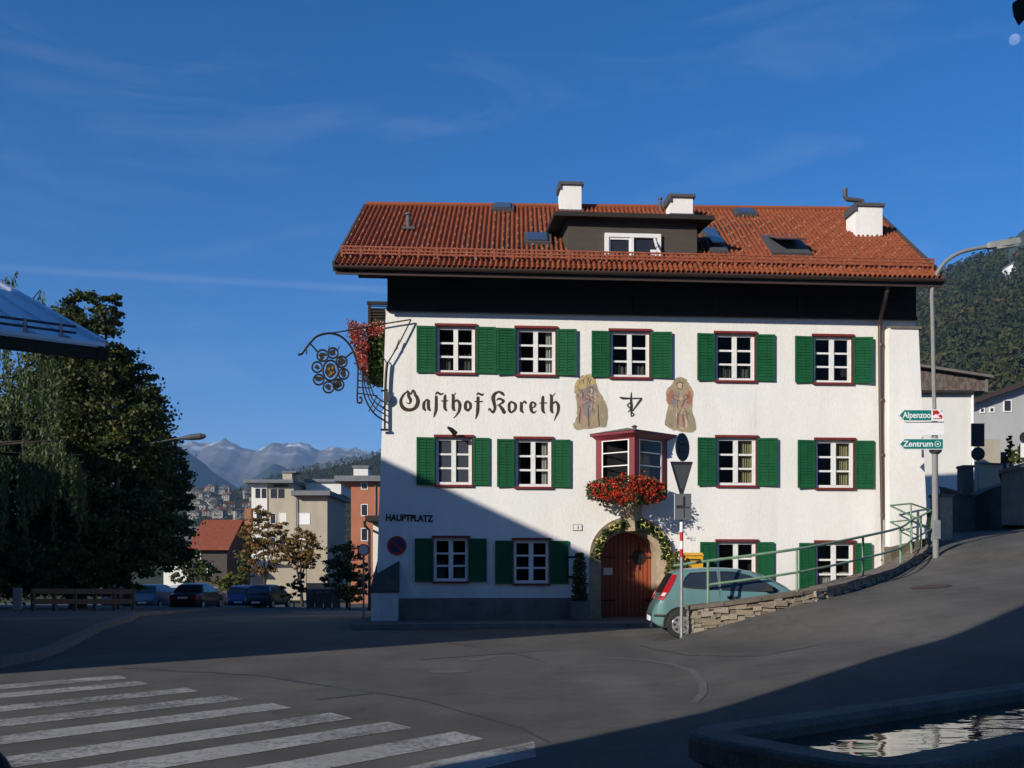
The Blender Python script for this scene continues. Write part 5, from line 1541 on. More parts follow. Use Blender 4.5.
# ------------------------------------------------------------------ cars
def make_car(name, label, paint, cat='car', kind='hatch', full=True, group=None, L=3.84, H=1.48, Wd=1.66, plate=False):
    car = thing(name, label, cat, group=group)
    k = L / 3.84; kz = H / 1.48
    if kind == 'hatch':
        top = [(0,.52),(.02,.60),(.07,.70),(.13,.78),(.22,.98),(.33,1.18),(.42,1.33),(.50,1.41),(.62,1.455),(1.0,1.48),(1.5,1.482),(1.85,1.46),(2.15,1.39),(2.5,1.235),(2.8,1.07),(3.0,.965),(3.25,.90),(3.55,.81),(3.74,.70),(3.81,.60),(3.84,.50)]
    else:
        top = [(0,.52),(.02,.66),(.05,.84),(.10,.90),(.45,.94),(.58,.98),(.85,1.25),(1.02,1.38),(1.25,1.44),(1.6,1.46),(1.95,1.43),(2.2,1.34),(2.55,1.12),(2.75,.96),(3.0,.92),(3.4,.84),(3.7,.73),(3.80,.60),(3.84,.50)]
    plan = [(0,.60),(.03,.68),(.10,.745),(.25,.795),(.7,.825),(1.2,.83),(2.6,.83),(3.2,.79),(3.5,.735),(3.7,.65),(3.8,.54),(3.84,.46)]
    topz = lambda x: np.interp(x, [p[0] for p in top], [p[1] for p in top])
    hwp = lambda x: np.interp(x, [p[0] for p in plan], [p[1] for p in plan])
    def hw(x, z):
        return hwp(x) * np.interp(z, [.15, .28, .5, .75, .98, 1.42], [.93, .97, 1.0, 1.0, .965, .735]) * (Wd / 1.66)
    zb = lambda x: np.interp(x, [0, .15, .35, 3.5, 3.75, 3.84], [.34, .24, .20, .20, .22, .30])
    xs4 = np.unique(np.concatenate([[p[0] for p in top], np.linspace(0, 3.84, 46 if full else 22)]))
    mb = MB(); secs = []
    for x in xs4:
        zt, z0 = topz(x), zb(x)
        ze = max(z0 + .05, zt - .075)
        sec = [(0, z0)]
        for q in range(11):
            z = z0 + (ze - z0) * q / 10; sec.append((hw(x, z), z))
        we = hw(x, ze)
        for fy, fz in ((.965, .4), (.90, .68), (.75, .88), (.4, .98), (0, 1.0)): sec.append((we * fy, ze + (zt - ze) * fz))
        ring = [(x * k, -y, z * kz) for y, z in sec] + [(x * k, y, z * kz) for y, z in reversed(sec[1:-1])]
        secs.append(ring)
    n = len(secs[0])
    for r_ in secs: mb.v += r_
    for i in range(len(secs) - 1):
        for j in range(n):
            l = (j + 1) % n
            mb.f.append((i * n + j, (i + 1) * n + j, (i + 1) * n + l, i * n + l)); mb.m.append(0)
    mb.f.append(tuple(range(n))); mb.m.append(0); mb.f.append(tuple(reversed(range((len(secs) - 1) * n, len(secs) * n)))); mb.m.append(0)
    body = mb.build('body', paint, car, smooth=True)
    def side_poly(pts, off, sgn): return [(x * k, sgn * (hw(x, z) + off), z * kz) for x, z in pts]
    def densify(pts, m=4):
        o = []
        for a, b in zip(pts, pts[1:] + pts[:1]):
            for q in range(m): o.append((a[0] + (b[0] - a[0]) * q / m, a[1] + (b[1] - a[1]) * q / m))
        return o
    if kind == 'hatch':
        sidew = [[(.62,1.08),(.70,1.27),(.80,1.36),(1.34,1.395),(1.36,1.02),(.74,1.055)], [(1.44,1.015),(1.43,1.395),(1.72,1.385),(2.02,1.31),(2.40,1.14),(2.62,1.00),(2.55,.975)]]
    else:
        sidew = [[(.80,1.0),(1.05,1.33),(1.32,1.375),(1.36,.98)], [(1.42,.98),(1.42,1.375),(1.75,1.365),(2.05,1.27),(2.5,1.0),(2.45,.965)]]
    for sgn in (-1, 1):
        for pl in sidew:
            g = MB(); q = side_poly(densify(pl, 3), .006, sgn)
            g.face(q); gh_ = g.build('side_window', M['carglass_solid'] , car, recalc=False)
        if full:
            mb = MB()
            for pl in sidew:     # rubber seals
                q = side_poly(densify(pl, 3), .010, sgn); mb.tube(q, .013, 5, closed=True)
            mb.build('window_seal', M['cartrim'], car)
    # rear window and windscreen
    def cross(x0, x1, w0, w1, off, nm, m_):
        g = MB()
        a, b = topz(x0), topz(x1)
        d = Vector((x1 - x0, 0, b - a)); nn = Vector((-d.z, 0, d.x)).normalized() * off
        if nn.z < 0: nn = -nn
        rows = []
        for q in range(5):
            t = q / 4; x = x0 + (x1 - x0) * t; z = topz(x); w = (w0 + (w1 - w0) * t) * hw(x, max(zb(x), z - .075))
            rows.append([(x * k + nn.x, -w, (z - .012) * kz + nn.z), (x * k + nn.x, -w * .5, z * kz + nn.z), (x * k + nn.x, w * .5, z * kz + nn.z), (x * k + nn.x, w, (z - .012) * kz + nn.z)])
        for r0, r1 in zip(rows, rows[1:]):
            for c in range(3): g.face([r0[c], r0[c + 1], r1[c + 1], r1[c]])
        g.build(nm, m_, car, recalc=False)
    if kind == 'hatch':
        cross(.20, .44, .86, .86, .012, 'rear_window', M['carglass_solid']); cross(2.12, 2.86, .86, .92, .012, 'windscreen', M['carglass_solid'])
    else:
        cross(.60, 1.0, .9, .86, .014, 'rear_window', M['carglass_solid']); cross(2.18, 2.72, .88, .92, .012, 'windscreen', M['carglass_solid'])
    # wheels
    WR = .285
    for xw in (.58, 3.06):
        for sgn in (-1, 1):
            yw = sgn * (hw(xw, .5) + .012)
            if full:
                mb = MB()
                ar = [((xw + (WR + .06) * math.cos(a)) * k, yw * 1.0, (WR + (WR + .075) * math.sin(a)) * kz) for a in np.linspace(-.15, math.pi + .15, 22)]
                mb.face([(x, y - sgn * .004, z) for x, y, z in ar]); mb.tube(ar, .016, 5)
                mb.build('wheel_arch', M['cartrim'], car, recalc=False)
            mb = MB(); y0 = yw + sgn * .018; y1 = yw - sgn * .16
            prf = [(WR * .62, y0 - sgn * .012), (WR * .70, y0), (WR * .93, y0), (WR, y0 - sgn * .03), (WR, y1)]
            mb.lathe(prf, (xw * k, 0, WR), 24 if full else 14, axis='y')
            wheel = mb.build('wheel', M['rubber'], car)
            mb = MB()
            mb.lathe([(WR * .60, y0 - sgn * .008), (WR * .66, y0 + sgn * .003), (WR * .60, y0 - sgn * .002), (WR * .2, y0 + sgn * .004), (.02, y0 + sgn * .012)], (xw * k, 0, WR), 24 if full else 12, axis='y')
            if full:
                for q in range(7):
                    a = 2 * math.pi * q / 7
                    mb.bar((xw + .05 * math.cos(a), y0 + sgn * .006, WR + .05 * math.sin(a)), (xw + WR * .6 * math.cos(a), y0 + sgn * .004, WR + WR * .6 * math.sin(a)), .05, .014, up=(0, 1, 0))
            mb.build('rim', M['rim'], wheel)
            if full:
                mb = MB()
                for q in range(7):
                    a = 2 * math.pi * (q + .5) / 7; c = Vector((xw + WR * .43 * math.cos(a), y0 + sgn * .004, WR + WR * .43 * math.sin(a)))
                    mb.lathe([(.034, 0), (.030, sgn * .006)], c, 10, axis='y')
                mb.build('rim_slot', M['cartrim'], wheel)
    # lights
    for sgn in (-1, 1):
        mb = MB()
        if kind == 'hatch':
            pl = None; tl_ = [((.105,.80),(.215,.79)),((.145,.87),(.265,.86)),((.205,.97),(.335,.96)),((.30,1.12),(.425,1.10)),((.37,1.24),(.485,1.22)),((.435,1.335),(.525,1.33))]
        else:
            pl = [(.03,.62),(.18,.62),(.20,.84),(.06,.84)]
        if pl: q = side_poly(densify(pl, 3), .010, sgn); mb.face(q)
        else:
            for (a0, a1), (b0_, b1_) in zip(tl_, tl_[1:]): mb.face(side_poly([a0, a1, b1_, b0_], .012, sgn))
        if kind != 'hatch': mb.box(-.012, .02, sgn * .42, sgn * .68, .64 * kz, .82 * kz)
        mb.build('tail_light', M['taillight'], car, recalc=False)
        if full:
            mb = MB(); q = side_poly(densify([(.18,.885),(.25,.88),(.30,.95),(.225,.955)], 2), .017, sgn); mb.face(q); mb.build('reverse_lamp', M['lens'], car, recalc=False)
        mb = MB(); q = side_poly(densify([(3.42,.60),(3.70,.56),(3.72,.66),(3.45,.76)], 3), .010, sgn); mb.face(q); mb.build('headlight', M['lens'], car, recalc=False)
    if full:
        mb = MB()
        for sgn in (-1, 1):
            q = side_poly([(.05,.47),(.25,.47),(.40,.47)], .008, sgn); mb.tube([Vector(p) for p in q], .028, 6)
        mb.bar((.0, -.60, .47), (.0, .60, .47), .03, .05); mb.build('bumper_strip', M['cartrim'], car)
        for sgn in (-1, 1):
            mb = MB(); p = side_poly([(1.55,.86),(1.75,.85)], .016, sgn); mb.bar(p[0], p[1], .03, .055); mb.build('handle', M['cartrim'], car)
            mb = MB()
            q = side_poly([(1.39,1.40),(1.40,.95),(1.40,.60),(1.43,.35)], .004, sgn); mb.tube(q, .005, 4)
            q = side_poly([(2.62,.97),(2.66,.75),(2.60,.40),(2.55,.30)], .004, sgn); mb.tube(q, .005, 4)
            q = side_poly([(1.43,.33),(2.0,.30),(2.55,.30)], .004, sgn); mb.tube(q, .005, 4)
            mb.build('door_seam', M['cartrim'], car)
            mb = MB(); p = side_poly([(2.38,1.03)], .02, sgn)[0]
            mb.hexa([(p[0] - .05, p[1], p[2] - .05), (p[0] + .09, p[1], p[2] - .05), (p[0] + .09, p[1] + sgn * .17, p[2] - .04), (p[0] - .05, p[1] + sgn * .17, p[2] - .04),
                     (p[0] - .05, p[1], p[2] + .07), (p[0] + .06, p[1], p[2] + .07), (p[0] + .06, p[1] + sgn * .16, p[2] + .08), (p[0] - .05, p[1] + sgn * .16, p[2] + .08)])
            mb.build('mirror', M['cartrim'], car)
        mb = MB(); mb.lathe([(.06, 0), (.055, .01)], (.11 * k, 0, .62), 10, axis='x'); mb.tube([(.62, 0, 1.45), (.50, 0, 1.68)], .006, 5); mb.build('aerial', M['cartrim'], car)
    if plate:
        mb = MB(); mb.box(-.025, -.005, -.26, .26, .66 * kz, .77 * kz); mb.build('number_plate', M['signwhite'], car)
    else:
        mb = MB(); mb.box(-.03, .02, -.26, .26, .34, .45); mb.build('number_plate', M['signwhite'], car)
    return car
M['carglass_solid'] = mat('dark_car_glass', (0.018, 0.024, 0.030), 0.06, (0.028, 0.036, 0.042), 1.5, spec=0.7)
CYAW = R(-3)
car = make_car('hatchback_car', 'pale aqua hatchback parked by the arched door behind the rubble wall', M['carpaint'])
YC = 21.75
pw = P(680.5, 636, YC)        # rear wheel, near side
SCL = 1.04
off = Vector((.58 * math.cos(CYAW) + .84 * math.sin(CYAW), .58 * math.sin(CYAW) - .84 * math.cos(CYAW), 0)) * SCL
car.location = (pw.x - off.x, pw.y - off.y, 0.0)
car.rotation_euler = (0, 0, CYAW)
car.scale = (SCL,) * 3

def park(name, label, paint, px, pyb, Y, yaw, kind='hatch', L=3.9, H=1.44, plate=False, group=None):
    c = make_car(name, label, paint, kind=kind, full=False, L=L, H=H, plate=plate, group=group)
    p = P(px, pyb, Y); 
    c.rotation_euler.z = yaw
    o = Vector((L / 2 * math.cos(yaw), L / 2 * math.sin(yaw), 0))
    c.location = (p.x - o.x, p.y - o.y, gzf(p.x, p.y))
    return c
M['cp_dark'] = mat('dark_red_brown_paint', (0.018, 0.012, 0.012), 0.3, (0.022, 0.015, 0.015), 3, coat=.5)
M['cp_silver'] = mat('silver_blue_paint', (0.14, 0.17, 0.21), 0.35, (0.12, 0.145, 0.18), 3, metal=.5, coat=.5)
M['cp_white'] = mat('white_car_paint', (0.62, 0.62, 0.60), 0.35, (0.55, 0.55, 0.54), 3, coat=.5)
M['cp_blue'] = mat('blue_car_paint', (0.02, 0.045, 0.20), 0.3, (0.016, 0.036, 0.16), 3, coat=.5)
M['cp_red'] = mat('red_car_paint', (0.30, 0.02, 0.02), 0.3, (0.24, 0.016, 0.016), 3, coat=.5)
M['cp_black'] = mat('black_car_paint', (0.014, 0.015, 0.018), 0.3, (0.018, 0.019, 0.022), 3, coat=.5)
park('parked_car', 'dark saloon seen from behind in the middle of the side street', M['cp_dark'], 197.5, 606, 52.5, R(88), 'sedan', L=4.3, H=1.42, plate=True)
park('parked_car', 'silver-blue car in the shade beside the dark saloon', M['cp_silver'], 157, 602, 60, R(86), L=4.1)
park('parked_car', 'white car half hidden behind the dark saloon', M['cp_white'], 184, 599, 66, R(86), L=4.0)
park('parked_car', 'pale grey car parked ahead, just right of the dark saloon', M['lampgrey'], 213, 597, 72, R(100), L=4.0)
park('parked_car', 'red car with its nose behind the wooden fence', M['cp_red'], 136, 601, 60, R(60), L=4.0)
park('parked_car', 'blue car at the foot of the large autumn tree', M['cp_blue'], 249, 597, 64, R(84), L=3.7)
park('parked_car', 'black car under the smaller autumn tree', M['cp_black'], 269, 598, 61, R(80), L=3.8)

# ------------------------------------------------------------------ rubble wall, railing, posts
w0 = WP[0]
rw = thing('rubble_wall', 'low rubble stone wall climbing the kerb beside the aqua car', 'wall', (w0.x, w0.y, 0))
TK = .36
def path_len(pts):
    d = [0]
    for a, b in zip(pts, pts[1:]): d.append(d[-1] + (Vector((b.x, b.y)) - Vector((a.x, a.y))).length)
    return d
wd_ = path_len(WP)
def wall_at(s):
    i = max(0, min(len(wd_) - 2, int(np.searchsorted(wd_, s) - 1)))
    t = (s - wd_[i]) / (wd_[i + 1] - wd_[i])
    p = WP[i].lerp(WP[i + 1], t); zt = WT[i].z + (WT[i + 1].z - WT[i].z) * t
    d = (WP[i + 1] - WP[i]); d.z = 0; d.normalize()
    return Vector((p.x, p.y, 0)), gzf(p.x, p.y), zt, d, Vector((d.y, -d.x, 0))
mb = MB(); ST = 60
for k in range(ST):
    q = []
    for s in (wd_[-1] * k / ST, wd_[-1] * (k + 1) / ST):
        p, zb_, zt, d, nn = wall_at(s)
        q.append((p - nn * .03, p - nn * TK, min(zb_, 0) - .3, zt - .07))
    a, b = q
    mb.hexa([(a[0].x, a[0].y, a[2]), (b[0].x, b[0].y, b[2]), (b[1].x, b[1].y, b[2]), (a[1].x, a[1].y, a[2]),
             (a[0].x, a[0].y, a[3]), (b[0].x, b[0].y, b[3]), (b[1].x, b[1].y, b[3]), (a[1].x, a[1].y, a[3])])
mb.v = [(x - w0.x, y - w0.y, z) for x, y, z in mb.v]
mb.build('core', M['mortar'], rw)
mb = MB()
CH = [.0, .11, .19, .30, .38, .49, .57, .66, .75]
rr = random.Random(11)
for crs in range(8):
    s = -0.02; 
    while s < wd_[-1] - .05:
        L_ = rr.choice([.12, .17, .22, .28, .36]) * rr.uniform(.85, 1.15); s2 = min(s + L_, wd_[-1])
        p, zb_, zt, d, nn = wall_at((s + s2) / 2)
        z0 = zb_ - .10 + CH[crs] + rr.uniform(-.022, .022); z1 = zb_ - .10 + CH[crs + 1] - rr.uniform(.004, .02) + rr.uniform(-.01, .012)
        z1 = min(z1, zt - .075)
        if z1 - z0 > .04:
            o0 = rr.uniform(-.005, .035); g = rr.uniform(.0, .016)
            a = p - d * (s2 - s - g) / 2; b = p + d * (s2 - s - g) / 2
            jit = lambda: rr.uniform(-.02, .02)
            f = [a + nn * o0, b + nn * o0]; bk = [b - nn * .1, a - nn * .1]
            pts = [(f[0].x, f[0].y, z0 + jit()), (f[1].x, f[1].y, z0 + jit()), (bk[0].x, bk[0].y, z0), (bk[1].x, bk[1].y, z0),
                   (f[0].x - nn.x * rr.uniform(0, .03), f[0].y - nn.y * rr.uniform(0, .03), z1 + jit()), (f[1].x - nn.x * rr.uniform(0, .03), f[1].y - nn.y * rr.uniform(0, .03), z1 + jit()), (bk[0].x, bk[0].y, z1), (bk[1].x, bk[1].y, z1)]
            mb.hexa([(x - w0.x, y - w0.y, z) for x, y, z in pts])
        s = s2
for k in range(9):      # end face towards the side street
    for q in range(2):
        z0 = .02 + (k // 2 if False else k) * .085
        p, zb_, zt, d, nn = wall_at(0.0)
        if z0 + .075 > zt - .07: continue
        a0, a1 = (.0, .17) if q == 0 else (.185, .345)
        o0 = rr.uniform(.0, .04)
        A = p - nn * a0 - d * o0; B = p - nn * a1 - d * o0
        pts = [(A.x, A.y, z0), (A.x + d.x * .1, A.y + d.y * .1, z0), (B.x + d.x * .1, B.y + d.y * .1, z0), (B.x, B.y, z0)]
        mb.hexa([(x - w0.x, y - w0.y, z) for x, y, z in pts] + [(x - w0.x, y - w0.y, z + .07) for x, y, z in pts])
mb.build('stone', M['rubble'], rw)
mb = MB()
s = -.04
while s < wd_[-1]:
    s2 = min(s + rr.uniform(.5, .95), wd_[-1] + .05)
    q = []
    for u in (s + .008, s2 - .008):
        p, zb_, zt, d, nn = wall_at(min(max(u, 0), wd_[-1] - .001)); p = p + d * (u - min(max(u, 0), wd_[-1] - .001))
        e = rr.uniform(.03, .06)
        q.append((p + nn * e, p - nn * (TK + .04), zt - .075, zt + rr.uniform(-.012, .008)))
    a, b = q
    mb.hexa([(x - w0.x, y - w0.y, z) for x, y, z in [(a[0].x, a[0].y, a[2]), (b[0].x, b[0].y, b[2]), (b[1].x, b[1].y, b[2]), (a[1].x, a[1].y, a[2]),
             (a[0].x, a[0].y, a[3]), (b[0].x, b[0].y, b[3]), (b[1].x, b[1].y, b[3]), (a[1].x, a[1].y, a[3])]])
    s = s2
mb.build('coping', M['coping'], rw)

# railing
rl0 = P(708, 604, 20.75)
rail = thing('railing', 'pale green tubular railing on top of the climbing rubble wall', 'railing', rl0)
posts = [(708, 561, 605, 20.75), (797, 549, 592, 20.95), (863, 536.5, 577, 22.75), (900.5, 527.5, 565, 25.7), (911.5, 520, 557, 26.95), (921, 516, 551, 27.35), (931.5, 510.5, 543.5, 27.75)]
tops, mids = [], []
for (x, t, b, Y) in posts:
    Y += .12
    T_, B_ = P(x, t, Y) - rl0, P(x, b + 1, Y) - rl0
    mb = MB(); mb.tube([B_ - Vector((0, 0, .1)), T_], .028, 8); mb.build('post', M['railgreen'], rail)
    tops.append(T_); mids.append(B_.lerp(T_, .47))
def spline(ps, sub=6):
    sm = []; N_ = len(ps)
    for i in range(N_ - 1):
        p0, p1, p2, p3 = ps[max(0, i - 1)], ps[i], ps[i + 1], ps[min(N_ - 1, i + 2)]
        for q in range(sub):
            t = q / sub
            sm.append(0.5 * ((2 * p1) + (p2 - p0) * t + (2 * p0 - 5 * p1 + 4 * p2 - p3) * t * t + (3 * p1 - p0 - 3 * p2 + p3) * t ** 3))
    return sm + [ps[-1]]
left_end = [P(681.5, 566.5, 20.9) - rl0, P(683, 592, 20.9) - rl0]
mb = MB(); mb.tube(spline([tops[0] + Vector((-.72, -.02, -.10))] + tops), .030, 8); mb.build('handrail', M['railgreen'], rail)
mb = MB(); mb.tube(spline(mids), .026, 8); mb.build('middle_rail', M['railgreen'], rail)
# landing rail turning back to the buttress
A = posts[-1]
Bt, Ct = P(911, 503.5, 27.45) - rl0, P(890, 505.5, 27.3) - rl0
Dt = P(921, 520.5, 27.3) - rl0
dzm = Vector((0, 0, -.45))
mb = MB(); mb.tube([tops[-1], Bt, Ct], .024, 8); mb.tube([Ct, Dt], .024, 8); mb.tube([mids[-1], Bt + dzm, Ct + dzm], .02, 8); mb.tube([Ct + dzm, Dt + dzm], .02, 8)
mb.build('landing_rail', M['railgreen'], rail)
mb = MB(); mb.tube([Bt, Bt + Vector((0, 0, -1.9))], .026, 8); mb.build('post', M['railgreen'], rail)
# landing and steps between railing and buttress
mb = MB()
lp = [P(893, 534, 27.9), P(926, 532, 28.0), P(937, 548, 27.9)]
a = P(893, 560, 27.2); 
mb.hexa([(a.x, 27.35, 0), (a.x + 1.15, 27.65, 0), (a.x + 1.15, 28.25, 0), (a.x, 27.85, 0), (a.x, 27.35, 2.05), (a.x + 1.15, 27.65, 2.35), (a.x + 1.15, 28.25, 2.4), (a.x, 27.85, 2.1)])
M['landing'] = mat('worn_landing', (0.16, 0.135, 0.085), 0.95, (0.10, 0.085, 0.055), 5, bump=.4, bscale=25); ld = mb.build('landing', M['landing'], None); tag(ld, 'small tan masonry landing behind the upper end of the railing', 'landing')
ld.location = (0, 0, 0)

# sign post seen from behind
M['panelgrey'] = mat('panel_grey', (0.115, 0.12, 0.13), 0.6, (0.095, 0.10, 0.11), 5)
b0 = P(681.5, 635, 20.4)
sp = thing('sign_post', 'red and white banded post with three traffic signs seen from behind', 'sign post', (b0.x, b0.y, gzf(b0.x, b0.y)))
zz = lambda py: EYE + (HY - py) / F * b0.y - sp.location.z
xx = lambda px: (px - CX) / F * b0.y - b0.x
mb = MB(); mb.tube([(0, 0, -.1), (0, 0, zz(522))], .034, 10); mb.tube([(0, 0, zz(522)), (.01, 0, zz(436))], .03, 10)
mb.build('pole', M['galv'], sp)
for (t, b, c_) in ((532, 541, 'signred'), (549, 557, 'signred'), (522, 532, 'signwhite'), (541, 549, 'signwhite')):
    mb = MB(); mb.tube([(0, 0, zz(b)), (0, 0, zz(t))], .0365, 12); mb.build('band', M[c_], sp)
def turned(mb, name, mats, ang, ctr):
    o = mb.build(name, mats, sp, recalc=True); o.location = ctr; o.rotation_euler.z = ang; return o
mb = MB(); ry_ = (zz(434) - zz(462)) / 2; 
mb.prism([(ry_ * math.cos(a), -.02, ry_ * math.sin(a)) for a in np.linspace(0, 2 * math.pi, 28, endpoint=False)], (0, .02, 0))
for zz_ in (-.08, .08): mb.box(-.12, .12, -.045, -.021, zz_ - .012, zz_ + .012)
turned(mb, 'round_sign_back', M['signback'], R(52), (.0, -.06, zz(447.5)))
mb = MB(); w2 = (xx(692.5) - xx(669.5)) / 2; h2 = zz(461.5) - zz(494)
tri = [(-w2, 0, 0), (w2, 0, 0), (.14 * w2, 0, -h2), (-.14 * w2, 0, -h2)]
tr_ = [Vector(p) for p in tri]; c_ = Vector((0, 0, -h2 * .36))
mb.prism([Vector((p.x, -.02, p.z)) for p in tr_], (0, .02, 0), 1)
for a, b in zip(tr_, tr_[1:] + tr_[:1]):
    ai, bi = a.lerp(c_, .26), b.lerp(c_, .26)
    mb.prism([Vector((a.x, -.035, a.z)), Vector((b.x, -.035, b.z)), Vector((bi.x, -.024, bi.z)), Vector((ai.x, -.024, ai.z))], (0, .012, 0), 0)
turned(mb, 'triangle_sign_back', [M['signback'], M['signback_grey']], R(6), (xx(681), -.045, zz(462)))
pc = ((xx(674) + xx(690.5)) / 2, -.04, (zz(494) + zz(520)) / 2)
pwid, phei = xx(690.5) - xx(674), zz(494) - zz(520)
mb = MB(); mb.box(-pwid / 2, pwid / 2, -.05, -.025, -phei / 2, phei / 2); pan = mb.build('junction_panel', M['panelgrey'], sp); pan.location = pc
mb = MB(); mb.box(-pwid / 2 - .006, -pwid / 2 - .0005, -.052, -.02, -phei / 2, phei / 2); mb.build('panel_edge', M['signwhite'], pan)
mb = MB(); fq = -.056
mb.box(.0, .045, fq, -.0505, -.03, phei * .40); mb.box(-pwid * .40, .0, fq, -.0505, -.03, .03); mb.box(.06, pwid * .42, fq, -.0505, -.03, -.005); mb.box(.012, .032, fq, -.0505, -phei * .42, -.05)
mb.build('junction_mark', M['signback'], pan)

# street lamp on the right with two direction signs
LY = 27.0
lb0 = P(936, 556, LY)
lamp = thing('street_lamp', 'tall grey street lamp bending over the climbing road beside the guesthouse', 'street lamp', (lb0.x, LY, gzf(lb0.x, LY)))
lz = lambda px, py: P(px, py, LY) - lamp.location
mb = MB()
mb.tube([Vector((0, 0, -.2)), lz(935.2, 500), lz(934.6, 420)], [.082, .080, .076], 12)
mb.tube(spline([lz(934.6, 420), lz(932.5, 320), lz(931.8, 296), lz(933.5, 282), lz(939, 270), lz(947, 260.5), lz(958, 253.5), lz(972, 249.3), lz(988, 246.8)]), .052, 10)
mb.build('pole', M['lampgrey'], lamp)
mb = MB(); a, b = lz(986, 246.5), lz(1021, 242.5)
d = (b - a)
sec = lambda p, w, h0, h1: [p + Vector((0, -w, h0)), p + Vector((0, w, h0)), p + Vector((0, w * .75, h1)), p + Vector((0, -w * .75, h1))]
rings = [sec(a, .06, -.05, .06), sec(a + d * .08, .10, -.07, .09), sec(a + d * .55, .15, -.07, .11), sec(a + d * .92, .14, -.05, .12), sec(b, .09, .0, .08)]
for r_ in rings: mb.v += [tuple(p) for p in r_]
for i in range(len(rings) - 1):
    for j in range(4): mb.f.append((i * 4 + j, i * 4 + (j + 1) % 4, (i + 1) * 4 + (j + 1) % 4, (i + 1) * 4 + j)); mb.m.append(0)
mb.f += [(0, 1, 2, 3), tuple(range(16, 20))]; mb.m += [0, 0]
lh = mb.build('lamp_head', M['lampgrey'], lamp)
mb = MB(); mb.hexa([p for p in [a + d * .3 + Vector((0, -.1, -.12)), a + d * .85 + Vector((0, -.1, -.10)), a + d * .85 + Vector((0, .1, -.10)), a + d * .3 + Vector((0, .1, -.12)), a + d * .25 + Vector((0, -.13, -.068)), a + d * .9 + Vector((0, -.13, -.062)), a + d * .9 + Vector((0, .13, -.062)), a + d * .25 + Vector((0, .13, -.068))]])
mb.build('lens', M['lens'], lh)
mb = MB(); mb.box(-.085, .085, -.09, -.07, .5, 1.0); mb.build('service_hatch', M['galv'], lamp)

def direction_sign(label, text, x0, x1, y0, y1, emblem):
    Yq = LY - .17
    c = P((x0 + x1) / 2, (y0 + y1) / 2, Yq)
    t = thing('direction_sign', label, 'direction sign', c)
    w = (x1 - x0) / F * Yq / 2; h = (y1 - y0) / F * Yq / 2
    def arrow(k, y): return [(-w + k * 1.6, y, 0), (-w + h * .95 + k * .5, y, h - k), (w - k, y, h - k), (w - k, y, -h + k), (-w + h * .95 + k * .5, y, -h + k)]
    mb = MB(); mb.prism(arrow(0, .0), (0, .03, 0)); mb.box(w * .45, w * .62, .03, .09, -h * .5, h * .5)
    mb.build('board', M['signwhite'], t)
    mb = MB(); mb.prism([(x if x < w * .9 else (w * .45 if emblem == 'zoo' else x), y, z) for x, y, z in arrow(.018, -.004)], (0, .003, 0)); mb.build('field', M['signgreen'], t)
    x_s = -w + h * .72
    x_e = w * .43 if emblem == 'zoo' else w * .52
    me = font_mesh(text, h * 1.05, .001, .004)
    text_obj('lettering', me, M['signwhite'], t, (x_s, -.006, -h * .46), fit=x_e - x_s)
    if emblem == 'zoo':
        mb = MB(); mb.box(w * .50, w - .03, -.004, -.001, -h + .035, h - .035, 0)
        mb.build('emblem_field', M['signwhite'], t)
        mb = MB(); ex0, ex1 = w * .52, w - .035
        E = lambda u, v: (ex0 + (ex1 - ex0) * u, -.0075, -h * .85 + 1.7 * h * v)
        mb.prism([E(0, 1), E(.5, 1), E(.75, .78), E(.55, .55), E(.3, .62), E(.0, .45)], (0, .003, 0)); mb.prism([E(.55, .45), E(.8, .6), E(1, .45), E(1, .2), E(.75, .25)], (0, .003, 0))
        mb.prism([E(.05, .12), E(.95, .12), E(.95, .2), E(.05, .2)], (0, .003, 0))
        mb.build('emblem', M['signred'], t)
        mb = MB(); mb.prism([E(.8, 1), E(1, 1), E(1, .78)], (0, .003, 0)); mb.build('emblem_corner', M['signgreen'], t)
    else:
        mb = MB(); cx_ = w * .74
        rg = [(cx_ + h * .52 * math.cos(a), -.006, h * .52 * math.sin(a)) for a in np.linspace(0, 2 * math.pi, 20, endpoint=False)]
        mb.tube(rg, .008, 5, closed=True); mb.lathe([(h * .18, -.004), (h * .18, -.009)], (cx_, 0, 0), 12, axis='y')
        mb.build('ring_mark', M['signwhite'], t)
direction_sign('upper green arrow board pointing to the Alpenzoo with a red animal emblem', 'Alpenzoo', 898.5, 943.5, 409.5, 421, 'zoo')
direction_sign('lower green arrow board pointing to the Zentrum with a white ring', 'Zentrum', 899, 943.5, 438.5, 449.5, 'ring')
Yq = LY - .10; c = P(923, 428.5, Yq)
wp = thing('blank_sign', 'plain white sign board between the two green arrow boards', 'sign', c)
mb = MB(); w = 21 / F * Yq; h = 6.6 / F * Yq; mb.box(-w, w, 0, .025, -h, h); mb.build('board', M['signwhite'], wp)
mb = MB(); mb.box(w * .4, w * .62, .026, .06, -h * .5, h * .5); mb.build('clamp', M['galv'], wp)
c = P(935.5, 450.5, LY); 
mb = MB(); mb.lathe([(.17, .02), (.15, -.04), (.09, -.10), (.085, .02)], (0, 0, 0), 16); clm = mb.build('pole_clamp', M['signback_grey'], lamp); clm.location = c - lamp.location
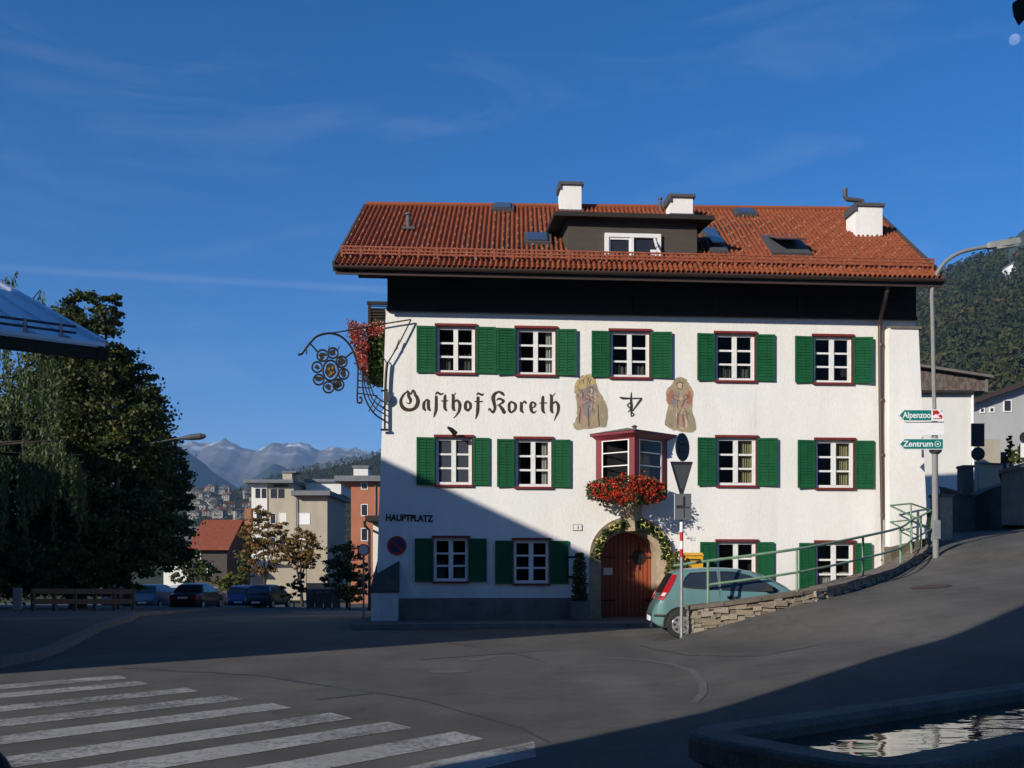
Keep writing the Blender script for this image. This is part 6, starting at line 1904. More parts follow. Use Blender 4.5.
# manhole cover in the climbing road
mc_ = P(931, 587, 24.5); 
q = [mc_ + Vector((dx, dy, 0)) for dx, dy in [(.5 * math.cos(a), .5 * math.sin(a)) for a in np.linspace(0, 6.283, 24, endpoint=False)]]
def ground_hit(px, py):
    lo, hi = 2.0, 200.0
    Y = lo; prev = None
    for k in range(4000):
        Y = 2 + k * .02
        p = P(px, py, Y)
        if p.z <= gzf(p.x, p.y): return p
    return p
m0 = ground_hit(931, 587)
mb = MB(); mb.face([(.42 * math.cos(a), .42 * math.sin(a), gzf(m0.x + .42 * math.cos(a), m0.y + .42 * math.sin(a)) - gzf(m0.x, m0.y) + .009) for a in np.linspace(0, 6.283, 28, endpoint=False)])
M['rusty'] = mat('rusty_iron', (0.07, 0.045, 0.032), 0.8, (0.045, 0.032, 0.026), 9, bump=.4, bscale=40)
o = mb.build('manhole_cover', M['rusty'], None, loc=(m0.x, m0.y, gzf(m0.x, m0.y)), recalc=False); tag(o, 'rusty round manhole cover in the climbing road', 'manhole cover')
# ------------------------------------------------------------------ stone fountain
ee = Vector((.81, .59, 0)).normalized(); nn_ = Vector((-ee.y, ee.x, 0))
RZ = .75
I0 = P(727, 731.5, .80 * F / (731.5 - HY)); I0.z = 0
INW, LEN, RIM = .82, 6.5, .235
def ft(u, v, z): 
    p = I0 + ee * u - nn_ * v; return Vector((p.x - I0.x, p.y - I0.y, z))
def ring_pts(off, z, ch, sub=5):
    """rounded rectangle round the basin, grown by off"""
    c = [(-off, -off), (-off, INW + off), (LEN + off, INW + off), (LEN + off, -off)]
    out = []
    for i in range(4):
        p = Vector(c[i]); a = Vector(c[i - 1]); b = Vector(c[(i + 1) % 4])
        da, db = (a - p).normalized() * ch, (b - p).normalized() * ch
        for q in range(sub + 1):
            t = q / sub
            r = (p + da) * (1 - t) ** 2 + p * 2 * t * (1 - t) + (p + db) * t * t
            out.append(ft(r.x, r.y, z))
    return out
fo = thing('fountain', 'long weathered stone fountain trough full of water beside the square', 'fountain', (I0.x, I0.y, 0))
mb = MB()
levels = [ring_pts(RIM - .03, 0, .40), ring_pts(RIM - .03, .12, .40), ring_pts(RIM - .05, RZ - .16, .40), ring_pts(RIM, RZ - .12, .40), ring_pts(RIM, RZ - .03, .40), ring_pts(RIM - .012, RZ - .01, .39), ring_pts(RIM - .035, RZ, .37),
          ring_pts(.03, RZ, .16), ring_pts(.0, RZ - .03, .15), ring_pts(-.03, .1, .15)]
n = len(levels[0])
for r in levels: mb.v += [tuple(p) for p in r]
for i in range(len(levels) - 1):
    for j in range(n):
        mb.f.append((i * n + j, i * n + (j + 1) % n, (i + 1) * n + (j + 1) % n, (i + 1) * n + j)); mb.m.append(0)
mb.f.append(tuple((len(levels) - 1) * n + k for k in range(n))); mb.m.append(0)
mb.build('basin', M['fountain'], fo)
wm = bpy.data.materials.new('fountain_water'); wm.use_nodes = True
t = wm.node_tree; p_ = t.nodes['Principled BSDF']
p_.inputs['Base Color'].default_value = (0.012, 0.018, 0.016, 1); p_.inputs['Roughness'].default_value = 0.015
p_.inputs['Specular IOR Level'].default_value = 1.0; p_.inputs['IOR'].default_value = 1.5
tcw = t.nodes.new('ShaderNodeTexCoord'); mw = t.nodes.new('ShaderNodeMapping'); mw.inputs['Scale'].default_value = (0.7, 1.5, 1)
t.links.new(tcw.outputs['Object'], mw.inputs['Vector'])
nw = t.nodes.new('ShaderNodeTexNoise'); nw.inputs['Scale'].default_value = 4.0; nw.inputs['Detail'].default_value = 2
t.links.new(mw.outputs[0], nw.inputs['Vector'])
bw = t.nodes.new('ShaderNodeBump'); bw.inputs['Strength'].default_value = 0.16; bw.inputs['Distance'].default_value = 0.04
t.links.new(nw.outputs['Fac'], bw.inputs['Height']); t.links.new(bw.outputs[0], p_.inputs['Normal'])
mb = MB(); mb.face(ring_pts(-.005, RZ - .075, .15)); mb.build('water', wm, fo, recalc=False)

# iron bollard just reaching into the corner
b = Vector((P(-4, 752, 3.6).x, 3.6, 0))
bo_ = thing('iron_bollard', 'black iron bollard whose top shows beside the zebra crossing', 'bollard', b)
mb = MB(); zt = P(0, 751, 3.6).z
mb.lathe([(.06, 0), (.06, .1), (.042, .14), (.038, zt - .12), (.05, zt - .10), (.05, zt - .06), (.035, zt - .03), (.01, zt)], (0, 0, 0), 14); mb.build('post', M['iron'], bo_)

# ------------------------------------------------------------------ background houses
def at(px0, px1, pyt, pyb, Y):
    a, b = P(px0, pyt, Y), P(px1, pyb, Y); return a.x, b.x, b.z, a.z
def house(name, label, px, Y, cat='house'):
    p = P(px, HY, Y); z = -1.4 if Y > 60 else 0
    return thing(name, label, cat, (p.x, Y, z)), p.x, Y, z
def hbox(th, name, px0, px1, pyt, pyb, Y, d, m, y_off=0.0, ground=False):
    x0, x1, z0, z1 = at(px0, px1, pyt, pyb, Y)
    o = th.location
    mb = MB(); mb.box(x0 - o.x, x1 - o.x, Y - o.y + y_off, Y - o.y + d + y_off, (-1.0 if ground else z0 - o.z), z1 - o.z)
    return mb.build(name, m, th)
def hwin(th, px0, px1, pyt, pyb, Y, frame=None, name='window', m=None, inset=.06):
    x0, x1, z0, z1 = at(px0, px1, pyt, pyb, Y); o = th.location
    f = .07
    mb = MB(); 
    mb.box(x0 - o.x, x1 - o.x, Y - o.y - .05, Y - o.y + .05, z0 - o.z, z0 + f - o.z); mb.box(x0 - o.x, x1 - o.x, Y - o.y - .05, Y - o.y + .05, z1 - f - o.z, z1 - o.z)
    mb.box(x0 - o.x, x0 + f - o.x, Y - o.y - .05, Y - o.y + .05, z0 + f - o.z, z1 - f - o.z); mb.box(x1 - f - o.x, x1 - o.x, Y - o.y - .05, Y - o.y + .05, z0 + f - o.z, z1 - f - o.z)
    w = mb.build(name, frame or M['white'], th)
    mb = MB(); mb.box(x0 + f - o.x, x1 - f - o.x, Y - o.y - .02, Y - o.y + .03, z0 + f - o.z, z1 - f - o.z)
    mb.build('pane', m or M['darkwin'], w)
    return w
YF = 125
M['ochre'] = mat('beige_render', (0.42, 0.37, 0.28), 0.9, (0.35, 0.31, 0.235), .5, stretch=(1, 1, .4), fine=.05)
M['palewall'] = mat('pale_render', (0.72, 0.70, 0.64), 0.9, (0.62, 0.60, 0.55), .8, stretch=(1, 1, .5))
M['greywall'] = mat('grey_render', (0.40, 0.40, 0.39), 0.9, (0.34, 0.34, 0.335), .6, stretch=(1, 1, .5))
M['tercwall'] = mat('orange_render', (0.40, 0.145, 0.075), 0.9, (0.33, 0.12, 0.065), .8, stretch=(1, 1, .5))
fl_, fx, fy, fz0 = house('block_of_flats', 'beige block of flats with flat roofs behind the autumn trees', 290, YF, 'building')
hbox(fl_, 'wall', 267, 293.6, 482.5, 592, YF, 9, M['ochre'], ground=True)
hbox(fl_, 'end_wall', 251.5, 267.2, 482.5, 592, YF - .15, 9, M['palewall'], ground=True)
hbox(fl_, 'stair_wall', 293.4, 327.3, 494.5, 592, YF - 2.2, 13, M['ochre'], ground=True)
hbox(fl_, 'roof_slab', 243, 293, 479.4, 482.7, YF - 1.2, 11, M['slate'])
hbox(fl_, 'roof_slab', 291, 330, 490.5, 495.2, YF - 3.4, 15.5, M['slate'])
hbox(fl_, 'upper_storey', 306, 341, 481.5, 494, YF + 5, 9, M['palewall']); hbox(fl_, 'roof_slab', 304, 345, 479, 482, YF + 4.6, 10, M['slate'])
ch = hbox(fl_, 'chimney', 282.5, 292, 472.5, 486, YF + 1.5, 2.5, M['ochre']); hbox(ch and fl_, 'chimney_cap', 281.8, 296, 471, 472.7, YF + 1.3, 3, M['slate'])
for x0, x1 in ((255.5, 260), (261.7, 266.2)): hwin(fl_, x0, x1, 488.5, 498, YF - .15, M['timber'])
for x0, x1 in ((270.8, 276.8), (278.3, 284.2)): hwin(fl_, x0, x1, 489, 498, YF, M['timber'])
for x0, x1, t_, b_ in ((279, 286.5, 513, 525), (270, 276, 513, 524), (256, 263, 513, 524), (270, 276, 537, 548), (279, 286, 537, 548), (256, 263, 537, 548)): hwin(fl_, x0, x1, t_, b_, YF if x0 > 267 else YF - .15, M['white'], m=M['palewall'] if x0 == 279 and t_ == 513 else None)
for t_ in (513, 537, 558): hwin(fl_, 299, 310, t_, t_ + 11.5, YF - 2.2, M['white'], m=M['signwhite'] if t_ < 550 else None)
x0, x1, z0, z1 = at(273.5, 288, 484.6, 486.6, YF); mb = MB(); mb.box(x0 - fx, x1 - fx, -.12, -.02, z0 - fz0, z1 - fz0); mb.build('roof_vent', M['timber'], fl_)
mb = MB(); q = [P(297, 496, YF - 2.3), P(296.5, 501, YF - 2.4), P(297, 590, YF - 2.4)]; mb.tube([v - fl_.location for v in q], .07, 6); mb.build('downpipe', M['slate'], fl_)
hbox(fl_, 'garden_wall', 252, 306, 568, 592, YF - 6, .4, M['ochre'], ground=True)

tb, tx, ty, tz = house('apartment_house', 'orange rendered apartment house with a grey metal roof and chimney', 366, 105, 'building')
hbox(tb, 'wall', 351, 392, 481, 600, 105, 12, M['tercwall'], ground=True)
hbox(tb, 'roof', 334, 394, 475.5, 481, 104, 14, M['slate'])
hbox(tb, 'chimney', 353.5, 368, 467.5, 477, 107, 2, M['palewall']); hbox(tb, 'chimney_cap', 352, 369, 465.5, 467.7, 106.8, 2.5, M['slate'])
hwin(tb, 361, 368, 482.6, 489.5, 105); hwin(tb, 361, 368, 504, 516, 105); hwin(tb, 361, 368, 528, 541, 105)
mb = MB(); q = [P(375.5, 482, 104.9), P(375.5, 590, 104.9)]; mb.tube([v - tb.location for v in q], .07, 6); mb.build('downpipe', M['slate'], tb)

pb, ppx, ppy, ppz = house('porch_house', 'white porch house showing between the orange flats and the guesthouse corner', 376, 47)
hbox(pb, 'wall', 373, 392, 521, 612, 47, 6, M['palewall'], ground=True); hbox(pb, 'roof', 365, 394, 515.5, 521, 46.2, 8, M['timber'])
mb = MB(); q = [P(364.5, 521, 46.1), P(365, 526, 46.1), P(369.3, 530, 48.0), P(369.5, 610, 46.5)]; mb.tube([v - pb.location for v in q], .07, 8); mb.build('downpipe', M['timber'], pb)

def gable_house(label, px0, px1, pyr, pye, pyb, Y, depth, wall, roofm, wins=(), ridge='x', name='house'):
    """house whose ridge runs along x; eave at pye, ridge at pyr (seen at mid depth)"""
    th, hx, hy, hz = house(name, label, (px0 + px1) / 2, Y)
    x0, x1, ze, _ = at(px0, px1, pye, pye, Y)
    zr = P(0, pyr, Y + depth / 2).z
    x0 -= hx; x1 -= hx; ze -= hz; zr -= hz
    mb = MB()
    mb.box(x0 + .4, x1 - .4, 0, depth, -.8, ze)
    for x in (x0 + .4, x1 - .4): mb.face([(x, 0, ze), (x, depth, ze), (x, depth / 2, zr - .15)])
    mb.build('wall', wall, th, recalc=False)
    mb = MB()
    for s in (0, 1):
        y0, y1 = (-.7, depth / 2) if s == 0 else (depth + .7, depth / 2)
        sl = (zr - ze) / (depth / 2); z0 = ze - .7 * sl
        mb.hexa([(x0, y0, z0), (x1, y0, z0), (x1, y1, zr), (x0, y1, zr), (x0, y0, z0 + .18), (x1, y0, z0 + .18), (x1, y1, zr + .18), (x0, y1, zr + .18)])
    mb.build('roof', roofm, th)
    for w in wins: hwin(th, *w, Y)
    return th, ze, zr
rh, ze, zr = gable_house('red-roofed house with a dark gable at the end of the side street', 189, 231, 521.5, 546, 580, 100, 9, M['board'], M['tile_plain'], [(196, 201, 552, 560), (207, 213, 564, 575)])  # shade put into the wall colour: dark boards stand in for shadowed walls
mb = MB(); mb.box(2.6, 3.3, 3.2, 3.9, zr - 1, zr + 1.3); mb.build('chimney', M['terracotta'], rh)
gable_house('small white house with an orange roof between red-roofed house and autumn tree', 232, 250, 526, 538, 575, 150, 8, M['palewall'], M['tile_plain'], [(236, 239, 543, 549), (242, 245, 543, 549)])
gable_house('pale grey house mostly hidden by the dark trees of the side street', 160, 192, 528, 541, 580, 112, 9, M['palewall'], M['slate'], [(180, 184, 548, 555), (170, 174, 548, 555)])

# houses on the right above the climbing road
whs, wx, wy, wz = house('shingled_house', 'white house with a weathered shingled upper floor behind the lamp', 950, 48.3)
whs.location.z = 3.0; wz = 3.0
hbox(whs, 'wall', 900, 971.5, 391, 512, 48.3, 9, M['palewall'])
M['shingle'] = mat('weathered_shingle', (0.19, 0.15, 0.125), 0.95, (0.085, 0.065, 0.055), 2.2, 10, .35, .6, stretch=(3, 3, 1.5), bump=.7, bscale=14, fine=.25)
a, b = P(905, 366, 48.1), P(988, 379, 48.1); c, d = P(905, 391, 48.1), P(988, 391.5, 48.1)
mb = MB(); o = whs.location
mb.prism([v - o for v in (c, d, b, a)], (0, 10, 0)); sg = mb.build('shingle_storey', M['shingle'], whs)
mb = MB()
rr2 = random.Random(3)
for j in range(7):          # rows of shingles
    for i in range(46):
        x = c.x + (d.x - c.x) * i / 46; w_ = (d.x - c.x) / 46
        ztop = a.z + (b.z - a.z) * (i + .5) / 46
        z0 = c.z + j * .165
        if z0 + .18 > ztop: continue
        mb.box(x - o.x + .004, x + w_ - o.x - .004, 48.1 - o.y - .035 - rr2.uniform(0, .012), 48.1 - o.y - .004, z0 - o.z, z0 + .175 - o.z)
mb.build('shingle', M['shingle'], whs)
mb = MB(); mb.bar(a - o + Vector((0, -.1, .06)), b - o + Vector((.1, -.1, .06)), .5, .12); mb.bar(P(986.5, 378, 48.0) - o, P(986.5, 392, 48.0) - o, .12, .1); mb.build('verge_board', M['board_pale'] if 'board_pale' in M else M['plinth'], whs)
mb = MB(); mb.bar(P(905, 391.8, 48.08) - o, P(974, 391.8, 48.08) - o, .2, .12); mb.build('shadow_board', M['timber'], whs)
mb = MB(); mb.tube([P(972.6, 392, 48.2) - o, P(973.4, 480, 48.2) - o], .06, 6); mb.build('downpipe', M['signwhite'], whs)

gh2, gx, gy_, gz_ = house('grey_house', 'grey house with small square windows on the slope', 1000, 62)
gh2.location.z = 5.0; gz_ = 5.0; o = gh2.location
A_, B_, C_, D_ = P(966, 470, 62), P(1075, 470, 62), P(1075, 368, 62), P(966, 407, 62)
mb = MB(); mb.prism([v - o for v in (A_, B_, C_, D_)], (0, 10, 0)); mb.build('wall', M['greywall'], gh2)
mb = MB(); q0, q1 = P(964, 407, 61.4) - o, P(1078, 366.5, 61.4) - o
mb.hexa([q0, q1, q1 + Vector((0, 11, 0)), q0 + Vector((0, 11, 0))] + [v + Vector((0, 0, .3)) for v in (q0, q1, q1 + Vector((0, 11, 0)), q0 + Vector((0, 11, 0)))]); mb.build('roof', M['gutter'], gh2)
for w in ((979.5, 984.8, 407.6, 413.2), (989, 994.4, 407.2, 412.8), (1003, 1011.8, 399.6, 412.2)): hwin(gh2, *w, 62)
hbox(gh2, 'annex', 984, 1000.5, 439, 470, 59, 3, M['ochre'])
hbox(gh2, 'annex_door', 1001, 1006.5, 452, 470, 60.5, 1.5, M['signback'])

def wall_run(name, label, pts, Y_h, m, th=.35, cat='wall'):
    """pts: (px, py_top, Y) along the wall; goes down to below the ground"""
    ps = [P(px, py, Y) for px, py, Y in pts]
    base = Vector((ps[0].x, ps[0].y, gzf(ps[0].x, ps[0].y)))
    t = thing(name, label, cat, base)
    mb = MB()
    for a, b in zip(ps, ps[1:]):
        n = Vector((-(b - a).y, (b - a).x, 0)).normalized() * th
        lo = lambda v: Vector((v.x, v.y, min(gzf(v.x, v.y), v.z - .3) - .5))
        mb.hexa([v - base for v in (lo(a), lo(b), lo(b + n), lo(a + n), a, b, b + n, a + n)])
    mb.build('masonry', m, t)
    mb = MB()
    for a, b in zip(ps, ps[1:]):
        d = (b - a).normalized(); n = Vector((-d.y, d.x, 0)).normalized()
        q = [a - n * .05 - d * .02, b - n * .05 + d * .02, b + n * (th + .05) + d * .02, a + n * (th + .05) - d * .02]
        mb.hexa([v - base for v in q] + [v + Vector((0, 0, .09)) - base for v in q])
    mb.build('coping', M['coping'], t)
    return t
wall_run('garden_wall', 'beige garden wall behind the round sign back', [(975, 464, 52), (1003, 465, 52)], 0, M['ochre'])
wall_run('retaining_wall', 'dark retaining wall rising beside the climbing road', [(940, 489, 37), (958, 494, 36.5), (975, 498, 36.5), (990, 491, 37), (1012, 484, 38)], 0, M['plinth'])
wall_run('gate_pillar', 'dark square gate pillar with a flat cap behind the lamp', [(963, 467.5, 38), (973.5, 467.5, 38)], 0, M['plinth'], th=.5, cat='pillar')
wall_run('stone_pillar', 'short brown stone pillar next to the lamp post', [(940.5, 497, 30.5), (952.5, 497, 30.7)], 0, M['stone_tan'], th=.4, cat='pillar')
ht_, hx_, hy_, hz_ = house('garden_shed', 'dark rendered shed with a sloping cap at the roadside', 1015, 34, 'shed'); ht_.location.z = 2.4; o = ht_.location
q = [P(1001.5, 525, 34), P(1060, 525, 34), P(1060, 456, 34), P(1001.5, 474, 34)]
mb = MB(); mb.prism([v - o for v in q], (1.55, 3, 0)); mb.build('wall', M['plinth'], ht_)
q0, q1 = P(998.5, 474, 33.8) - o, P(1062, 455, 33.8) - o
mb = MB(); mb.hexa([q0, q1, q1 + Vector((1.75, 3.4, 0)), q0 + Vector((1.75, 3.4, 0))] + [v + Vector((0, 0, .12)) for v in (q0, q1, q1 + Vector((1.75, 3.4, 0)), q0 + Vector((1.75, 3.4, 0)))]); mb.build('roof', M['coping'], ht_)

b0 = P(978, 500, 37); sg2 = thing('traffic_sign', 'tall dark traffic sign with a rectangle above a disc, seen from behind', 'traffic sign', (b0.x, 37, gzf(b0.x, 37))); o = sg2.location
mb = MB(); mb.tube([Vector((0, 0, 0)), P(978, 424, 37) - o], .035, 8); mb.build('pole', M['galv'], sg2)
x0, x1, z0, z1 = at(971, 984, 423.5, 446.5, 36.95); mb = MB(); mb.box(x0 - o.x, x1 - o.x, -.09, -.05, z0 - o.z, z1 - o.z); mb.build('panel_back', M['signback'], sg2)
cc = P(978, 454, 36.92) - o; mb = MB(); mb.lathe([(.25, -.02), (.25, .02)], cc, 24, axis='y'); mb.build('disc_back', M['signback'], sg2)
b0 = P(1026, 500, 31); sg3 = thing('traffic_sign', 'white panel under a black disc at the edge of the climbing road', 'traffic sign', (b0.x, 31, gzf(b0.x, 31))); o = sg3.location
mb = MB(); mb.tube([Vector((0, .03, 0)), P(1026, 432, 31) - o], .03, 8); mb.build('pole', M['galv'], sg3)
cc = P(1025.5, 437.5, 31) - o; mb = MB(); mb.lathe([(.18, -.02), (.18, .02)], cc, 22, axis='y'); mb.build('disc', M['signback'], sg3)
x0, x1, z0, z1 = at(1020.5, 1031, 443.5, 457.5, 31); mb = MB(); mb.box(x0 - o.x, x1 - o.x, -.03, 0, z0 - o.z, z1 - o.z); mb.build('panel', M['signwhite'], sg3)
# white house up in the forest
fh = P(1009.5, 266, 452); f2 = thing('hillside_house', 'tiny white house high up in the wooded hillside', 'house', fh + Vector((0, 0, -6)))
mb = MB(); mb.box(-1.2, 1.6, -4, 4, -5, 5.6); mb.box(-2.4, -1.2, -3.5, 3, -5, 4.6); mb.build('wall', M['signwhite'], f2)
mb = MB(); mb.prism([(-1.7, -4.3, 5.6), (1.9, -4.3, 5.6), (.1, -4.3, 7.0)], (0, 8.6, 0)); mb.build('roof', M['slate'], f2)

# ------------------------------------------------------------------ metal-roofed building at the left
C0 = P(105, 345, 16.0)
al = R(36); eL_ = Vector((-math.cos(al), -math.sin(al), 0)); uL_ = Vector((-math.sin(al), math.cos(al), .33))
mh = thing('metal_roofed_hall', 'dark timber hall with a grey standing-seam metal roof reaching in from the side', 'building', (C0.x, C0.y, 0)); o = mh.location
def mr(a, b, up=0.0): return C0 - o + eL_ * a + uL_ * b + Vector((0, 0, up))
M['metal_roof'] = mat('sheet_metal_roof', (0.66, 0.70, 0.76), 0.36, (0.54, 0.58, 0.64), .8, metal=.8, spec=.6, bump=.05, bscale=6)
mb = MB(); q = [mr(0, 0), mr(0, 10.5), mr(13, 10.5), mr(13, 0)]; mb.hexa([v + Vector((0, 0, -.05)) for v in q] + q); mr_o = mb.build('roof', M['metal_roof'], mh)
mb = MB()
for k in range(1, 20): mb.bar(mr(k * .5, .05, .02), mr(k * .5, 10.4, .02), .03, .045)
mb.build('seam', M['metal_roof'], mr_o)
mb = MB(); mb.bar(mr(.0, 0, .03), mr(0, 10.5, .03), .10, .07); mb.bar(mr(0, 0, .0), mr(13, 0, 0), .05, .06); mb.build('edge_trim', M['metal_roof'], mr_o)
mb = MB()
for k in range(12):
    mb = MB(); p = mr(.58 + k * .52, .38); mb.bar(p, p + Vector((0, 0, .22)), .05, .05); mb.bar(p + Vector((0, 0, .0)), mr(.58 + k * .52, .12, .02), .06, .04); mb.build('snow_bracket', M['galv'], mr_o)
mb = MB()
for up in (.09, .19): mb.tube([mr(.35, .38, up), mr(12, .38, up)], .022, 6)
mb.build('snow_rail', M['lead'], mr_o)
mb = MB(); mb.bar(mr(-.05, .06, -.15), mr(13, .06, -.15), .08, .22); mb.bar(mr(.06, 0, -.15), mr(.06, 10.5, -.15), .08, .22); mb.hexa([mr(.1, .12, -.12), mr(.1, 10.4, -.12), mr(12.9, 10.4, -.12), mr(12.9, .12, -.12), mr(.1, .12, -.06), mr(.1, 10.4, -.06), mr(12.9, 10.4, -.06), mr(12.9, .12, -.06)])
mb.build('eave_board', M['timber'], mr_o)
mb = MB(); zt = C0.z - .1
h = lambda a, b: (C0 - o + eL_ * a + Vector((uL_.x, uL_.y, 0)) * b)
q = [h(2.6, 1.8), h(12, 1.8), h(12, 9.5), h(2.6, 9.5)]
mb.hexa([Vector((v.x, v.y, -.2)) for v in q] + [Vector((v.x, v.y, zt + .5 + .33 * (1.8 if i < 2 else 9.5) - .6)) for i, v in enumerate(q)])
mb.build('wall', M['board'], mh)

# ------------------------------------------------------------------ trees and shrubs
def tree(name, label, base, lobes, n, size, m, trunk_r, Y, group=None, depth_k=1.0, limbs=7, seed=0, aspect=1.0, cat='tree'):
    """lobes: (px, py, rx_px, ry_px, dy) clumps of the crown at distance Y"""
    r = np.random.default_rng(100 + seed)
    t = thing(name, label, cat, base, 0, group); o = Vector(base)
    L = []
    for (px, py, rx, ry, dy) in lobes:
        c = P(px, py, Y + dy) - o; L.append((np.array(c), rx / F * Y, ry / F * Y))
    w = np.array([l[1] * l[2] for l in L]) ** 1.0; w /= w.sum()
    pts = []
    for (c, rx, rz), wk in zip(L, w):
        k = int(n * wk)
        # twig clumps on and inside each lobe
        G = 70 if n > 10000 else 26
        nc = max(6, k // G)
        v = r.normal(size=(nc, 3)); v /= np.linalg.norm(v, axis=1)[:, None]
        rad = r.uniform(.30, 1.06, nc) ** .5
        rad *= 1 + .16 * np.sin(v[:, 0] * 7 + seed) * np.cos(v[:, 2] * 6)
        cc = c + v * rad[:, None] * np.array([rx, rx * depth_k, rz])
        sp = min(rx, rz) * (.155 if n > 10000 else .13)
        cs = r.uniform(.6, 1.35, nc)
        q = np.repeat(cc, G, 0) + r.normal(size=(nc * G, 3)) * np.repeat(cs, G)[:, None] * np.array([sp, sp, sp * .42])
        pts.append(q)
    pts = np.concatenate(pts)
    crown = quad_cloud('crown', pts, r.uniform(size * .7, size * 1.35, len(pts)), m, t, aspect=aspect)
    mb = MB()
    top = Vector(L[0][0]); top = Vector((top.x * .5, top.y * .5, top.z * .9))
    mid = Vector((r.normal(0, .1), r.normal(0, .1), top.z * .45))
    mb.tube([Vector((0, 0, -.3)), Vector((0, 0, .3)), mid, top], [trunk_r * 1.35, trunk_r, trunk_r * .75, trunk_r * .2], 10)
    for k in range(limbs):
        c = Vector(L[k % len(L)][0]); s = mid.lerp(top, r.uniform(-.3, .4))
        s = Vector((0, 0, 0)).lerp(mid, .75) if s.z < .5 else s
        m1 = s.lerp(c, .5) + Vector((0, 0, .2 * (c - s).length * .3))
        mb.tube([s, m1, c], [trunk_r * .42, trunk_r * .26, trunk_r * .07], 6)
    mb.build('trunk', M['bark'], t, smooth=True)
    return t
def gp_(px, Y): 
    x = (px - CX) / F * Y; return (x, Y, gzf(x, Y))
tree('linden_tree', 'tall dense dark linden tree behind the metal roof', gp_(78, 44),
     [(83, 312, 18, 24, 0), (112, 312, 12, 20, -1), (62, 340, 34, 36, 1), (104, 344, 26, 30, -1), (132, 372, 24, 18, 0), (140, 402, 20, 20, 0), (78, 372, 50, 30, 0), (96, 410, 52, 56, 0), (52, 420, 54, 60, 1), (136, 440, 34, 44, -1), (92, 480, 70, 56, 0), (30, 490, 56, 66, 0), (120, 530, 56, 48, -1), (62, 552, 62, 42, 0), (10, 560, 50, 44, 1)],
     115000, .165, M['linden'], .38, 44, seed=1, limbs=12)
tree('linden_tree', 'broad dark linden tree overhanging the side street lamp', gp_(128, 52),
     [(158, 462, 26, 40, 0), (148, 410, 18, 28, 0), (170, 500, 22, 42, -1), (150, 530, 34, 44, 0), (176, 470, 14, 26, 0), (136, 490, 34, 50, 1), (172, 545, 20, 28, 0)],
     26000, .19, M['linden'], .22, 52, seed=2, limbs=8)
tree('autumn_tree', 'larger autumn tree with thin golden-brown leaves before the beige flats', gp_(264, 75),
     [(262, 530, 19, 20, 0), (252, 545, 15, 20, 0), (275, 546, 16, 20, 0), (264, 560, 22, 14, 0), (262, 518, 12, 10, 0), (282, 536, 9, 14, 0)], 4200, .20, M['autumn'], .12, 75, seed=3, limbs=9)
tree('autumn_tree', 'smaller autumn tree with olive-brown leaves before the beige flats', gp_(302, 70),
     [(301, 541, 16, 14, 0), (292, 552, 13, 14, 0), (310, 552, 14, 14, 0), (302, 562, 17, 9, 0)], 3000, .19, M['autumn'], .12, 70, seed=4, limbs=8)
tree('bush', 'dark green shrub mass beside the orange apartment house', gp_(347, 58), [(346, 560, 18, 18, 0), (336, 573, 16, 16, 0), (356, 574, 14, 20, 0), (346, 584, 22, 14, 0)], 4200, .16, M['bushy'], .08, 58, seed=5, limbs=5, cat='shrub')
tree('bush', 'yellow-green bush by the parked cars', gp_(232, 70), [(232, 581, 10, 10, 0), (240, 586, 9, 8, 0), (224, 584, 7, 8, 0)], 1500, .17, M['yellowgreen'], .05, 70, seed=6, limbs=4, cat='shrub')
tree('bush', 'rounded dark green bush left of the larger autumn tree', gp_(246, 80), [(245, 556, 9, 16, 0), (247, 570, 9, 14, 0)], 1500, .2, M['bushy'], .06, 80, seed=7, limbs=4, cat='shrub')
tree('bush', 'low hedge bush right of the bins', gp_(350, 50), [(346, 592, 14, 8, 0), (356, 595, 10, 8, 0)], 1300, .13, M['bushy'], .04, 50, seed=8, limbs=3, cat='shrub')
tree('bush', 'small hedge bush between black car and bins', gp_(294, 60), [(292, 590, 12, 8, 0), (300, 584, 7, 12, 0)], 1200, .14, M['bushy'], .04, 60, seed=9, limbs=3, cat='shrub')
tree('conifer', 'small pointed conifer before the grey house', (gp_(1010, 52)[0], 52, 4.6), [(1010, 442, 3, 6, 0), (1010, 450, 4.5, 6, 0), (1010, 459, 6, 7, 0)], 1200, .14, M['bushy'], .06, 52, seed=10, limbs=3)
tree('bush', 'yellowish bush next to the small conifer', (gp_(1018, 50)[0], 50, 4.4), [(1018, 456, 6, 8, 0), (1026, 454, 7, 9, 0), (1021, 448, 4, 5, 0)], 1300, .14, M['yellowgreen'], .04, 50, seed=11, limbs=3, cat='shrub')

tree('street_tree', 'dark tree half hiding the red-roofed house', gp_(196, 82), [(190, 562, 12, 14, 0), (204, 570, 12, 12, 0), (214, 577, 9, 8, 0), (184, 576, 12, 10, 0)], 3000, .2, M['bushy'], .1, 82, seed=21, limbs=5)
tree('bush', 'long dark hedge behind the wooden fence under the linden', gp_(70, 41), [(10, 560, 34, 26, 0), (50, 566, 34, 22, 0), (92, 566, 34, 22, 0), (126, 572, 24, 18, 0), (30, 582, 40, 14, 0), (84, 584, 44, 14, 0)], 16000, .14, M['bushy'], .06, 41, seed=22, limbs=5, cat='hedge')
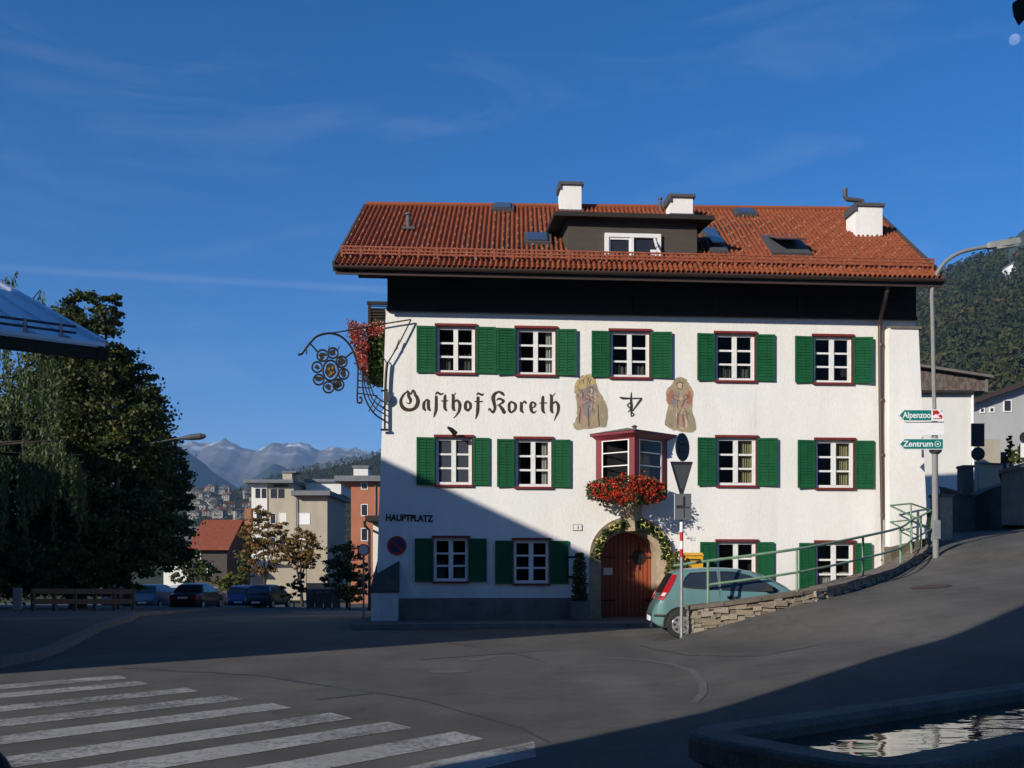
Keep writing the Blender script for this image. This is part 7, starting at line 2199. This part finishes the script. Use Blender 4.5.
# weeping willow
wb = gp_(-95, 31)
wt = thing('weeping_willow', 'weeping willow trailing pale strands below the metal roof', 'tree', wb); o = Vector(wb)
pts, sz = [], []
rw_ = np.random.default_rng(77)
for k in range(330):
    if k < 90: px, py, Lg = rw_.uniform(20, 86), 0, rw_.uniform(1.0, 1.75); py = 446 + max(0, px - 62) ** 1.25 * .55 + rw_.uniform(-6, 10); dy = rw_.uniform(-2.2, -.8)
    elif k < 150: px = rw_.uniform(-60, 46); py = 277 + max(0, px - 22) * .8 + rw_.uniform(-4, 30); Lg = rw_.uniform(1.2, 2.6); dy = rw_.uniform(-.5, 2)
    else: px = rw_.uniform(-90, 62); py = rw_.uniform(320, 470); Lg = rw_.uniform(1.5, 3.4); dy = rw_.uniform(-1.5, 2.5)
    c = np.array(P(px, py, 31 + dy) - o); sway = rw_.normal(0, .06, 2)
    m_ = int(Lg * 22); tt = np.linspace(0, 1, m_)
    q = np.stack([c[0] + sway[0] * tt * 2 + rw_.normal(0, .035, m_), c[1] + sway[1] * tt * 2 + rw_.normal(0, .035, m_), c[2] + .12 * np.sin(tt * 2.2) - Lg * tt], 1)
    pts.append(q); sz.append(rw_.uniform(.05, .085, m_))
quad_cloud('crown', np.concatenate(pts), np.concatenate(sz), M['willow'], wt, aspect=2.6, droop=1.6)
mb = MB(); hh = P(10, 300, 31).z - o.z
mb.tube([Vector((0, 0, -.3)), Vector((.05, 0, 1)), Vector((.2, 0, 3.5)), Vector((.6, .2, hh - 1))], [.42, .34, .26, .06], 10)
for (px, py, dy) in ((60, 440, -1.5), (84, 455, -1.2), (30, 440, -1.8), (40, 290, 1), (0, 285, 1), (-50, 330, 0), (50, 350, 1.5)):
    c = P(px, py, 31 + dy) - o; s = Vector((.2, 0, min(c.z - .6, 4.2))); mb.tube([s, s.lerp(c, .5) + Vector((0, 0, .5)), c], [.10, .06, .015], 6)
mb.build('trunk', M['bark'], wt, smooth=True)

# tree beyond the frame with one twig of leaves hanging into view
tt_ = thing('overhanging_tree', 'tree beside the fountain whose dark leaf tip hangs into the sky near the moon', 'tree', (5.6, 3.4, 0)); o = tt_.location
mb = MB(); tip = P(1019, 2, 4.2) - o
mb.tube([Vector((0, 0, -.2)), Vector((.05, 0, 1.5)), Vector((-.1, 0, 3.4)), Vector((.1, .1, 5.5))], [.2, .16, .12, .04], 10)
mb.tube([Vector((-.1, 0, 3.2)), Vector((-1.6, .4, 4.5)), Vector((-2.6, .7, 4.3)), tip + Vector((.35, 0, .25)), tip + Vector((.06, 0, .06))], [.07, .045, .025, .008, .003], 6)
mb.build('trunk', M['bark'], tt_)
M['dark_leaf'] = leaf_mat('dark_twig_leaf', [(0.018, 0.024, 0.008), (0.03, 0.034, 0.012)], .06)
mb = MB()
rl_ = random.Random(5)
def leaf(c, ax, sd, L_, W_):
    c, ax, sd = Vector(c), Vector(ax).normalized(), Vector(sd).normalized()
    n_ = ax.cross(sd)
    mb.face([c, c + ax * L_ * .25 + sd * W_ * .42, c + ax * L_ * .42 + sd * W_ * .5 + n_ * .008, c + ax * L_ * .72 + sd * W_ * .3, c + ax * L_, c + ax * L_ * .72 - sd * W_ * .3, c + ax * L_ * .42 - sd * W_ * .5 + n_ * .008, c + ax * L_ * .25 - sd * W_ * .42])
leaf(tip + Vector((.01, 0, .02)), (-.05, .1, -1), (1, .3, 0), .115, .10); leaf(tip + Vector((.03, .01, .05)), (.4, .1, -.9), (1, .1, .4), .12, .08)
leaf(tip + Vector((.0, 0, .04)), (-1, .1, -.15), (0, .3, 1), .055, .022); leaf(tip + Vector((.07, .02, .03)), (.2, 0, -1), (1, -.3, 0), .11, .08)
for k in range(260):
    c = Vector((rl_.gauss(-.2, 1.0), rl_.gauss(0, .9), 4.9 + rl_.gauss(.6, .7)))
    w = c + o
    if w.y > .2 and abs(w.x / w.y) < .60: continue
    leaf(c, (rl_.gauss(0, 1), rl_.gauss(0, 1), -abs(rl_.gauss(0, 1))), (rl_.gauss(0, 1), rl_.gauss(0, 1), rl_.gauss(0, 1)), .12, .08)
for k in range(9000):      # unseen dense crown added overhead to block sky light and deepen foreground shade
    v = Vector((rl_.gauss(0, 1), rl_.gauss(0, 1), rl_.gauss(0, 1))).normalized() * (rl_.random() ** .4)
    c = Vector((3.2 + v.x * 5.2, -.2 + v.y * 4.6, 8.0 + v.z * 2.8))
    if c.y > -.1 and abs(c.x) < .62 * c.y + .6 and c.z - 1.55 < .64 * c.y + 1.0: continue
    leaf(c - o, (rl_.gauss(0, 1), rl_.gauss(0, 1), -abs(rl_.gauss(0, 1))), (rl_.gauss(0, 1), rl_.gauss(0, 1), rl_.gauss(0, 1)), .42, .3)
mb.build('crown', M['dark_leaf'], tt_, recalc=False)

# ------------------------------------------------------------------ side street furniture
fbs = gp_(33, 36); fe = gp_(133, 39)
wf = thing('wooden_fence', 'weathered two-rail wooden fence along the shaded side pavement', 'fence', fbs); o = Vector(fbs)
M['oldwood'] = mat('old_wood', (0.13, 0.10, 0.075), .9, (0.085, 0.066, 0.05), 3, stretch=(.6, 4, 8))
A, B = Vector((0, 0, .13)), Vector(fe) - o + Vector((0, 0, .13))
for k in range(6):
    p = A.lerp(B, k / 5); mb = MB(); mb.box(p.x - .06, p.x + .06, p.y - .06, p.y + .06, p.z - .2, p.z + .84); mb.build('post', M['oldwood'], wf)
for z_ in (.74, .36):
    mb = MB(); mb.bar(A + Vector((0, -.08, z_)), B + Vector((0, -.08, z_)), .05, .19); mb.build('rail', M['oldwood'], wf)
b0 = gp_(17.5, 34); bd = thing('notice_board', 'small white board standing left of the wooden fence', 'board', b0)
mb = MB(); mb.box(-.15, .15, -.02, .02, .25, .98); mb.build('board', M['greywall'], bd)
mb = MB(); mb.box(-.13, -.09, .02, .05, 0, .95); mb.box(.09, .13, .02, .05, 0, .95); mb.build('leg', M['oldwood'], bd)
# bins
bin0 = None
for k in range(4):
    b0 = gp_(310.5 + k * 8.6, 55)
    if bin0 is None:
        bin0 = thing('wheelie_bin', 'dark wheeled refuse bin in the shaded row beside the street', 'bin', b0, R(8), 'refuse bins in a row by the street')
        mb = MB(); mb.hexa([(-.20, -.25, .08), (.20, -.25, .08), (.20, .25, .08), (-.20, .25, .08), (-.235, -.32, .98), (.235, -.32, .98), (.235, .32, .98), (-.235, .32, .98)]); mb.build('body', M['signback_grey'], bin0)
        mb = MB(); mb.hexa([(-.245, -.34, .985), (.245, -.34, .985), (.245, .34, .985), (-.245, .34, .985), (-.22, -.28, 1.07), (.22, -.28, 1.07), (.22, .33, 1.10), (-.22, .33, 1.10)]); mb.build('lid', M['signback'], bin0)
        for sx_ in (-.17, .17):
            mb = MB(); mb.lathe([(.1, -.03), (.1, .03)], (sx_, .26, .1), 12, axis='x'); mb.build('wheel', M['rubber'], bin0)
        mb = MB(); mb.bar((-.15, -.335, .94), (.15, -.335, .94), .04, .03); mb.build('handle', M['galv'], bin0)
    else:
        c = copy_tree(bin0); c.location = b0
# lamp over the side street
b0 = gp_(118, 42); l2 = thing('street_lamp', 'street lamp arm reaching out of the dark linden over the side street', 'street lamp', b0); o = Vector(b0)
mb = MB(); mb.tube([Vector((0, 0, 0)), P(118, 455, 42) - o], [.08, .06], 8); mb.tube([P(118, 455, 42) - o, P(124, 448, 42) - o, P(158, 442, 42) - o, P(178, 438.4, 42) - o], [.045, .04, .035, .03], 8); mb.build('pole', M['signback_grey'], l2)
mb = MB(); a, b = P(174, 439, 42) - o, P(205.5, 436, 42) - o; d = b - a
mb.tube([a, a + d * .25, a + d * .55, a + d * .85, b], [.03, .07, .13, .14, .07], 10); mb.build('lamp_head', M['signback_grey'], l2)
b0 = gp_(363.5, 31.5); s4 = thing('traffic_sign', 'small round traffic sign on a thin pole in the shade at the guesthouse corner', 'traffic sign', b0); o = Vector(b0)
mb = MB(); mb.tube([Vector((0, .03, 0)), P(363.5, 545, 31.5) - o], .03, 8); mb.build('pole', M['galv'], s4)
c_ = P(363.5, 550, 31.45) - o; mb = MB(); mb.lathe([(.19, .015), (.19, -.015), (.15, -.016)], c_, 22, axis='y'); mb.build('rim', M['signred'], s4)
mb = MB(); mb.lathe([(.15, 0), (.15, -.02)], c_, 22, axis='y'); mb.build('disc', M['signwhite'], s4)

# ------------------------------------------------------------------ the houses round the square that shade it (out of the frame)
ud, vd = Vector((math.cos(R(SUN_AZ)), -math.sin(R(SUN_AZ)), 0)), Vector((math.sin(R(SUN_AZ)), math.cos(R(SUN_AZ)), 0))
def shade_house(label, u0, u1, v0, v1, ze, zr, ur, wallm, roofm):
    """ridge along the light's azimuth; u across, v along"""
    c = ud * ((u0 + u1) / 2) + vd * ((v0 + v1) / 2)
    t = thing('town_house', label, 'house', c, 0); 
    q = lambda u, v, z: ud * u + vd * v + Vector((0, 0, z)) - Vector((c.x, c.y, 0))
    mb = MB(); mb.hexa([q(u0, v0, -.3), q(u1, v0, -.3), q(u1, v1, -.3), q(u0, v1, -.3), q(u0, v0, ze), q(u1, v0, ze), q(u1, v1, ze), q(u0, v1, ze)])
    for v in (v0, v1): mb.face([q(u0, v, ze), q(u1, v, ze), q(ur, v, zr)])
    mb.build('wall', wallm, t, recalc=False)
    mb = MB()
    for (ua, za) in ((u0, ze), (u1, ze)):
        mb.hexa([q(ua, v0, za), q(ua, v1, za), q(ur, v1, zr), q(ur, v0, zr), q(ua, v0, za + .2), q(ua, v1, za + .2), q(ur, v1, zr + .2), q(ur, v0, zr + .2)])
    mb.build('roof', roofm, t)
    for fl in range(int(ze // 3.1)):
        for k in range(5):
            u = u0 + (u1 - u0) * (k + .5) / 5; z = 1.0 + fl * 3.1
            mb = MB(); p = q(u, v1, z); 
            mb.hexa([q(u - .5, v1 + .03, z), q(u + .5, v1 + .03, z), q(u + .5, v1 - .05, z), q(u - .5, v1 - .05, z), q(u - .5, v1 + .03, z + 1.4), q(u + .5, v1 + .03, z + 1.4), q(u + .5, v1 - .05, z + 1.4), q(u - .5, v1 - .05, z + 1.4)])
            mb.build('window', M['darkwin'], t)
    return t
shade_house('tall gabled house across the square beyond the zebra crossing, out of view', -29.5, -15.5, -14, -2.0, 9.9, 11.7, -22.5, M['ochre'], M['tile_plain'])
shade_house('lower linking house between the two larger houses of the square, out of view', -37.0, -29.6, -14, -2.0, 9.2, 9.6, -33.3, M['greywall'], M['slate'])
shade_house('long rendered house further along the side street, out of view', -60.0, -37.0, -12, 4.0, 10.4, 12.2, -48.0, M['palewall'], M['slate'])
shade_house('plain town house behind the fountain and the photographer, out of view', -5.9, 16.0, -14, -3.2, 24.0, 26.0, 5.0, M['ochre'], M['tile_plain'])

# ------------------------------------------------------------------ moon
mp_ = P(1014.5, 39.5, 7000)
mm = bpy.data.materials.new('pale_moon'); mm.use_nodes = True; t = mm.node_tree; t.nodes.remove(t.nodes['Principled BSDF'])
em = t.nodes.new('ShaderNodeEmission'); em.inputs['Strength'].default_value = .16
tr = t.nodes.new('ShaderNodeBsdfTransparent'); ad = t.nodes.new('ShaderNodeAddShader')
geo = t.nodes.new('ShaderNodeNewGeometry'); dt = t.nodes.new('ShaderNodeVectorMath'); dt.operation = 'DOT_PRODUCT'; dt.inputs[1].default_value = Vector((-.55, -.62, -.35)).normalized()
t.links.new(geo.outputs['Normal'], dt.inputs[0])
rm = t.nodes.new('ShaderNodeMapRange'); rm.inputs['From Min'].default_value = 0.05; rm.inputs['From Max'].default_value = .5; rm.inputs['To Max'].default_value = 1
t.links.new(dt.outputs['Value'], rm.inputs['Value'])
no = t.nodes.new('ShaderNodeTexNoise'); no.inputs['Scale'].default_value = .02; t.links.new(geo.outputs['Position'], no.inputs['Vector'])
ml = t.nodes.new('ShaderNodeMath'); ml.operation = 'MULTIPLY'; t.links.new(rm.outputs[0], ml.inputs[0]); t.links.new(no.outputs['Fac'], ml.inputs[1])
ml2 = t.nodes.new('ShaderNodeMath'); ml2.operation = 'MULTIPLY'; ml2.inputs[1].default_value = .17; t.links.new(ml.outputs[0], ml2.inputs[0])
t.links.new(ml2.outputs[0], em.inputs['Strength']); em.inputs['Color'].default_value = (.9, .95, 1, 1)
t.links.new(em.outputs[0], ad.inputs[0]); t.links.new(tr.outputs[0], ad.inputs[1]); t.links.new(ad.outputs[0], t.nodes['Material Output'].inputs['Surface'])
mb = MB(); n = 18
mb.lathe([(38 * math.sin(math.pi * k / n) + .001, -38 * math.cos(math.pi * k / n)) for k in range(n + 1)], (0, 0, 0), 28)
mo = mb.build('moon', mm, None, loc=mp_, smooth=True); tag(mo, 'pale daytime moon in the blue sky near the hanging leaf', 'moon', kind='structure')
mo.visible_shadow = True

# ------------------------------------------------------------------ air: one even box of thin haze
hm = bpy.data.materials.new('haze_air'); hm.use_nodes = True; t = hm.node_tree; t.nodes.remove(t.nodes['Principled BSDF'])
pv = t.nodes.new('ShaderNodeVolumePrincipled'); pv.inputs['Color'].default_value = (.32, .58, 1.0, 1); pv.inputs['Density'].default_value = HAZE; pv.inputs['Anisotropy'].default_value = 0.0
t.links.new(pv.outputs[0], t.nodes['Material Output'].inputs['Volume'])
mb = MB(); mb.box(-5200, 5200, -5200, 5200, -4.5, 500)
hz_o = mb.build('haze', hm); tag(hz_o, kind='stuff')
